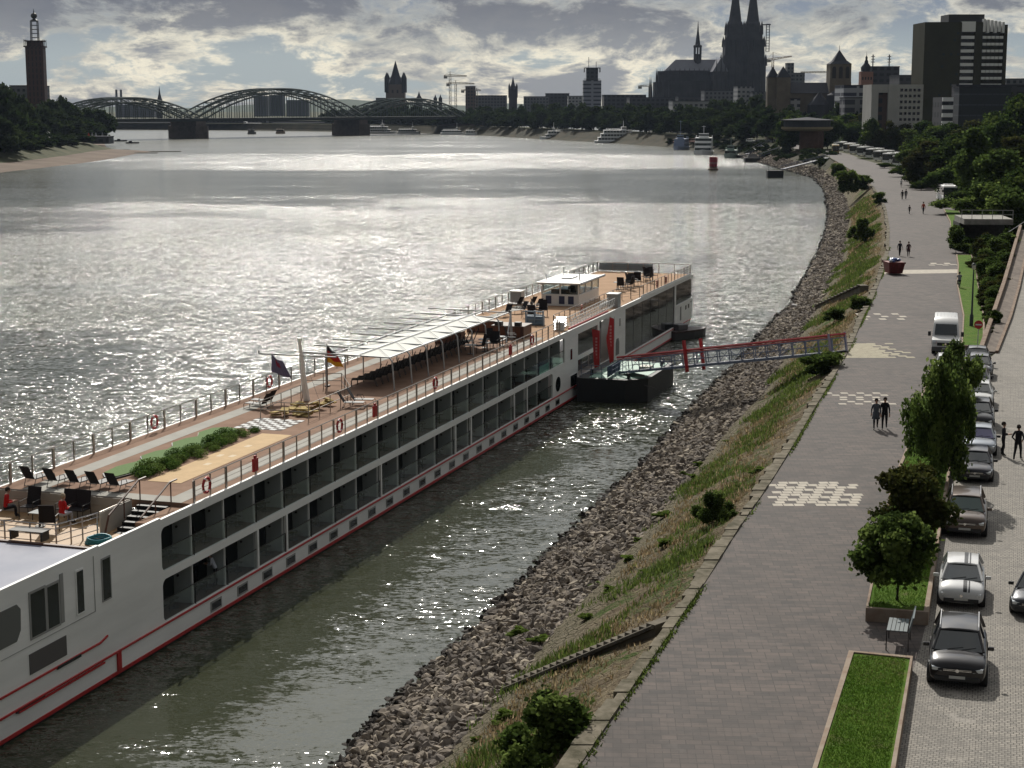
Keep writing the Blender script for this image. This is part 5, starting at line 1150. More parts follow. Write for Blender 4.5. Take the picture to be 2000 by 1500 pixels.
# white van
def van(label, x, y, hd, mk='delivery_van'):
    t = thing(mk, label, 'van', (x, y, 6.508), hd); PW = paint('van_white', (.60, .60, .59), 0, .35)
    prof = [(0, .35), (0, .85), (.18, 1.10), (.95, 1.28), (1.55, 2.10), (2.0, 2.42), (2.6, 2.52), (5.7, 2.5), (5.85, 2.3), (5.85, .35)]
    rings = []
    for q in (1.0, .97, .80):
        pass
    m = MB(); V = []
    xs = [(-1, .98), (-.99, 1.0)]
    n = len(prof)
    def wx(z): return .99 if z < 1.4 else .99 - (z - 1.4) * .13
    for s, inset in ((-1, 0), (-.9, .04), (0, .06), (.9, .04), (1, 0)): V.append([(s * wx(z), y_ + (.06 if abs(s) == 1 and y_ < .5 else 0), z + (inset if z > 2.3 else 0)) for y_, z in prof])
    m.loft(V); m.build('body', PW, t, smooth=True)
    m = MB(); m.add([(-.83, 1.01, 1.37), (.83, 1.01, 1.37), (.76, 1.55, 2.12), (-.76, 1.55, 2.12)], [(0, 1, 2, 3)]); o = m.build('windscreen', WS, t); o.location = (0, -.03, .03)
    for s in (-1, 1):
        m = MB(); m.add([(s * 1.0, 1.25, 1.4), (s * 1.0, 2.2, 1.4), (s * .93, 2.2, 2.05), (s * .93, 1.68, 2.05)], [(0, 1, 2, 3)]); m.build('side_window', WS, t)
        m = MB(); m.cbox((s * 1.2, 1.2, 1.45), (.22, .12, .36)); m.build('wing_mirror', PLASTB, t, bevel=.03)
        m = MB(); m.cbox((s * .80, .06, .98), (.28, .16, .26), rx=R(-20)); m.build('headlight', LAMPM, t, bevel=.04)
        for yy_ in (.95, 4.7):
            m = MB(); m.tube([(s * .75, yy_, .35), (s * 1.0, yy_, .35)], .35, 16); w_ = m.build('wheel', TYRE, t, smooth=True); m = MB(); m.tube([(s * 1.0, yy_, .35), (s * 1.02, yy_, .35)], .2, 10); m.build('rim', RIM, w_)
    m = MB(); m.box(-.62, .62, -.015, .05, .70, .93); m.build('grille', DGR, t); m = MB(); m.box(-.98, .98, -.04, .12, .3, .62); m.build('bumper', mat('bumper_grey', (.09, .09, .09), .6), t, bevel=.03)
    m = MB(); m.box(-.25, .25, -.055, -.042, .45, .55); m.build('number_plate', PLATE, t); m = MB(); m.tube([(0, -.03, .82), (0, -.016, .82)], .08, 12); m.build('badge', CHROME, t)
    m = MB()
    for k in range(6): m.box(-.7 + .26 * k, -.64 + .26 * k, 2.9, 5.5, 2.565, 2.58)
    m.build('roof_ribs', PW, t); return t
x, y, _ = gp(1846, 694, 6.5); van('white high roof panel van parked on the promenade facing the viewer', x, y, R(-14))
# coaches
def coach(label, x, y, hd, z=6.52, col=(.85, .85, .83), group=None, scale=1.0):
    t = thing('coach', label, 'bus', (x, y, z), hd, group); t.scale = (scale,) * 3; CM = mat('coach_paint', col, .6)
    m = MB(); m.box(-1.25, 1.25, 0.1, 12, .35, 1.5); m.box(-1.25, 1.25, .1, 12, 2.9, 3.3); m.box(-1.25, 1.25, 11.6, 12, 1.5, 2.9); m.build('body', CM, t, bevel=.08)
    m = MB(); m.box(-1.22, 1.22, .15, 11.6, 1.5, 2.9); m.box(-1.1, 1.1, .03, .1, 1.15, 2.95); m.build('windows', WS, t)
    m = MB(); m.box(-.9, .9, 2.5, 4.5, 3.3, 3.5); m.box(-.8, .8, 7, 9, 3.3, 3.48); m.sbuild('roof_unit', WHITE, t, bevel=.05)
    for s in (-1, 1):
        for yy_ in (2.4, 8.9): m = MB(); m.tube([(s * .95, yy_, .5), (s * 1.27, yy_, .5)], .5, 14); m.build('wheel', TYRE, t)
        m = MB(); m.cbox((s * 1.4, -.15, 2.4), (.25, .2, .5)); m.build('wing_mirror', PLASTB, t); m = MB(); m.cbox((s * .95, .05, .8), (.35, .12, .2)); m.build('headlight', LAMPM, t)
    return t
c0 = coach('white coach of a pair by the promenade, the left one', 82.2, 320, R(-8)); 
dup(c0, (86.6, 317, 6.52), R(-8), 'white coach of a pair, the right one half under the tree')
for k, (px, py, h) in enumerate(((1822, 337, 0), )): pass
rowp = [(1640, 268), (1653, 283), (1665, 292), (1680, 297), (1697, 300), (1712, 303), (1730, 308), (1750, 311), (1768, 316), (1786, 321)]
for k, (px, py) in enumerate(rowp):
    x, z = zp(px, py, 690 - 26 * k)
    dup(c0, (x, 690 - 26 * k, 6.55), R(-20 - 3 * k), ('far white coach just before the yellow one','second coach after the yellow one','third coach after the yellow one','fourth coach after the yellow one','fifth coach, mid row','sixth coach, just past mid row','seventh coach from the yellow one','eighth coach, third from the near end','ninth coach, next to the near end','nearest coach of the row, half under the trees')[k], 'coaches in the parking row')
coach('yellow coach at the far end of the parked row', zp(1632, 300, 640)[0], 640, R(-10), col=(.32, .20, .05))
# distant parked cars by the bastion
for k, (px, py, c) in enumerate(((1475, 275, (.6, .6, .58)), (1490, 274, (.1, .1, .1)), (1500, 277, (.6, .6, .6)), (1512, 279, (.3, .3, .32)), (1522, 279, (.5, .5, .5)))):
    x, z = zp(px, py, 830); car(('white van like car', 'dark car', 'second white car', 'grey car', 'pale silver car')[k] + ' parked far off by the riverside below the round restaurant', 'hatch', paint('far_paint', c, .3, .4), 0, 0, x_y=(x, 830), hd=R(60), scale=1.3 if k == 0 else 1.1, name='distant_car').location.z = 6.55
# ================================================================ people
SKIN = mat('skin', (.42, .25, .18), .6); HAIRD = mat('hair_dark', (.03, .022, .018), .8); SHOE = mat('shoe_dark', (.03, .026, .024), .6)
CL = {}
def cloth(c):
    if c not in CL: CL[c] = mat('clothing_%d' % len(CL), c, .85, var=.15, vscale=8)
    return CL[c]
def person(label, x, y, z, rz, top, bottom, pose='walk', hair=HAIRD, coat=False, bag=None, arms=None, group=None, s=1.0, skirt=False, lean=0.0):
    """one continuous skinned body; local -y is the way the person faces"""
    J = {}; E = []
    def j(n, p, r, par=None): J[n] = (p, r); (E.append((par, n)) if par else None)
    sit = pose == 'sit'; hz = .50 if sit else .93
    ly = lean
    j('pelvis', (0, 0, hz), .145); j('waist', (0, -.02 - ly * .15, hz + .16), .125, 'pelvis'); j('chest', (0, -.01 - ly * .5, hz + .38), .155, 'waist'); j('neckb', (0, -ly * .75, hz + .52), .085, 'chest'); j('neck', (0, -.01 - ly * .85, hz + .58), .055, 'neckb'); j('chin', (0, -.04 - ly, hz + .65), .07, 'neck'); j('head', (0, -.015 - ly, hz + .74), .098, 'chin'); j('crown', (0, 0 - ly, hz + .81), .07, 'head'); j('nose', (0, -.125 - ly, hz + .71), .014, 'head')
    st = {'walk': .20, 'stand': .03, 'stride': .28}.get(pose, 0)
    for sd_, q in ((-1, 1), (1, -1)):
        n = 'L' if sd_ < 0 else 'R'; f = st * q
        j('hip' + n, (sd_ * .09, 0, hz - .05), .105, 'pelvis')
        if sit: j('knee' + n, (sd_ * .13, -.44, hz), .07, 'hip' + n); j('ank' + n, (sd_ * .13, -.46, .09), .045, 'knee' + n)
        else: j('knee' + n, (sd_ * .10, -f * .55 - .04, .50), .068, 'hip' + n); j('calf' + n, (sd_ * .10, -f * .7 + (.05 if q < 0 else .0), .33), .058, 'knee' + n); j('ank' + n, (sd_ * .10, -f + (.06 if q < 0 and st > .1 else 0), .09 + (.05 if q < 0 and st > .1 else 0)), .042, 'calf' + n)
        a = J['ank' + n][0]; j('toe' + n, (a[0] * 1.15, a[1] - .17, max(.035, a[2] - .055)), .036, 'ank' + n); j('heel' + n, (a[0], a[1] + .05, max(.035, a[2] - .05)), .034, 'ank' + n)
        j('sh' + n, (sd_ * .175, -ly * .6, hz + .48), .068, 'neckb')
        am = (arms or {}).get(n, 'swing')
        sx, sy, sz_ = J['sh' + n][0]
        if am == 'swing': el_, wr = (sd_ * .25, sy + f * .35 + .02, sz_ - .29), (sd_ * .26, sy + f * .75 - .06, sz_ - .53)
        elif am == 'front': el_, wr = (sd_ * .25, sy - .03, sz_ - .28), (sd_ * .10, sy - .27, sz_ - .26)
        elif am == 'hip': el_, wr = (sd_ * .29, sy + .09, sz_ - .26), (sd_ * .18, sy - .08, sz_ - .42)
        else: el_, wr = (sd_ * .22, sy - .22, sz_ - .17), (sd_ * .16, sy - .46, sz_ - .22)
        j('el' + n, el_, .046, 'sh' + n); j('wr' + n, wr, .029, 'el' + n)
        dv = (Vector(wr) - Vector(el_)).normalized(); sdv = dv.cross(Vector((sd_ * .2, 1, .3))).normalized(); palm = Vector(wr) + dv * .06; j('palm' + n, tuple(palm), .034, 'wr' + n)
        for fi in range(4):
            o = (fi - 1.5) * .02; ln = (.07, .08, .076, .06)[fi]; j(f'k{fi}{n}', tuple(palm + dv * .04 + sdv * o), .011, 'palm' + n); j(f't{fi}{n}', tuple(palm + dv * (.04 + ln) + sdv * o * 1.1 + Vector((0, -.018, 0))), .008, f'k{fi}{n}')
        j('th' + n, tuple(Vector(wr) + dv * .03 + sdv * .04 + Vector((0, -.01, 0))), .012, 'wr' + n); j('tt' + n, tuple(Vector(wr) + dv * .075 + sdv * .06 + Vector((0, -.02, 0))), .009, 'th' + n)
    if coat or skirt:
        pass
    names = list(J); me = bpy.data.meshes.new('person_body'); me.from_pydata([J[n][0] for n in names], [(names.index(a), names.index(b)) for a, b in E], [])
    o = bpy.data.objects.new('tmp', me); COL.objects.link(o); sk = o.modifiers.new('skin', 'SKIN'); sk.use_smooth_shade = True
    for i, n in enumerate(names): r = J[n][1]; me.skin_vertices[0].data[i].radius = (r * (1.28 if n in ('chest', 'waist', 'pelvis') else 1), r * (.82 if n in ('chest', 'waist') else 1)); me.skin_vertices[0].data[i].use_root = (i == 0)
    su = o.modifiers.new('sub', 'SUBSURF'); su.levels = su.render_levels = 1
    dg = bpy.context.evaluated_depsgraph_get(); ev = o.evaluated_get(dg); nm = bpy.data.meshes.new_from_object(ev); bpy.data.objects.remove(o)
    for q in (top, bottom): pass
    nm.name = 'person_body'; nm.materials.clear()
    for q in (cloth(top), cloth(bottom), SKIN, SHOE): nm.materials.append(q)
    ho = Vector(J['head'][0]); wl, wr_ = Vector(J['palmL'][0]), Vector(J['palmR'][0]); zl = hz + (.02 if not coat else -.34)
    for p in nm.polygons:
        c = p.center; mi = 0
        if c.z > hz + .565: mi = 2
        elif (c - wl).length < .115 or (c - wr_).length < .115: mi = 2
        elif c.z < .11: mi = 3
        elif c.z < zl and abs(c.x) < .21: mi = 1
        if sit and c.z < hz + .08 and c.y < -.1 and mi == 0 and c.z > .1: mi = 1
        p.material_index = mi
    t = thing('person', label, 'person', (x, y, z), rz, group); t.scale = (s, s, s)
    b = bpy.data.objects.new('body', nm); COL.objects.link(b); b.parent = t
    m = MB(); vs = []; hc = ho + Vector((0, .012, .025))
    m.lathe([(.001, .115), (.055, .105), (.093, .065), (.112, .0), (.105, -.055), (.07, -.085)], n=10, cap=False); V = [(v[0] + hc.x, v[1] * 1.12 + hc.y + .015, v[2] + hc.z) for v in m.v]; m.v = V
    m.f = [f for f in m.f if not (sum(V[i][1] for i in f) / 4 < hc.y - .045 and sum(V[i][2] for i in f) / 4 < hc.z + .03)]; m.m = [0] * len(m.f); m.build('hair', hair, t, smooth='all', recalc=False)
    m = MB()
    for sx in (-.035, .035): m.cbox((ho.x + sx, ho.y - .098, ho.z - .005), (.02, .012, .01))
    m.build('eyes', HAIRD, t); m = MB(); m.cbox((ho.x, ho.y - .102, ho.z - .065), (.04, .01, .008)); m.build('mouth', mat('lips', (.3, .1, .09), .6) if False else RED, t)
    m = MB()
    for sx in (-.1, .1): m.cbox((ho.x + sx, ho.y + .015, ho.z - .01), (.018, .03, .055))
    m.build('ears', SKIN, t)
    if coat:
        m = MB(); m.lathe([(.195, hz + .05), (.20, hz - .12), (.235, hz - .33), (.225, hz - .33)], n=14, cap=False); m.v = [(a, b_ * .78, c) for a, b_, c in m.v]; m.build('coat_skirt', cloth(top), t, smooth='all')
    if bag:
        m = MB(); m.cbox(bag, (.12, .34, .3)); m.tube([(bag[0], bag[1] - .12, bag[2] + .15), (bag[0] * .75, 0, hz + .5), (bag[0], bag[1] + .12, bag[2] + .15)], .012, 4); bo = m.build('shoulder_bag', DARKM, None, bevel=.04); bo.location = (x, y, z); bo.rotation_euler = (0, 0, rz); tag(bo, 'dark shoulder bag carried by a walker on the promenade', 'bag')
    return t
def walker(label, px, py, rz, top, bottom, **k):
    x, y, _ = gp(px, py, 6.508); return person(label, x, y, 6.508, rz, top, bottom, **k)
GY = (.10, .11, .13); BK = (.018, .018, .022)
walker('person in a grey blue coat and dark trousers, left of the near couple', 1710, 838, R(-10), GY, BK, coat=True, s=1.0)
walker('person in black vest over pale sleeves, right of the near couple', 1727, 838, R(-14), BK, BK, s=1.04)
x, y, _ = gp(1958, 890, 6.5); person('slim person in dark clothes looking down at something in hand by the cars', x, y, 6.508, R(70), (.03, .028, .035), BK, 'stand', arms={'L': 'front', 'R': 'front'}, s=1.02)
x, y, _ = gp(1987, 899, 6.5); person('stocky person in black jacket with hand on hip at the right edge', x, y, 6.508, R(150), BK, BK, 'stride', arms={'L': 'hip', 'R': 'hip'}, s=1.06)
walker('person in dark clothes, left of the pair beyond the red skip', 1757, 500, R(5), (.03, .03, .04), BK, s=1.05)
walker('person in dark red brown jacket, right of the pair beyond the skip', 1774, 501, R(-8), (.06, .022, .025), BK, coat=True, s=1.02, arms={'R': 'hip'})
walker('walker in an orange red top far along the promenade', 1803, 418, R(10), (.45, .07, .03), BK, s=1.15)
walker('small dark figure left of the orange walker', 1776, 418, R(20), BK, BK, s=.85)
walker('dark figure, left of the far pair in the tree shade', 1762, 390, R(180), BK, BK, s=1.05)
walker('dark figure, right of the far pair in the tree shade', 1769, 389, R(180), BK, (.03, .03, .06), s=1.1)
x, y, _ = gp(1853, 655, 6.5); person('person in black seen just above the roof of the white van', x, y, 6.508, R(0), BK, BK, 'stand', s=1.05, arms={'L': 'hip', 'R': 'hip'})
# cyclists
def bicycle(label, x, y, rz):
    t = thing('bicycle', label, 'bicycle', (x, y, 6.508), rz)
    for yy_ in (-.52, .52):
        m = MB(); m.tube([(0, yy_ + .33 * math.cos(a), .34 + .33 * math.sin(a)) for a in np.linspace(0, 6.283, 19)[:-1]], .018, 5, True); w_ = m.build('wheel', TYRE, t); m = MB()
        for a in np.linspace(0, 3.14, 7)[:-1]: m.tube([(0, yy_ - .32 * math.cos(a), .34 - .32 * math.sin(a)), (0, yy_ + .32 * math.cos(a), .34 + .32 * math.sin(a))], .003, 3)
        m.build('spokes', STEEL, w_)
    m = MB()
    for p in ([(0, -.52, .34), (0, -.36, .9)], [(0, -.40, .78), (0, .05, .34)], [(0, -.39, .82), (0, .2, .82)], [(0, .05, .34), (0, .22, .92)], [(0, .05, .34), (0, .52, .34)], [(0, .18, .8), (0, .52, .34)], [(-.25, -.32, 1.02), (.25, -.32, 1.02)], [(0, -.36, .9), (0, -.34, 1.02)]): m.tube(p, .016, 5)
    m.build('frame', mat('bike_frame', (.05, .05, .07), .4, .4), t); m = MB(); m.cbox((0, .24, .95), (.14, .25, .05)); m.build('saddle', BLACK, t, bevel=.02); return t
def cyclist(label, px, py, rz, top, bottom, s=1.0):
    x, y, _ = gp(px, py, 6.508); bicycle('dark bicycle ridden by the ' + label.split(' rid')[0], x, y, rz)
    c, s_ = math.cos(rz), math.sin(rz); o = .20; person(label, x - s_ * o, y + c * o, 6.508 + .42, rz, top, bottom, 'sit', arms={'L': 'reach', 'R': 'reach'}, lean=.18, s=s)
cyclist('cyclist in a pale grey top riding away along the lawn edge', 1873, 565, R(172), (.22, .23, .25), BK)
cyclist('distant cyclist in a white shirt riding on the shaded promenade', 1760, 366, R(165), (.6, .6, .6), BK, 1.1)
# aboard
RS = (.45, .02, .02)
x, y, z = sh(18.9, 6.1, 5.11); person('person in a red shirt seated at the right side of the terrace table', x, y, z, SA + R(70), RS, (.40, .42, .48), 'sit', hair=mat('hair_pale', (.35, .28, .2), .8), arms={'L': 'front', 'R': 'front'}, lean=.12, s=1.1)
x, y, z = sh(19.3, 9.5, 5.11); person('person in a red top seated at the left edge of the terrace', x, y, z, SA + R(40), RS, BK, 'sit', arms={'L': 'front', 'R': 'front'}, lean=.16, s=1.1)
x, y, z = sh(23.9, .62, 1.22); person('person in a white shirt leaning over on a lower cabin balcony', x, y, z, SA + R(-160), (.6, .62, .7), BK, 'stand', arms={'L': 'front', 'R': 'front'}, lean=.32, s=.96)
# ================================================================ trees and bushes
LD = [leafmat('leaf_dark', (.028, .048, .014), .35), leafmat('leaf_mid', (.045, .075, .018), .35), leafmat('leaf_light', (.075, .105, .026), .4)]
LW2 = [leafmat('leaf_olive_dark', (.035, .045, .014), .35), leafmat('leaf_olive', (.065, .07, .02), .35), leafmat('leaf_brownish', (.045, .046, .018), .35)]
LF = [leafmat('leaf_far_dark', (.022, .034, .014), .3), leafmat('leaf_far_mid', (.034, .048, .017), .3)]
def crown(name, N, leaf, mats, seed, h=1.0, w_=1.0, nb=16, low=.18, spiky=False, conic=0.0):
    """unit crown: height h above low, radius w_/2, made of leaf clumps gathered on limbs"""
    r = np.random.default_rng(seed); cs = []
    for k in range(nb):
        zf = r.random() ** .8; ang = r.random() * 6.283; env = (math.sin(math.pi * min(1, .18 + .8 * zf)) ** .7) * (1 - conic * zf)
        rad = .41 * w_ * env * math.sqrt(r.random()) * (1.05 if not spiky else 1.2); sz = (.09 + .11 * r.random()) * w_ * (.75 if spiky else 1) * (1 - .3 * conic * zf)
        cs.append((rad * math.cos(ang), rad * math.sin(ang), low + (h - low - sz * .7) * (.08 + .9 * zf), sz, 1.0 if not spiky else 1.7))
    cs.append((0, 0, low + (h - low) * .45, .20 * w_, 1.5))
    C_ = np.array(cs); wt_ = C_[:, 3] ** 2; ix = r.choice(len(C_), N, p=wt_ / wt_.sum())
    d = r.normal(size=(N, 3)); d /= np.linalg.norm(d, axis=1)[:, None]; rr = (r.random(N) ** .45)[:, None]
    rr = np.where(r.random(N)[:, None] < .14, rr * 1.38, rr)
    P = C_[ix, :3] + d * rr * C_[ix, 3:4] * np.stack([np.ones(N), np.ones(N), C_[ix, 4] * .85], 1)
    q = np.array([(-.5, -.4, 0), (.5, -.4, 0), (.5, .4, 0), (-.5, .4, 0)])[None] * (leaf * (.6 + .9 * r.random(N)))[:, None, None]
    V = np.einsum('nij,nkj->nki', rand_rot(N), q) + P[:, None, :]
    # colour by clump so that light and dark masses form
    cm = r.integers(len(mats), size=len(C_)); mi = np.where(r.random(N) < .7, cm[ix], r.integers(len(mats), size=N))
    return mesh_np(name, V.reshape(-1, 3), np.arange(N * 4).reshape(-1, 4), mats, mi), C_
def trunk_mesh(name, C_, h=1.0, r0=.022, low=.18, stems=1, seed=0):
    m = MB(); rr = random.Random(seed)
    for s_ in range(stems):
        ox, oy = ((0, 0) if stems == 1 else (rr.uniform(-.06, .06), rr.uniform(-.06, .06)))
        m.tube([(ox * .3, oy * .3, -.03), (ox * .6 + .004, oy * .6, low * .6), (ox, oy + .006, low + .1), (ox * 1.3, oy * 1.3, low + (h - low) * .55)], [r0, r0 * .8, r0 * .62, r0 * .3], 7)
    for c in C_[:9]: m.tube([(0, .004, low + .02 + .25 * max(0, c[2] - low)), (c[0] * .5, c[1] * .5, low + .65 * max(.02, c[2] - low)), (c[0] * .9, c[1] * .9, c[2])], [r0 * .45, r0 * .3, r0 * .12], 5)
    me_o = m.build(name, BARK); me = me_o.data; bpy.data.objects.remove(me_o); return me
def mk(N, leaf, mats, seed, **k):
    c, C_ = crown('leaf_crown', N, leaf, mats, seed, **{a: b for a, b in k.items() if a not in ('r0', 'stems')}); t = trunk_mesh('trunk', C_, k.get('h', 1.0), k.get('r0', .02), k.get('low', .18), k.get('stems', 1), seed); return c, t
def tree(name, label, mesh, x, y, z, h, w_, rz=0.0, group=None, cat='tree'):
    t = thing(name, label, cat, (x, y, z), rz, group); t.scale = (w_, w_, h)
    a = bpy.data.objects.new('crown', mesh[0]); b = bpy.data.objects.new('trunk', mesh[1])
    for q in (a, b): COL.objects.link(q); q.parent = t
    return t
def tree_px(name, label, mesh, pxc, pytop, pybase, z0, wpx, **k):
    x, y, _ = gp(pxc, pybase, z0); ztop = zp(pxc, pytop, y)[1]; ppm = FPX / math.hypot(y, CZ - z0); return tree(name, label, mesh, x, y, z0, ztop - z0, wpx / ppm / .86, **k)
LN = [leafmat('near_leaf_dark', (.035, .055, .016), .4), leafmat('near_leaf_mid', (.065, .10, .025), .45), leafmat('near_leaf_light', (.11, .15, .04), .5)]
NT = [mk(9500, .036, LN, 31, nb=26, low=.24), mk(9500, .036, LW2, 32, nb=26, low=.20), mk(14000, .026, LN, 33, nb=38, low=.10, spiky=True), mk(14000, .03, LN, 34, nb=30, low=.12, spiky=True)]
tree_px('young_tree', 'small round headed tree at the near end of the raised lawn bed', NT[0], 1752, 1003, 1172, 6.95, 150)
tree_px('young_tree', 'second small tree with olive foliage just behind the nearest one', NT[1], 1768, 910, 1075, 6.95, 150, rz=1.0)
tree_px('young_tree', 'tall bushy tree with upright shoots in the middle of the planters', NT[2], 1828, 700, 938, 6.95, 122, rz=2.0)
tree_px('young_tree', 'upright tree hiding the white car in front of the van', NT[3], 1862, 672, 800, 6.95, 90, rz=.5)
tree_px('young_tree', 'low branching tree leaning over the promenade below the middle one', NT[1], 1790, 905, 990, 6.95, 95, rz=3.0)
tree_px('young_tree', 'narrow shoots of a tree between the middle tree and parked cars', NT[3], 1862, 742, 880, 6.95, 75, rz=4.0)
BS = [mk(14000, .036, LN, 41, nb=22, low=.02, r0=.012, stems=4, spiky=True), mk(11000, .042, LN, 42, nb=16, low=.02, r0=.012, stems=3)]
tree_px('bush', 'large leafy bush on the bank at the bottom edge of the picture', BS[0], 1085, 1365, 1535, 4.6, 190, cat='bush')
tree_px('bush', 'small dark bush with upright shoot midway along the grassy bank', BS[0], 1397, 962, 1030, 5.2, 72, rz=1.2, cat='bush')
tree_px('bush', 'dense round bush beside the shore end of the gangway', BS[1], 1608, 682, 738, 5.6, 82, rz=2.2, cat='bush')
tree_px('bush', 'low spreading bush at the wall just beyond the gangway', BS[1], 1682, 575, 606, 6.0, 44, rz=.2, cat='bush')
tree_px('bush', 'greyish green low bush on the slope left of the wall bush', BS[1], 1630, 598, 628, 5.0, 40, rz=3.2, cat='bush')
tree_px('bush', 'tall bush alone on the bank abreast of the red skip', BS[0], 1681, 428, 472, 4.6, 42, rz=4.2, cat='bush')
tree_px('bush', 'large bush where the promenade bends, right of a pair', BS[1], 1684, 338, 372, 5.6, 40, rz=5.0, cat='bush'); tree_px('bush', 'large bush where the promenade bends, left of a pair', BS[1], 1656, 327, 378, 5.0, 44, rz=.9, cat='bush')
tree_px('bush', 'far bush on the bank top at the river bend', BS[1], 1638, 316, 346, 5.6, 30, rz=.3, cat='bush')
tree_px('bush', 'dark tuft of bush at the wall inside the promenade bend', BS[1], 1716, 372, 400, 6.0, 26, rz=2.0, cat='bush')
# weeds as small plants along the stone edge
r_ = random.Random(12)
WD = mk(900, .13, [leafmat('weed_bright', (.13, .19, .04)), leafmat('weed_mid', (.10, .14, .035))], 44, nb=9, low=.0, r0=.01)
wl_ = [(1145, 1230), (1055, 1225), (1010, 1210), (1245, 1040), (1335, 905), (1355, 925), (1305, 1010), (1295, 1005), (1480, 985), (1190, 1180), (1365, 895), (1230, 1100), (1420, 870), (1500, 800), (1165, 1120), (985, 1440), (930, 1460), (1300, 1120), (1260, 1180)]
for k, (px, py) in enumerate(wl_):
    x, y, _ = gp(px, py, 2.6 if px < 1480 else 4); f = max(0, min(1, (x - RX(y)) / max(1, EX(y) - RX(y)))); z = 1.95 + 4.5 * f ** .96
    s_ = r_.uniform(.35, .8); tree('weed_plant', f'green weed clump on the bank whose foot is the {nth(sorted(wl_, key=lambda q: -q[1]).index((px, py)))} nearest to the viewer', WD, x, y, z - .05, s_ * .55, s_ * 1.7, k, 'weed clumps on the bank', 'plant')
# wooded slope on the right
FT = [mk(12000, .034, LD, 51, nb=26, low=.10, r0=.018), mk(12000, .034, LW2, 52, nb=26, low=.08, r0=.018), mk(13000, .032, [LN[1], LD[2], LN[0]], 53, nb=30, low=.06, conic=.75, r0=.018), mk(11000, .036, LN, 54, nb=20, low=.05, r0=.018)]
GT = 'trees of the wooded slope beside the promenade'
rows_ = [  # px, py top, y distance, z base, width m, mesh, label
 (1905, 250, 300, 8, 11.5, 2, 'tall conical bright green tree above the footbridge'), (1955, 290, 270, 8, 10, 3, 'broad green tree right of the conical tree'), (1990, 330, 235, 7.5, 9, 0, 'green tree at the right edge above the ramp'),
 (1975, 262, 330, 9, 11, 1, 'olive tree behind the conical tree at the right edge'), (1820, 272, 385, 7, 11, 1, 'brownish tree overhanging the coach pair'), (1790, 285, 420, 7, 10, 0, 'dark tree overhanging the shaded promenade'), (1800, 262, 470, 7, 12, 0, 'dark tree behind the overhanging pair'),
 (1865, 262, 380, 8, 11, 0, 'dark tree left of the conical tree'), (1545, 222, 712, 5, 14, 0, 'dark tree left of the round restaurant bastion'), (1618, 225, 716, 6, 14, 0, 'dark tree right behind the round restaurant'), (1706, 231, 628, 7, 9, 0, 'tree at the left foot of the slab with square windows'), (1733, 233, 624, 7, 9, 1, 'tree at the recess of the slab with square windows'), (1742, 262, 625, 8, 14, 1, 'olive crowned tree behind the coach row, middle'), (1703, 250, 725, 8, 15, 0, 'dark tree behind the coach row, left part'), (1665, 238, 720, 8, 16, 0, 'dark tree right of the round restaurant'),
 (1775, 240, 640, 9, 15, 1, 'tree in front of the olive tower block'), (1810, 236, 600, 9, 15, 0, 'tree below the left foot of the tower block'), (1850, 240, 560, 9, 15, 0, 'tree under the white balconied house'), (1905, 232, 520, 9, 14, 1, 'tree before the dark glass building'), (1950, 218, 480, 9, 14, 0, 'high tree at the foot of the dark glass building'),
 (1990, 185, 430, 9, 15, 0, 'tall dark tree at the upper right edge'), (1965, 232, 400, 9, 12, 0, 'dark tree in the right edge group'), (1740, 232, 700, 9, 17, 0, 'tree before the white slab with square windows'), (1690, 225, 760, 9, 17, 1, 'tree before the terraced white building'),
 (1655, 222, 770, 8, 18, 0, 'tree at the left foot of the terraced white building'), (1690, 218, 760, 8, 18, 1, 'tree at the middle of the terraced white building'), (1722, 222, 740, 8, 18, 0, 'tree behind the last coaches before the square windowed slab'), (1845, 330, 330, 7, 8, 0, 'lower tree between coaches and conical tree'), (1880, 372, 290, 7, 8, 3, 'bushy tree at the near foot of the conical tree'), (1930, 355, 250, 8, 9, 3, 'low green tree behind the footbridge railing'), (1975, 365, 225, 7.5, 8, 3, 'low green tree right of the footbridge'),
 (1880, 300, 345, 8, 9, 3, 'green tree on the left flank of the conical tree'), (1783, 340, 395, 6.5, 5, 0, 'low dark shrub tree beside the shaded walkers'), (1800, 352, 372, 6.5, 5, 0, 'low dark shrub tree near the coach pair'), (1765, 322, 440, 6.6, 6, 0, 'small tree at the promenade kerb before the coaches'), (1728, 318, 500, 6.6, 5, 0, 'hedge tree beside the middle coaches'), (1692, 308, 580, 6.6, 5, 0, 'hedge tree beside the far coaches')]
for px, py, Yd, zb, w_, mi, lb in rows_:
    x, zt = zp(px, py, Yd); tree('broadleaf_tree', lb, FT[mi], x, Yd, zb, zt - zb, w_ / .86, px * .1, GT)
HB = 'bushes on the slope between lawn and ramp'
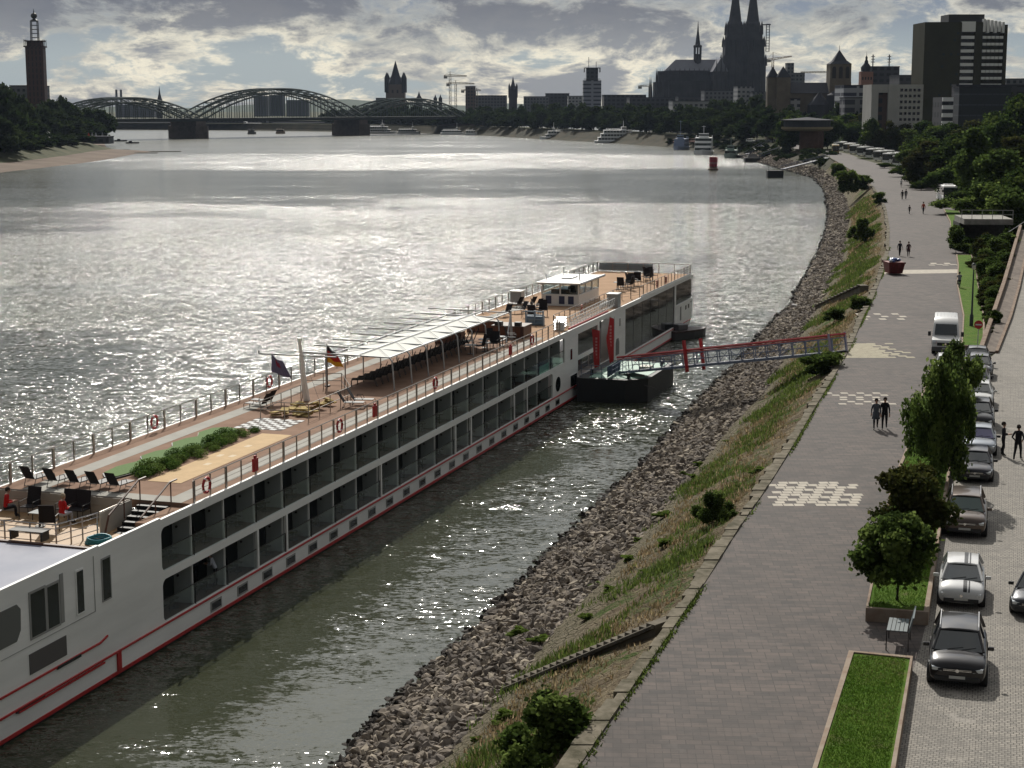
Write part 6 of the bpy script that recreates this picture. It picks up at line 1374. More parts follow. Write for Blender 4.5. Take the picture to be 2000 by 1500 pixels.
for k, (px, py, w_, h, lb) in enumerate(((1925, 640, 3.0, 1.6, 'lowest slope bush beside the no entry sign'), (1945, 600, 3.4, 2.2, 'slope bush second from the bottom against the ramp wall'), (1935, 560, 3.8, 2.6, 'dark slope bush level with the lamp head'), (1955, 550, 3.8, 2.6, 'slope bush against the wall level with the lamp head'), (1930, 515, 4.0, 2.8, 'slope bush right of the lawn end'), (1958, 510, 4.5, 3.0, 'slope bush in the middle of the thicket'), (1980, 505, 4.0, 2.6, 'slope bush against the upper ramp wall'), (1925, 480, 4.0, 2.6, 'slope bush under the footbridge rail'), (1950, 470, 5.0, 3.2, 'slope bush below the footbridge opening'), (1978, 465, 5.0, 3.2, 'upper slope bush near the right edge'), (1892, 470, 3.5, 3.0, 'dark bush at the left foot of the footbridge'), (1995, 440, 6.0, 3.5, 'topmost slope bush at the right edge'), (1905, 440, 4.5, 4.5, 'ivy like bush against the footbridge recess'))):
    x, y, _ = gp(px, py, 6.6); fq = (k * .37) % 1; x = LRX(y) + .9 + max(0, RWX(y) - LRX(y) - 1.8) * fq if y < 205 else min(x, RWX(y) - 2); gap_ = max(1.3, RWX(y) - LRX(y)); tree('bush', lb, FT[3] if k % 3 else FT[0], x, y, 6.4, min(h * 1.2, 1.0 + gap_ * .55), min(w_, gap_ * 1.1), k * 1.1, HB, 'bush')
for k, (bx, by, bh) in enumerate(((57.0, 211.5, 2.2), (59.0, 210.5, 3.0), (61.2, 210.0, 3.4), (56.0, 214, 3.6))): tree('bush', ('low bush at the left front of the footbridge recess', 'middle bush in front of the footbridge recess', 'tall bush right before the footbridge recess', 'bush hiding the left side wall of the footbridge')[k], FT[k % 4], bx, by, 6.4, bh, 3.4, k, HB, 'bush')
r2 = random.Random(77)
for k in range(34):
    f = (k + .5) / 34; yy_ = 134 + 70 * f; xl = 36.9 + (yy_ - 129) * .262 + 1.4; xr = 35.2 + (yy_ - 127) * .292
    gap_ = RWX(yy_) - LRX(yy_); xx_ = LRX(yy_) + .6 + max(0, gap_ - 1.2) * r2.random(); tree('bush', f'{nth(k)} bush upwards from the no entry sign in the thicket beside the ramp', FT[3] if k % 2 else FT[1], xx_, yy_, 6.3, r2.uniform(.7, 1.1) * (.8 + gap_ * .42), min(r2.uniform(2.2, 3.8), gap_ * 1.15), k, 'thicket on the ramp slope', 'bush')
# treelines along the far banks
FT2 = [mk(3000, .06, LF, 61, nb=22, low=.06, r0=.02), mk(3000, .06, LF, 62, nb=26, low=.04, r0=.02), mk(3000, .06, LF + [LD[0]], 63, nb=18, low=.05, r0=.02)]
def yfar(px): return float(np.interp(px, [690, 720, 900, 1060, 1200, 1340, 1440, 1530, 1640], [1640, 1565, 1450, 1260, 1140, 1000, 860, 790, 740]))
GF = 'trees lining the far river bank'
r_ = random.Random(5)
px = 640; cnt = 0
while px < 1560:
    Yd = yfar(px) + 22; top_ = float(np.interp(px, [640, 750, 900, 1000, 1100, 1250, 1400, 1500, 1600], [214, 206, 210, 206, 204, 207, 207, 205, 200])) + r_.uniform(-5, 5)
    for dY, dt in ((0, 12), (30, 0)):
        cnt += 1
        x, zt = zp(px + r_.uniform(-6, 6), top_ + dt, Yd + dY); tree('riverside_tree', f'{nth((cnt - 1) // 2)} tree from the bridge in the {"back" if dY else "front"} row along the far river bank', FT2[r_.randrange(3)], x, Yd + dY, 6.5, max(7, zt - 6.5), r_.uniform(17, 22), r_.random() * 6, GF)
    px += 23 * 1100 / Yd
GL = 'trees on the opposite bank'
GLX = [4, 30, 12, 55, 95, 118, 80, 135, 150, 172, 190, 205, 110, 140, 31, 5, 60, 165, 185, 20, -15, 45, 70]
for k, (px, py, Yd) in enumerate(((4, 165, 800), (30, 178, 830), (12, 190, 760), (55, 205, 880), (95, 192, 950), (118, 185, 1000), (80, 205, 900), (135, 200, 1010), (150, 212, 1020), (172, 212, 1030), (190, 212, 1040), (205, 218, 1050), (110, 215, 930), (140, 225, 960), (31, 215, 780), (5, 230, 720), (60, 230, 820), (165, 232, 985), (185, 240, 1000), (20, 245, 740), (-15, 200, 760), (45, 250, 800), (70, 255, 850))):
    x, zt = zp(px, py, Yd); tree('bank_tree', f'dark tree of the opposite bank grove, {nth(sorted(GLX).index(px))} from the left picture edge', FT2[k % 3], x, Yd, 5.0, max(8, zt - 5), 19, k, GL)
for k in range(16):
    y = 690 + k * 15; x = SHX(y) - 34 - 4 * (k % 2); tree('shore_bush', f'{nth(k)} dark shrub from the left along the top of the sandy beach', FT2[k % 3], x, y, 4, 4.5 + k % 3, 12, k, 'shrubs above the beach', 'bush')
# trees in front of the city
CT = [1395, 1420, 1450, 1480, 1505, 1535, 1345, 1560, 1590, 1385, 1430, 1475, 1520, 1655, 1680]
for k, (px, py, Yd) in enumerate(((1395, 195, 1050), (1420, 192, 1060), (1450, 190, 1040), (1480, 186, 1020), (1505, 192, 1000), (1535, 196, 980), (1345, 212, 1060), (1560, 215, 900), (1590, 218, 880), (1385, 212, 1010), (1430, 210, 990), (1475, 212, 960), (1520, 215, 920), (1655, 195, 800), (1680, 190, 790))):
    x, zt = zp(px, py, Yd); tree('city_tree', f'dark round tree before the old town, {nth(sorted(CT).index(px))} from the left of its group', FT2[k % 3], x, Yd, 7, zt - 7, 19, k, 'trees before the old town')

for k in range(46):
    y = 585 + k * 9.5 + r_.uniform(-3, 3); f = r_.random(); x = WX(y) + 4 + (EX(y) - WX(y) - 2) * f
    tree('slope_bush', f'{nth(k)} dark shrub upriver from the promenade bend on the old quay slope', FT2[k % 3], x, y, 1.2 + 4.8 * f, r_.uniform(2, 4), r_.uniform(5, 9), k, 'shrubs on the upriver quay slope', 'bush')
# ================================================================ the iron bridge
IRON = mat('green_grey_iron', (.055, .075, .065), .6, .2); PIER = mat('pier_sandstone', (.115, .09, .075), .9, var=.2, vscale=.3)
A0 = Vector((-238.3, 1266.9, 0)); B0 = Vector((-130, 1391.9, 0)); dB = (B0 - A0).normalized(); angB = math.atan2(dB.y, dB.x)
br = thing('railway_bridge', 'green iron railway bridge of three tied arches on stone piers across the river', 'bridge', A0, angB)
m = MB(); m.box(-135, 310, -14, 14, 12.4, 14.6); m.build('deck', mat('bridge_deck_dark', (.04, .045, .042), .8), br)
def arch(x0, x1, rise, zb, name):
    L = x1 - x0; n = 22 if L > 140 else 17
    for yv in (-12.5, -1, 10.5):
        m = MB(); top_ = []; lo = []
        for i in range(n + 1):
            f = i / n; x = x0 + L * f; p = 4 * f * (1 - f); dpt = 3.6 + (1 - p) * 1.6
            top_.append((x, yv, zb + 2 + rise * p)); lo.append((x, yv, max(zb - 1, zb + 2 + rise * p * 1.02 - dpt)))
        for q in (top_, lo): m.tube(q, .62, 4)
        for i in range(n):
            m.tube([top_[i], lo[i + 1]], .26, 4); m.tube([lo[i], top_[i]], .26, 4)
        a = m.build('arch_truss', IRON, br)
        m = MB()
        for i in range(1, n): m.cbox((top_[i][0], yv, (lo[i][2] + 14) / 2), (.45, .45, lo[i][2] - 14)) if lo[i][2] > 14.5 else None
        m.sbuild('hanger', IRON, a)
    m = MB()
    for i in range(2, n - 1): f = i / n; x = x0 + L * f; z = zb + 2 + rise * 4 * f * (1 - f); m.box(x - .3, x + .3, -12.5, 10.5, z - .3, z + .3)
    m.build('cross_bracing', IRON, br)
arch(0, 165.4, 20, 14.5, ''); arch(-118, 0, 12.8, 14.5, ''); arch(165.4, 288, 12.8, 14.5, '')
for x in (0, 165.4):
    m = MB(); m.prism([(x - 6, -15), (x, -21), (x + 6, -15), (x + 6, 17), (x, 23), (x - 6, 17)], -2, 9); m.prism([(x - 4.5, -14), (x + 4.5, -14), (x + 4.5, 16), (x - 4.5, 16)], 9, 12.39); m.build('pier', PIER, br)
m = MB(); m.box(-140, -117, -16, 16, 0, 12.39); m.box(287, 312, -16, 16, 0, 12.39); m.build('abutment', PIER, br)
# ================================================================ city helpers
def gz_(Y): return 9.0
def mx_(name, c, **k): return mat('city_' + name, c, .85, var=.12, vscale=.08, **k)
def facade(name, c, wc, sx, sz, fw=.5, fh=.5):
    b = Mx('facade_' + name); P = b.n('ShaderNodeTexCoord').outputs['Object']; se = b.n('ShaderNodeSeparateXYZ', {0: P})
    h = b.math('ADD', se.outputs[0], se.outputs[1])
    u = b.math('FRACT', b.math('DIVIDE', h, sx)); v = b.math('FRACT', b.math('DIVIDE', se.outputs[2], sz))
    mu = b.math('LESS_THAN', b.math('ABSOLUTE', b.math('SUBTRACT', u, .5)), fw / 2); mv = b.math('LESS_THAN', b.math('ABSOLUTE', b.math('SUBTRACT', v, .5)), fh / 2)
    nz = b.n('ShaderNodeSeparateXYZ', {0: b.n('ShaderNodeNewGeometry').outputs['Normal']}); flat = b.math('LESS_THAN', b.math('ABSOLUTE', nz.outputs[2]), .5)
    k = b.math('MULTIPLY', b.math('MULTIPLY', mu, mv), flat)
    b.set(b.p.inputs['Base Color'], b.mix(k, b.mix(b.noise(P, .08, 4), tuple(q * .85 for q in c), tuple(q * 1.15 for q in c)), wc)); b.set(b.p.inputs['Roughness'], .8); return b.m
F1 = facade('grey', (.12, .125, .14), (.02, .025, .035), 3.2, 3.2); F2 = facade('pale', (.32, .32, .33), (.04, .045, .06), 3.4, 3.3, .55, .45); F3 = facade('dark', (.055, .055, .065), (.018, .02, .026), 4, 3.4, .6, .5); F4 = facade('brown', (.12, .085, .07), (.03, .03, .035), 3.2, 3.3); F5 = facade('glass', (.03, .035, .045), (.06, .07, .09), 2.4, 3.4, .9, .12)
ROOF = mx_('slate', (.045, .047, .058)); DKR = mx_('dark_stone', (.05, .047, .047))
def block(label, px0, px1, py, Y, D, m1, roof='flat', name='city_building', cat='building', z0=6.0, parent=None, group=None, rise=None, ry=0.0):
    x0, zt = zp(px0, py, Y); x1, _ = zp(px1, py, Y)
    t = thing(name, label, cat, ((x0 + x1) / 2, Y, z0), ry, group); w_ = (x1 - x0) / 2; h = zt - z0
    m = MB(); hw = h if roof == 'flat' else h - (rise or w_ * .5)
    m.box(-w_, w_, 0, D, 0, hw); m.build('walls', m1, t)
    if roof == 'flat': m = MB(); m.box(-w_ - .15, w_ + .15, -.15, D + .15, hw, hw + .5); m.build('parapet', ROOF, t)
    elif roof == 'gable': m = MB(); m.vprism([(-.6, hw), (D + .6, hw), (D / 2, h)], -w_ - .4, w_ + .4, 'x'); m.build('roof', ROOF, t)
    elif roof == 'pyr': m = MB(); m.cone((0, D / 2), w_ * 1.45, hw, h, 4, math.pi / 4); m.build('roof', ROOF, t)
    return t, w_, h
for a in (("blue grey hall behind the left grove", 20, 62, 168, 1050, 40, F1), ("low dark quay houses under the left arch", 200, 345, 240, 1780, 20, F3), ("low dark house beyond the left pier", 400, 520, 236, 1750, 20, F3), ("dark quay building under the middle arch", 530, 690, 240, 1700, 20, F3),
    ("grey tower block seen through the middle arch, left", 495, 520, 188, 2600, 30, F1), ("pale blue tower block seen through the middle arch, right", 527, 552, 186, 2700, 30, F5), ("low block seen through the middle arch", 560, 600, 196, 2600, 30, F1), ("wide low blocks far behind the left arch", 225, 300, 205, 2400, 30, F1),
    ("small dark hall left of the Romanesque tower", 734, 752, 192, 1900, 20, F3), ("grey flat roofed office row behind the trees", 926, 990, 187, 1800, 30, F1), ("red brown office tower beside the cranes", 909, 928, 169, 1750, 20, F4), ("long grey block right of the town hall tower", 1023, 1072, 189, 1780, 30, F1), ("grey block with rooftop plant", 1066, 1112, 183, 1800, 30, F3), ("pale office block left of the scaffolded tower", 1110, 1150, 188, 1700, 30, F2),
    ("dark museum halls below the cathedral choir", 1180, 1262, 186, 1500, 40, F3), ("long dark station hall left of the cathedral", 1230, 1330, 191, 1450, 40, F3), ("dark sheds right of the station hall", 1325, 1500, 190, 1420, 30, F3),
    ("pale low gallery before the cathedral", 1314, 1396, 198, 1150, 30, F2), ("light grey stepped block below the towers", 1441, 1473, 169, 1300, 25, F2), ("grey block beside the stepped block", 1470, 1500, 180, 1280, 25, F1), ("striped roof hall below the cathedral", 1376, 1442, 178, 1350, 25, F1),
    ("small white house before the church nave", 1545, 1563, 194, 900, 12, F2), ("slim grey tower behind the twin church towers", 1538, 1551, 124, 1500, 12, F1), ("grey stepped block behind the church nave", 1550, 1572, 143, 1500, 20, F1),
    ("terraced white office building, upper part", 1648, 1704, 168, 800, 22, facade('strip', (.40, .41, .44), (.05, .055, .08), 60, 3.6, .98, .42)), ("terraced white office building, lower front", 1650, 1700, 192, 785, 12, facade('strip2', (.23, .23, .25), (.05, .05, .07), 9, 3.6, .75, .6)), ("dark block with radio masts", 1702, 1757, 131, 1000, 30, F3), ("dark roofs left of the olive tower block", 1757, 1806, 148, 950, 25, F3),
    ("grey blocks right of the olive tower block", 1966, 2010, 155, 900, 25, F1)):
    block(*a)
# masts on the dark block
for k, px in enumerate((1709, 1741)):
    x, z = zp(px, 106, 1005); _, zb = zp(px, 131, 1005); m = MB()
    m.tube([(x, 1010, zb), (x, 1010, z)], .35, 5)
    for q in range(3): m.tube([(x - 1.1, 1010, zb + 3 + q * 1.6), (x + 1.1, 1010, zb + 3 + q * 1.6)], .2, 4)
    tag(m.build('radio_mast', DARKM), ('left', 'right')[k] + ' radio mast on the dark roof block', 'mast', 'radio masts')
# chimneys, far spires
for k, px in enumerate((227, 236)):
    x, z = zp(px, 175, 3000); m = MB(); m.tube([(x, 3000, 5), (x, 3000, z)], [2.6, 1.9], 8); tag(m.build('chimney', mat('chimney_grey', (.1, .1, .11), .9)), ('left', 'right')[k] + ' slim twin chimney above the left bridge arch', 'chimney', 'twin chimneys')
def spire_church(label, pxc, wpx, pytop, pyeave, Y, pybase=None, turrets=False, m1=DKR):
    x, zt = zp(pxc, pytop, Y); _, ze = zp(pxc, pyeave, Y); ppm = FPX / Y; w_ = wpx / ppm / 2
    t = thing('church_tower', label, 'church tower', (x, Y, 6)); ze -= 6; zt -= 6
    m = MB(); m.box(-w_, w_, 0, 2 * w_, 0, ze); m.build('tower', m1, t)
    m = MB(); m.lathe([(w_ * 1.0, ze), (w_ * .45, ze + (zt - ze) * .38), (w_ * .12, ze + (zt - ze) * .85), (.05, zt)], (0, w_), 8); m.build('spire', ROOF, t)
    if turrets:
        for sx in (-1, 1):
            for sy in (0, 2): m = MB(); m.lathe([(w_ * .24, ze - 8), (w_ * .24, ze + (zt - ze) * .28), (.05, ze + (zt - ze) * .52)], (sx * w_ * .9, w_ * (.1 if sy == 0 else 1.9)), 8); m.build('turret', ROOF, t)
    return t
spire_church('far pointed church spire beside the left arch', 310, 9, 168, 194, 2200)
spire_church('Romanesque crossing tower with four corner turrets and tall spire above the right arch', 771, 36, 118, 165, 1750, turrets=True, m1=facade('roman', (.16, .125, .11), (.03, .028, .03), 5, 9, .35, .35))
spire_church('slim town hall tower with steep spire right of the cranes', 1002, 16, 149, 176, 1850, turrets=True)
spire_church('small pointed church tower just right of the Romanesque tower', 818, 12, 178, 192, 1950); 
spire_church('left of two tiny dark spires above the right arch', 850, 7, 184, 192, 1950); spire_church('right of two tiny dark spires above the right arch', 860, 7, 184, 192, 1950)
# scaffolded office tower
x, z = zp(1157, 157, 1500); t = thing('office_tower', 'pale office tower with dark top and projecting platforms', 'tower', (x, 1500, 6)); ppm = FPX / 1500
m = MB(); m.box(-7.8, 7.8, 0, 15, 0, z - 6); m.build('shaft', facade('palet', (.30, .31, .34), (.06, .065, .08), 50, 3.4, .96, .4), t); zc = z - 6
m = MB(); m.box(-5, 5, 2, 12, zc, zc + 10.5); m.build('top_storeys', F3, t)
m = MB(); m.box(-7, 7, 0, 14, zc + 10.5, zc + 11); m.box(-7, 7, 0, 14, zc + 1, zc + 1.4); m.box(-7, -6.6, 0, 14, zc + 7, zc + 10.5); m.box(6.6, 7, 0, 14, zc + 7, zc + 10.5); m.tube([(-3, 6, zc + 11), (-3, 6, zc + 20)], .25, 5); m.tube([(3.5, 6, zc + 11), (3.5, 6, zc + 16)], .25, 5); m.build('platform_frame', DARKM, t)
# blue dome of the musical theatre
x, _ = zp(1112, 215, 1450); t = thing('theatre_dome', 'blue pyramidal theatre tent between the trees and the scaffolded tower', 'dome', (x, 1450, 8))
m = MB(); m.cone((0, 10), 16, 0, 17, 8, .39); m.cone((9, 14), 10, 0, 12, 8, .39); m.build('dome_skin', mat('dome_blue', (.04, .06, .20), .5), t)
m = MB(); m.box(-17, 18, 5, 20, -2, 1.5); m.build('base', F3, t)
x, _ = zp(1270, 215, 1200); t = thing('gabled_house', 'small pale gabled house among the dark trees below the choir', 'house', (x, 1200, 7), .5); m = MB(); m.box(-5, 5, 0, 12, 0, 4.5); m.build('walls', F2, t); m = MB(); m.vprism([(-5.5, 4.5), (5.5, 4.5), (0, 10)], -.5, 12.5, 'y'); m.build('roof', mx_('pale_roof', (.16, .165, .18)), t)
# cathedral
YC = 1750.0; CX = lambda px: zp(px, 150, YC)[0]; CZh = lambda py: zp(1400, py, YC)[1]
x0c = CX(1400); ct = thing('cathedral', 'huge dark Gothic cathedral with twin west towers and slim ridge turret', 'cathedral', (x0c, YC, 0))
lx = lambda px: CX(px) - x0c
CS = mat('cathedral_stone', (.038, .037, .042), .9, col2=(.06, .058, .062), vscale=.1); CR_ = mat('cathedral_lead_roof', (.15, .155, .185), .5, var=.1, vscale=.1)
m = MB(); m.box(lx(1308), lx(1420), 5, 50, 8, CZh(158)); m.box(lx(1305), lx(1420), 18, 38, 8, CZh(137)); m.lathe([((CX(1320) - CX(1290)), 8), ((CX(1320) - CX(1290)), CZh(160))], (lx(1310), 28), 14); m.lathe([(11, 8), (11, CZh(138))], (lx(1310), 28), 12); m.box(lx(1393), lx(1418), -10, 66, 8, CZh(140)); m.build('nave', CS, ct)
m = MB(); xr0, xr1 = lx(1305), lx(1420); ze, zr = CZh(137), CZh(115); m.loft([[(xr0 - 2, 18, ze), (xr0 - 2, 38, ze), (xr0 + 10, 28, zr)], [(xr1, 18, ze), (xr1, 38, ze), (xr1, 28, zr)]]); xg = lx(1405); m.loft([[(xg - 8, -10, CZh(140)), (xg + 8, -10, CZh(140)), (xg, -10, CZh(114))], [(xg - 8, 66, CZh(140)), (xg + 8, 66, CZh(140)), (xg, 66, CZh(114))]]); m.build('lead_roof', CR_, ct)
m = MB()
def pin(x, y, r, z0, z1): m.lathe([(r, z0), (r, z0 + (z1 - z0) * .5), (.05, z1)], (x, y), 5)
for px in np.arange(1312, 1416, 9.5): pin(lx(px), 4, 1.1, 8, CZh(140 + 8)); pin(lx(px), 17, .8, CZh(150), CZh(132))
for a in np.linspace(math.pi * .5, math.pi * 1.5, 9):
    pin(lx(1310) + 19 * math.cos(a), 28 + 19 * math.sin(a), 1.2, 8, CZh(148)); pin(lx(1310) + 12.5 * math.cos(a), 28 + 12.5 * math.sin(a), .9, 30, CZh(133))
for px, py in ((1397, 112), (1414, 112), (1406, 103)): pin(lx(px), -10, 1.0, 40, CZh(py))
m.build('pinnacles', CS, ct)
m = MB(); xf = lx(1367.5); m.lathe([(4.2, CZh(126)), (4.0, CZh(104))], (xf, 28), 8); 
for q in range(8): a = q * math.pi / 4; m.tube([(xf + 3.6 * math.cos(a), 28 + 3.6 * math.sin(a), CZh(104)), (xf + 3.6 * math.cos(a), 28 + 3.6 * math.sin(a), CZh(89))], .5, 4)
m.lathe([(4.4, CZh(91)), (4.4, CZh(87)), (2.6, CZh(85)), (.9, CZh(58)), (.1, CZh(38))], (xf, 28), 8); m.build('ridge_turret', CS, ct)
for k, pxc in enumerate((1440.5, 1475.5)):
    m = MB(); xc = lx(pxc); yc_ = 6 + k * 0
    def sq(w0, z0, w1, z1): m.loft([[(xc + a * w0, 28 + b * w0, z0) for a, b in ((-1, -1), (1, -1), (1, 1), (-1, 1))], [(xc + a * w1, 28 + b * w1, z1) for a, b in ((-1, -1), (1, -1), (1, 1), (-1, 1))]])
    sq(13.2, 8, 12.6, CZh(125)); sq(11.6, CZh(125), 10.8, CZh(85)); sq(9.8, CZh(85), 8.6, CZh(60)); m.lathe([(8.4, CZh(60)), (7.6, CZh(44)), (6.6, CZh(40)), (4.0, CZh(2)), (.4, CZh(-56)), (.1, CZh(-60))], (xc, 28), 8)
    for a, b in ((-1, -1), (1, -1), (1, 1), (-1, 1)):
        for w_, z0, z1 in ((12.3, CZh(128), CZh(104)), (10.4, CZh(90), CZh(68)), (8.2, CZh(66), CZh(38))): m.lathe([(1.7, z0), (1.5, z0 + (z1 - z0) * .55), (.05, z1)], (xc + a * w_, 28 + b * w_), 6)
    for z0, w_ in ((CZh(150), 13.0), (CZh(105), 11.2)):
        for dx in (-.5, 0, .5): m.tube([(xc + dx * w_, 28 - w_, z0 - 14), (xc + dx * w_, 28 - w_, z0 + 14)], .9, 4)
    m.build('west_tower', CS, ct)
m = MB(); m.box(lx(1452), lx(1464), 18, 38, 8, CZh(70)); m.build('west_front', CS, ct)
m = MB(); xs_ = lx(1499)
for dx in (0, 3.2):
    for dy in (0, 3): m.tube([(xs_ + dx, 14 + dy, CZh(100)), (xs_ + dx, 14 + dy, CZh(46))], .22, 4)
for q in range(11): z = CZh(100) + q * (CZh(46) - CZh(100)) / 10; m.box(xs_ - .3, xs_ + 3.5, 13.8, 17.2, z, z + .35)
m.box(xs_ - 5, xs_ + 4.2, 13.6, 17.4, CZh(48), CZh(46)); m.build('scaffold_tower', DARKM, ct)
# church with west tower, nave and twin east towers
YK = 900.0; t = thing('basilica', 'Romanesque basilica with broad pyramid roofed tower, dark nave roof and twin small towers', 'church', (zp(1642, 150, YK)[0], YK, 6)); kx = lambda px: zp(px, 150, YK)[0] - t.location.x; kz = lambda py: zp(1642, py, YK)[1] - 6
KS = mat('basilica_tuff', (.17, .145, .115), .9, var=.15, vscale=.2)
m = MB(); w_ = kx(1663); m.box(-w_, w_, 0, 2 * w_, 0, kz(160)); m.box(-w_ * .98, w_ * .98, .1, 2 * w_ - .1, kz(160), kz(125)); m.build('west_tower', KS, t)
m = MB(); m.loft([[(-w_ * 1.02, -.1, kz(125)), (w_ * 1.02, -.1, kz(125)), (w_ * 1.02, 2 * w_ + .1, kz(125)), (-w_ * 1.02, 2 * w_ + .1, kz(125))], [(-w_ * .6, w_ * .4, kz(118)), (w_ * .6, w_ * .4, kz(118)), (w_ * .6, w_ * 1.6, kz(118)), (-w_ * .6, w_ * 1.6, kz(118))], [(-.1, w_ - .1, kz(97)), (.1, w_ - .1, kz(97)), (.1, w_ + .1, kz(97)), (-.1, w_ + .1, kz(97))]]); m.tube([(0, w_, kz(97)), (0, w_, kz(88))], .12, 4); m.build('tower_roof', ROOF, t)
for q in (-.62, 0, .62):
    m = MB(); cx_ = q * w_; m.vprism([(cx_ - 1.0, kz(153)), (cx_ + 1.0, kz(153)), (cx_ + 1.0, kz(134)), (cx_ + .6, kz(130)), (cx_ - .6, kz(130)), (cx_ - 1.0, kz(134))], -.06, .08, 'y'); m.build('belfry_arch', BLACK, t)
m = MB(); m.box(kx(1545), kx(1622), 2, 14, 0, kz(182)); m.build('nave', KS, t); m = MB(); m.vprism([(1, kz(182)), (15, kz(182)), (8, kz(161))], kx(1542), kx(1624), 'x'); m.build('nave_roof', ROOF, t)
for k, (pa, pb) in enumerate(((1502, 1524), (1519, 1545))):
    m = MB(); m.box(kx(pa), kx(pb), 4 - 3 * k, 4 - 3 * k + kx(pb) - kx(pa), 0, kz(151)); m.build('east_tower', KS, t); c = ((kx(pa) + kx(pb)) / 2, 4 - 3 * k + (kx(pb) - kx(pa)) / 2); m = MB(); m.cone(c, (kx(pb) - kx(pa)) * .74, kz(151), kz(129), 4, math.pi / 4); m.build('east_tower_roof', ROOF, t)
m = MB(); m.lathe([(6, 0), (6, kz(205)), (.3, kz(180))], (kx(1600), -2), 10); m.lathe([(5, 0), (5, kz(186)), (.3, kz(176))], (kx(1632), -3), 10); m.build('apse', ROOF, t)
# pink tower with onion lantern
x, z = zp(1694, 140, 860); t = thing('pink_tower', 'small pink square tower with domed roof and lantern before the dark block', 'tower', (x, 860, 6)); w_ = 3.0; z -= 6
m = MB(); m.box(-w_, w_, 0, 2 * w_, 0, z); m.build('walls', mat('pink_render', (.30, .17, .14), .9), t); m = MB(); m.lathe([(w_ * 1.1, z), (w_ * .75, z + .4), (w_ * .8, z + 2.6), (w_ * .35, z + 4.2), (w_ * .3, z + 5.2), (.5, z + 6), (.6, z + 7), (.1, z + 8), (.05, z + 10)], (0, w_), 10); m.build('dome', ROOF, t)
for q in range(4): m = MB(); m.box(-w_ + .5 + q * 1.4, -w_ + 1.2 + q * 1.4, -.05, .05, z - 4, z - 2.6); m.build('window', BLACK, t)
# white slab with square windows
Y = 640; x0, zt = zp(1703, 165, Y); x1 = zp(1804, 165, Y)[0]; t = thing('hotel_slab', 'pale slab building with rows of square windows and dark recess left of the tower block', 'building', (x0, Y, 6)); h = zt - 6; W_ = x1 - x0; wz = zp(1736, 165, Y)[0] - x0
WH = mat('hotel_render', (.45, .44, .42), .8, var=.08, vscale=.2)
m = MB(); m.box(0, 2.6, 0, 16, 0, h - 3); m.box(wz, W_, 0, 16, 0, h); m.box(0, wz, .4, 16, h - 3, h); m.build('walls', WH, t); m = MB(); m.box(2.6, wz, 1.5, 16, 0, h - 3.01); m.build('recess', facade('recess', (.10, .06, .05), (.03, .03, .04), 3.4, 3.1, .5, .6), t)
for r in range(6):
    for q in range(5):
        wx_ = W_ - 1.6 - (4 - q) * 1.62; m = MB(); m.box(wx_ - .5, wx_ + .5, -.04, .05, h - 2.0 - r * 2.15 - .55, h - 2.0 - r * 2.15 + .45); m.build('window', GLASSD, t)
# olive tower block
Y = 740; ppm = FPX / Y * 1.0; x0, zt = zp(1807, 43, Y); x1 = zp(1969, 43, Y)[0]; t = thing('tower_block', 'tall olive brown tower block with white balcony stacks', 'tower block', (x0, Y, 6)); h = zt - 6; W_ = x1 - x0; tx = lambda px: zp(px, 100, Y)[0] - x0; tz = lambda py: zp(1880, py, Y)[1] - 6
OL = mat('olive_cladding', (.050, .048, .028), .8, var=.12, vscale=.1)
m = MB(); m.box(0, tx(1877), 0, 22, 0, h); m.box(tx(1877), tx(1903), 2.2, 22, 0, h); m.box(tx(1903), tx(1918), 0, 22, 0, h); m.box(tx(1918), tx(1960), 2.2, 22, 0, tz(46)); m.box(tx(1960), W_, 0, 22, 0, tz(48)); m.build('walls', OL, t)
m = MB(); m.box(tx(1855), tx(1925), 4, 18, h, tz(27)); m.build('penthouse', DARKM, t)
WB = mat('balcony_white', (.82, .82, .82), .6)
for r in range(11):
    py = 73 + r * 13.3
    if py > 215: break
    m = MB(); m.box(tx(1876), tx(1901), -.9, .3, tz(py + 3), tz(py - 3)); m.build('balcony', WB, t)
    if r > 0 or True: m = MB(); m.box(tx(1876), tx(1901), 2.1, 2.19, tz(py + 10.3), tz(py + 3)); m.build('balcony_window', GLASSD, t)
    for q in range(5):
        m = MB(); a = 1918 + q * 8.2; m.box(tx(a), tx(a + 6.6), -.9, .3, tz(py + 2.6), tz(py - 2.6)); m.build('balcony', WB, t)
m = MB(); m.box(tx(1877), tx(1903), -.5, 2.1, tz(62), tz(42)); m.build('white_parapet', WB, t)
for q in range(6): m = MB(); a = 1918 + q * 7.4; m.box(tx(a), tx(a + 4.6), -.4, 2.1, tz(62 + 2 * (q % 2)), tz(37 + q * 1.2)); m.build('white_fin', WB, t)
for q, (a, b) in enumerate(((1870, 65), (1864, 78), (1843, 106), (1858, 106), (1872, 106), (1841, 130), (1870, 145), (1860, 165), (1838, 186))): m = MB(); m.box(tx(a) - .5, tx(a) + .5, -.05, .05, tz(b) - .5, tz(b) + .5); m.build('small_window', GLASSG, t)
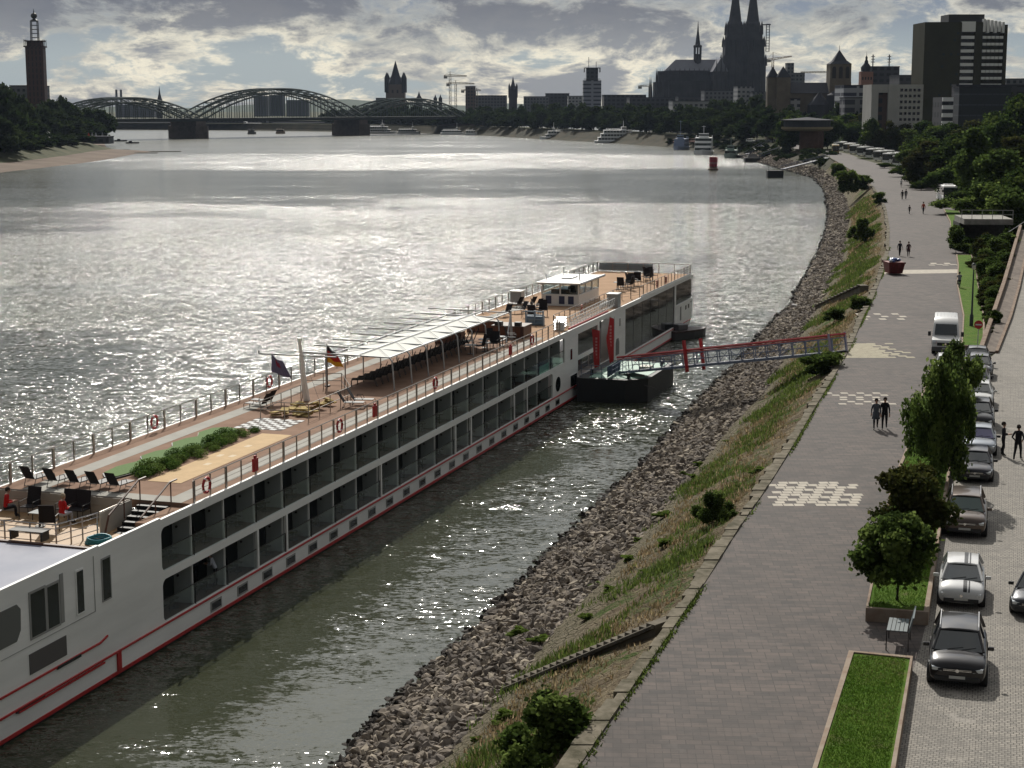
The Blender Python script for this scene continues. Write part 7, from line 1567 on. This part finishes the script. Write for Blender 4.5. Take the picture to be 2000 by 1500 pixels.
# glass building in front
block('dark glazed office block in front of the olive tower', 1874, 1975, 172, 560, 7, F5); block('dark upper glazed storey with wide flat roof at the right', 1868, 2003, 168, 585, 6, F3)
Y = 585; x0, zt = zp(1842, 188, Y); t = thing('balcony_house', 'narrow house with stacked white balcony bands left of the dark glazed block', 'building', (x0, Y, 6)); tz = lambda py: zp(1858, py, Y)[1] - 6; w_ = zp(1873, 188, Y)[0] - x0; m = MB(); m.box(0, w_, 1.0, 14, 0, tz(190)); m.build('walls', F3, t)
for k in range(4): m = MB(); m.box(0, w_, 0, 1.0, tz(198 + k * 15.5), tz(190 + k * 15.5)); m.build('balcony_band', WB, t)
# round restaurant on its bastion
Y = 700; x, _ = zp(1581, 250, Y); t = thing('round_restaurant', 'round projecting restaurant with cone roof cantilevered from an old bastion', 'restaurant', (x, Y, 0)); rz_ = lambda py: zp(1581, py, Y)[1]
m = MB(); m.lathe([(5.0, 4), (5.0, rz_(250))], (2, 6), 16); m.build('bastion', mat('bastion_brick', (.10, .06, .045), .9, var=.2, vscale=.3), t)
m = MB(); m.lathe([(9.0, rz_(256)), (10.6, rz_(252)), (10.6, rz_(248))], (0, 6), 24); m.build('balcony_slab', mat('bastion_slab', (.20, .17, .11), .8), t)
m = MB(); m.lathe([(9.6, rz_(248)), (9.6, rz_(236))], (0, 6), 24); m.build('glazed_ring', F5, t); m = MB(); m.lathe([(10.8, rz_(236)), (10.8, rz_(234.5)), (7, rz_(232.5)), (2, rz_(230)), (.1, rz_(229))], (0, 6), 24); m.build('cone_roof', mx_('bastion_roof', (.035, .036, .045)), t)
# trade fair tower on the opposite bank
Y = 1000; x, zt = zp(66, 92, Y); t = thing('brick_tower', 'slender red brown brick tower with lattice top and globe on the opposite bank', 'tower', (x, Y, 5), .1); z = zt - 5; BRK = facade('brick_tower', (.075, .035, .03), (.03, .02, .02), 2.2, 3.4, .3, .7)
m = MB(); m.box(-5, 5, 0, 10, 0, z); m.build('shaft', BRK, t); m = MB(); m.box(-5.8, 5.8, -.8, 10.8, z, z + .7); m.box(-4.2, 4.2, .8, 9.2, z + .7, z + 3.4); m.box(-5.5, 5.5, -.5, 10.5, z + 3.4, z + 3.8); m.build('viewing_deck', BRK, t)
m = MB()
for a, b in ((-2, 3), (2, 3), (-2, 7), (2, 7)): m.tube([(a, b, z + 3.8), (a * .9, b, z + 15)], .28, 5)
for q in range(5): zz_ = z + 5.5 + q * 2.3; m.box(-2, 2, 2.9, 3.2, zz_, zz_ + .3); m.box(-2, 2, 6.9, 7.1, zz_, zz_ + .3)
for s_ in (-5.4, 5.4):
    for b in (0, 5, 10): m.tube([(s_, b, z + .7), (s_, b, z + 4.4)], .2, 4)
m.build('lattice_top', DARKM, t); m = MB(); m.lathe([(2.6, z + 15), (2.0, z + 15.6), (.6, z + 16.2), (1.5, z + 17), (1.9, z + 18), (1.5, z + 19), (.4, z + 19.8), (.05, z + 22)], (0, 5), 12); m.build('globe', DARKM, t)
# cranes
def crane(label, pxc, pytop, pyjib, Y, jl, jr, ry=0.0, zb=8, slope=0.0, c=(.16, .13, .09)):
    x, zt = zp(pxc, pytop, Y); _, zj = zp(pxc, pyjib, Y); ppm = FPX / Y; CM_ = mat('crane_steel', c, .6)
    t = thing('tower_crane', label, 'crane', (x, Y, zb), ry); zt -= zb; zj -= zb
    m = MB()
    for a in (-.9, .9):
        for b in (-.9, .9): m.tube([(a, b, 0), (a, b, zj)], .24, 4)
    for q in range(int(zj / 2.6)): s_ = 1 if q % 2 else -1; m.tube([(-.9 * s_, -.9, q * 2.6), (.9 * s_, -.9, q * 2.6 + 2.6)], .15, 4)
    m.build('mast', CM_, t); m = MB(); L_, R_ = jl / ppm, jr / ppm
    for dz in (0, 1.6): m.tube([(-L_, 0, zj + dz * .5), (0, 0, zj + dz), (R_, 0, zj + dz * .4 + slope * R_)], .28, 4)
    for q in range(int((L_ + R_) / 3)): u = -L_ + q * 3; sl_ = slope * max(0, u); m.tube([(u, 0, zj + sl_), (u + 1.5, 0, zj + 1 + sl_), (u + 3, 0, zj + slope * max(0, u + 3))], .14, 4)
    m.tube([(0, 0, zj), (0, 0, zt)], .3, 4); m.tube([(0, 0, zt), (R_ * .7, 0, zj + 1 + slope * R_ * .7)], .09, 3); m.tube([(0, 0, zt), (-L_ * .9, 0, zj + 1)], .09, 3); m.build('jib', CM_, t); m = MB(); m.box(-L_, -L_ + 3.5, -1, 1, zj - 2.2, zj + .3); m.build('counterweight', CONC, t)
crane('taller tower crane left of the red brown office tower', 879, 140, 149, 1700, 12, 32); crane('lower tower crane just right of the taller one', 890, 157, 164, 1750, 18, 36); crane('crane jib far behind the red brown tower', 931, 172, 177, 1800, 30, 8); crane('small crane left of the cathedral choir', 1269, 163, 169, 1700, 22, 4)
crane('crane with raised jib right of the cathedral towers', 1510, 102, 117, 1650, 11, 36, slope=.17, c=(.20, .11, .05)); crane('crane with long flat jib behind the basilica nave', 1640, 138, 142, 1650, 75, 10)
# street level: parasols and tents on the opposite bank
TW = mat('tent_white', (.5, .5, .5), .8)
for k, (px, py, Y, w_, h) in enumerate(((93, 270, 870, 7, 7.5), (80, 283, 850, 8, 4.5), (125, 268, 900, 5, 4))):
    x, _ = zp(px, py, Y); t = thing('marquee_tent', ('tall pale marquee tent on the opposite bank', 'wide low pale tent in front of the tall marquee', 'small pale tent to the right of the marquee')[k], 'tent', (x, Y, 4.2)); m = MB(); m.lathe([(w_ * 1.0, h * .35), (w_ * .45, h * .62), (.15, h)], n=10); m.build('tent_roof', TW, t); m = MB(); m.lathe([(w_ * .95, 0), (w_ * .95, h * .35)], n=10); m.build('tent_wall', mat('tent_wall', (.2, .2, .21), .8), t)
for k, (px, Y, c) in enumerate(((173, 935, (.4, .06, .03)), (180, 940, (.4, .4, .4)), (187, 945, (.4, .4, .4)), (164, 930, (.4, .4, .4)), (200, 950, (.2, .2, .2)))):
    x, _ = zp(px, 260, Y); t = thing('parasol', ('closed orange red parasol on the terrace at the spit', 'closed white parasol right of the orange one', 'closed white parasol, rightmost but one', 'closed white parasol left of the orange one', 'closed grey parasol nearest the bridge')[k], 'parasol', (x, Y, 5)); m = MB(); m.tube([(0, 0, 0), (0, 0, 4.6)], .08, 5); m.build('pole', DARKM, t); m = MB(); m.lathe([(.5, 1.5), (.85, 2.0), (.15, 4.4)], n=8); m.build('folded_cloth', mat('parasol_cloth', c, .8), t)
block('low grey terrace restaurant on the opposite bank spit', 138, 212, 268, 935, 12, F3, z0=3.5, name='terrace_building')
# ================================================================ boats and buoys
def riverboat(label, px, py, L, W_, decks, rz, col=(.9, .9, .9), stripe=None, mast_h=4, z=0.0, name='river_boat', cat='boat', top=None):
    x, y, _ = gp(px, py, 0); t = thing(name, label, cat, (x, y, 0), rz); HM = mat('boat_paint', col, .5)
    sec = [(-L / 2, .80, 1.5), (-L * .45, .95, 1.35), (0, 1, 1.3), (L * .3, .95, 1.5), (L * .44, .5, 2.0), (L * .5, .04, 2.4)]
    m = MB(); m.loft([[(u, -W_ / 2 * w_, zt), (u, -W_ / 2 * w_ * .85, -.5), (u, W_ / 2 * w_ * .85, -.5), (u, W_ / 2 * w_, zt)] for u, w_, zt in sec]); m.build('hull', HM if not stripe else mat('hull_colour', stripe, .5), t)
    m = MB(); m.loft([[(u, -W_ / 2 * w_ - .05, zt - .3), (u, -W_ / 2 * w_ - .05, zt + .05), (u, W_ / 2 * w_ + .05, zt + .05), (u, W_ / 2 * w_ + .05, zt - .3)] for u, w_, zt in sec]); m.build('gunwale', HM, t)
    z0 = 1.35; a, b = -L * .44, L * .34
    for d in range(decks):
        m = MB(); m.box(a, b, -W_ * .42, W_ * .42, z0, z0 + .7); m.box(a, b, -W_ * .42, W_ * .42, z0 + 1.9, z0 + 2.3); s = m.build('superstructure', HM, t)
        m = MB(); m.box(a + .2, b - .2, -W_ * .40, W_ * .40, z0 + .7, z0 + 1.9); m.build('window_band', WS, s); m = MB()
        for u in np.arange(a + .1, b, max(2.0, (b - a) / 14)): m.box(u, u + .25, -W_ * .425, W_ * .425, z0 + .7, z0 + 1.9)
        m.build('window_posts', HM, s); z0 += 2.3; a += L * .05; b -= L * .08
    m = MB(); m.box(b - L * .12, b - 1, -W_ * .25, W_ * .25, z0, z0 + 2.1); wh_ = m.build('wheelhouse', HM, t); m = MB(); m.box(b - L * .12 + .2, b - .95, -W_ * .26, W_ * .26, z0 + .9, z0 + 1.7); m.build('wheelhouse_window', WS, wh_)
    m = MB()
    for h in (.5, 1.0): m.tube([(a, -W_ * .4, z0 + h), (b - L * .13, -W_ * .4, z0 + h)], .05, 4); m.tube([(a, W_ * .4, z0 + h), (b - L * .13, W_ * .4, z0 + h)], .05, 4)
    for u in np.arange(a, b - L * .13, 2.2):
        for s_ in (-1, 1): m.tube([(u, s_ * W_ * .4, z0), (u, s_ * W_ * .4, z0 + 1)], .04, 4)
    m.build('deck_rail', HM, t)
    if mast_h: m = MB(); m.tube([(b - L * .08, 0, z0 + 2), (b - L * .08, 0, z0 + 2 + mast_h)], .12, 5); m.tube([(b - L * .08, -1, z0 + 1.5 + mast_h), (b - L * .08, 1, z0 + 1.5 + mast_h)], .07, 4); m.build('mast', HM, t)
    return t
riverboat('white excursion ship with two decks moored before the far treeline', 1088, 272, 25, 8, 2, math.pi)
riverboat('long white passenger ship with high decks, right of the excursion ship', 1215, 279, 36, 9, 3, 0)
riverboat('blue and white boat end on with tall white mast', 1330, 292, 16, 7, 2, -1.9, (.28, .34, .48), mast_h=8)
riverboat('white two deck boat seen end on between blue boat and pontoons', 1374, 301, 18, 10, 3, -1.75)
riverboat('small greenish white cruiser moored beside the dark landing stage', 1428, 308, 12, 6.5, 1, -1.8, (.30, .38, .34))
riverboat('white catamaran ferry beneath the middle of the bridge', 487, 254, 34, 9, 2, math.pi, mast_h=3); riverboat('pale boat just right of the second bridge pier', 740, 261, 30, 8, 2, 0); riverboat('small pale boat before the far quay, right of the piers', 798, 261, 20, 6, 1, 0); riverboat('pale boat moored left of the excursion ships', 884, 263, 20, 6, 1, 0); riverboat('tiny white motor boat near the far treeline', 920, 264, 10, 4, 1, 0, mast_h=0)
riverboat('tiny dark motor boat passing under the middle arch', 492, 262, 7, 3, 1, 0, (.12, .12, .12), mast_h=0)
riverboat('speedboat with pale canopy under the bridge near the right pier', 548, 261, 8, 3.5, 1, 0, (.25, .18, .12), mast_h=0)
for k, (px, py) in enumerate(((235, 276), (258, 280))):
    x, y, _ = gp(px, py, 0); t = thing('jetty_boat', ('open dark boat on the jetty at the beach spit', 'small black boat off the spit')[k], 'boat', (x, y, 0), .3); m = MB(); m.loft([[(u, -w_, .9), (u, -w_ * .7, -.3), (u, w_ * .7, -.3), (u, w_, .9)] for u, w_ in ((-4, 1.2), (0, 1.5), (3, 1.1), (4.5, .1))]); m.build('hull', BLACK, t); m = MB(); m.box(-2, 0, -.8, .8, .9, 1.7); m.build('cabin', DARKM, t)
# red buoy
x, y, _ = gp(1393, 332, 0); t = thing('river_buoy', 'red cylindrical river buoy on a dark conical float', 'buoy', (x, y, 0)); s_ = 1.0
m = MB(); m.lathe([(1.9, -.3), (2.1, .4), (1.5, .9), (1.2, 1.3)], n=14); m.build('float', mat('buoy_float', (.14, .08, .05), .7), t); m = MB(); m.lathe([(1.55, 1.3), (1.55, 5.0)], n=12); m.build('red_drum', mat('buoy_red', (.30, .03, .05), .6, var=.3, vscale=.6), t); m = MB(); m.lathe([(1.2, 1.9), (1.58, 2.4), (1.58, 3.0), (1.2, 3.1)], n=12); m.build('pale_band', mat('buoy_band', (.35, .18, .18), .6), t)
# dark landing stages with walkways
def stage(label, px, py, L, W_, H_, wx, wy, cabin=False):
    x, y, _ = gp(px, py, 0); t = thing('landing_stage', label, 'pontoon', (x, y, 0), 0); m = MB(); m.box(-L / 2, L / 2, 0, W_, -.5, H_); m.build('stage_hull', PB, t, bevel=.1)
    m = MB(); m.box(-L / 2 + .2, L / 2 - .2, .2, W_ - .2, H_ + .01, H_ + .06); m.build('stage_deck', mat('stage_deck', (.10, .10, .10), .8), t)
    if cabin: m = MB(); m.loft([[(-L * .35, .6, H_), (-L * .35, W_ - .6, H_), (-L * .2, W_ * .5, H_ + 1.6)], [(L * .4, .6, H_), (L * .4, W_ - .6, H_), (L * .3, W_ * .5, H_ + 1.6)]]); m.build('hood', DARKM, t)
    b = Vector((wx, wy, 6.2)) - Vector((x, y, 0)); a = Vector((L / 2 - .3, W_ / 2, H_ + .2)); d = b - a; n = d.cross(Vector((0, 0, 1))).normalized()
    m = MB(); V = [a + n * .9, a - n * .9, b - n * .9, b + n * .9]; m.add([tuple(v) for v in V] + [tuple(v + Vector((0, 0, .3))) for v in V], [(0, 1, 2, 3), (4, 5, 6, 7), (0, 1, 5, 4), (1, 2, 6, 5), (2, 3, 7, 6), (3, 0, 4, 7)]); wk = m.build('walkway', mat('walkway_blue_grey', (.08, .085, .12), .7), t); m = MB()
    for s_ in (-.9, .9):
        m.tube([tuple(a + n * s_ + Vector((0, 0, 1.3))), tuple(b + n * s_ + Vector((0, 0, 1.3)))], .06, 4)
        for k in range(9): p = a.lerp(b, k / 8) + n * s_; m.tube([tuple(p + Vector((0, 0, .3))), tuple(p + Vector((0, 0, 1.3)))], .045, 4)
    m.build('walkway_rail', mat('walkway_rail', (.22, .22, .28), .6), wk)
    m = MB()
    for k in (-L / 2 + .3, L / 2 - .3): m.tube([(k, .3, H_), (k, .3, H_ + 1.8)], .08, 5)
    m.build('stage_posts', DARKM, t); return t
stage('dark box shaped landing stage with long walkway to the bank', 1515, 347, 5.4, 4, 2.4, EX(600) - 1, 600); stage('dark hooded landing stage beyond the box shaped one', 1470, 317, 6.5, 5, 1.9, EX(740) - 1, 740, True); stage('low dark stage beside the greenish cruiser', 1450, 309, 5, 4, 1.4, EX(800) - 1, 812)
x, y, _ = gp(1268, 283, 0); t = thing('work_barge', 'small dark red barge moored right of the long white ship', 'boat', (x, y, 0)); m = MB(); m.loft([[(u, -2, 1.4), (u, -1.6, -.4), (u, 1.6, -.4), (u, 2, 1.4)] for u in (-4.5, 4.5)]); m.build('hull', mat('barge_red', (.16, .03, .03), .7), t); m = MB(); m.box(-1, 3, -1.2, 1.2, 1.4, 2.4); m.build('cabin', DARKM, t)
m = MB(); a = Vector((x + 4, y + 2, 1.5)); b = Vector((WX(930) + 4, 935, 5)); m.tube([a, b], .6, 4); m.tube([a + Vector((0, 0, 1.4)), b + Vector((0, 0, 1.4))], .15, 4); tag(m.build('boat_ramp', mat('ramp_rust', (.12, .06, .05), .8)), 'rusty access bridge from the red barge to the bank', 'gangway')
# ================================================================ thin air
hz = MB(); hz.box(-7000, 6000, -450, 5400, -4, 178)
HZ = bpy.data.materials.new('haze_air'); HZ.use_nodes = True; HZ.node_tree.nodes.remove(HZ.node_tree.nodes['Principled BSDF'])
pv = HZ.node_tree.nodes.new('ShaderNodeVolumePrincipled'); pv.inputs['Color'].default_value = (.62, .76, 1.0, 1); pv.inputs['Density'].default_value = .000022; pv.inputs['Anisotropy'].default_value = .2
HZ.node_tree.links.new(pv.outputs[0], HZ.node_tree.nodes['Material Output'].inputs['Volume'])
tag(hz.build('haze', HZ), kind='stuff')
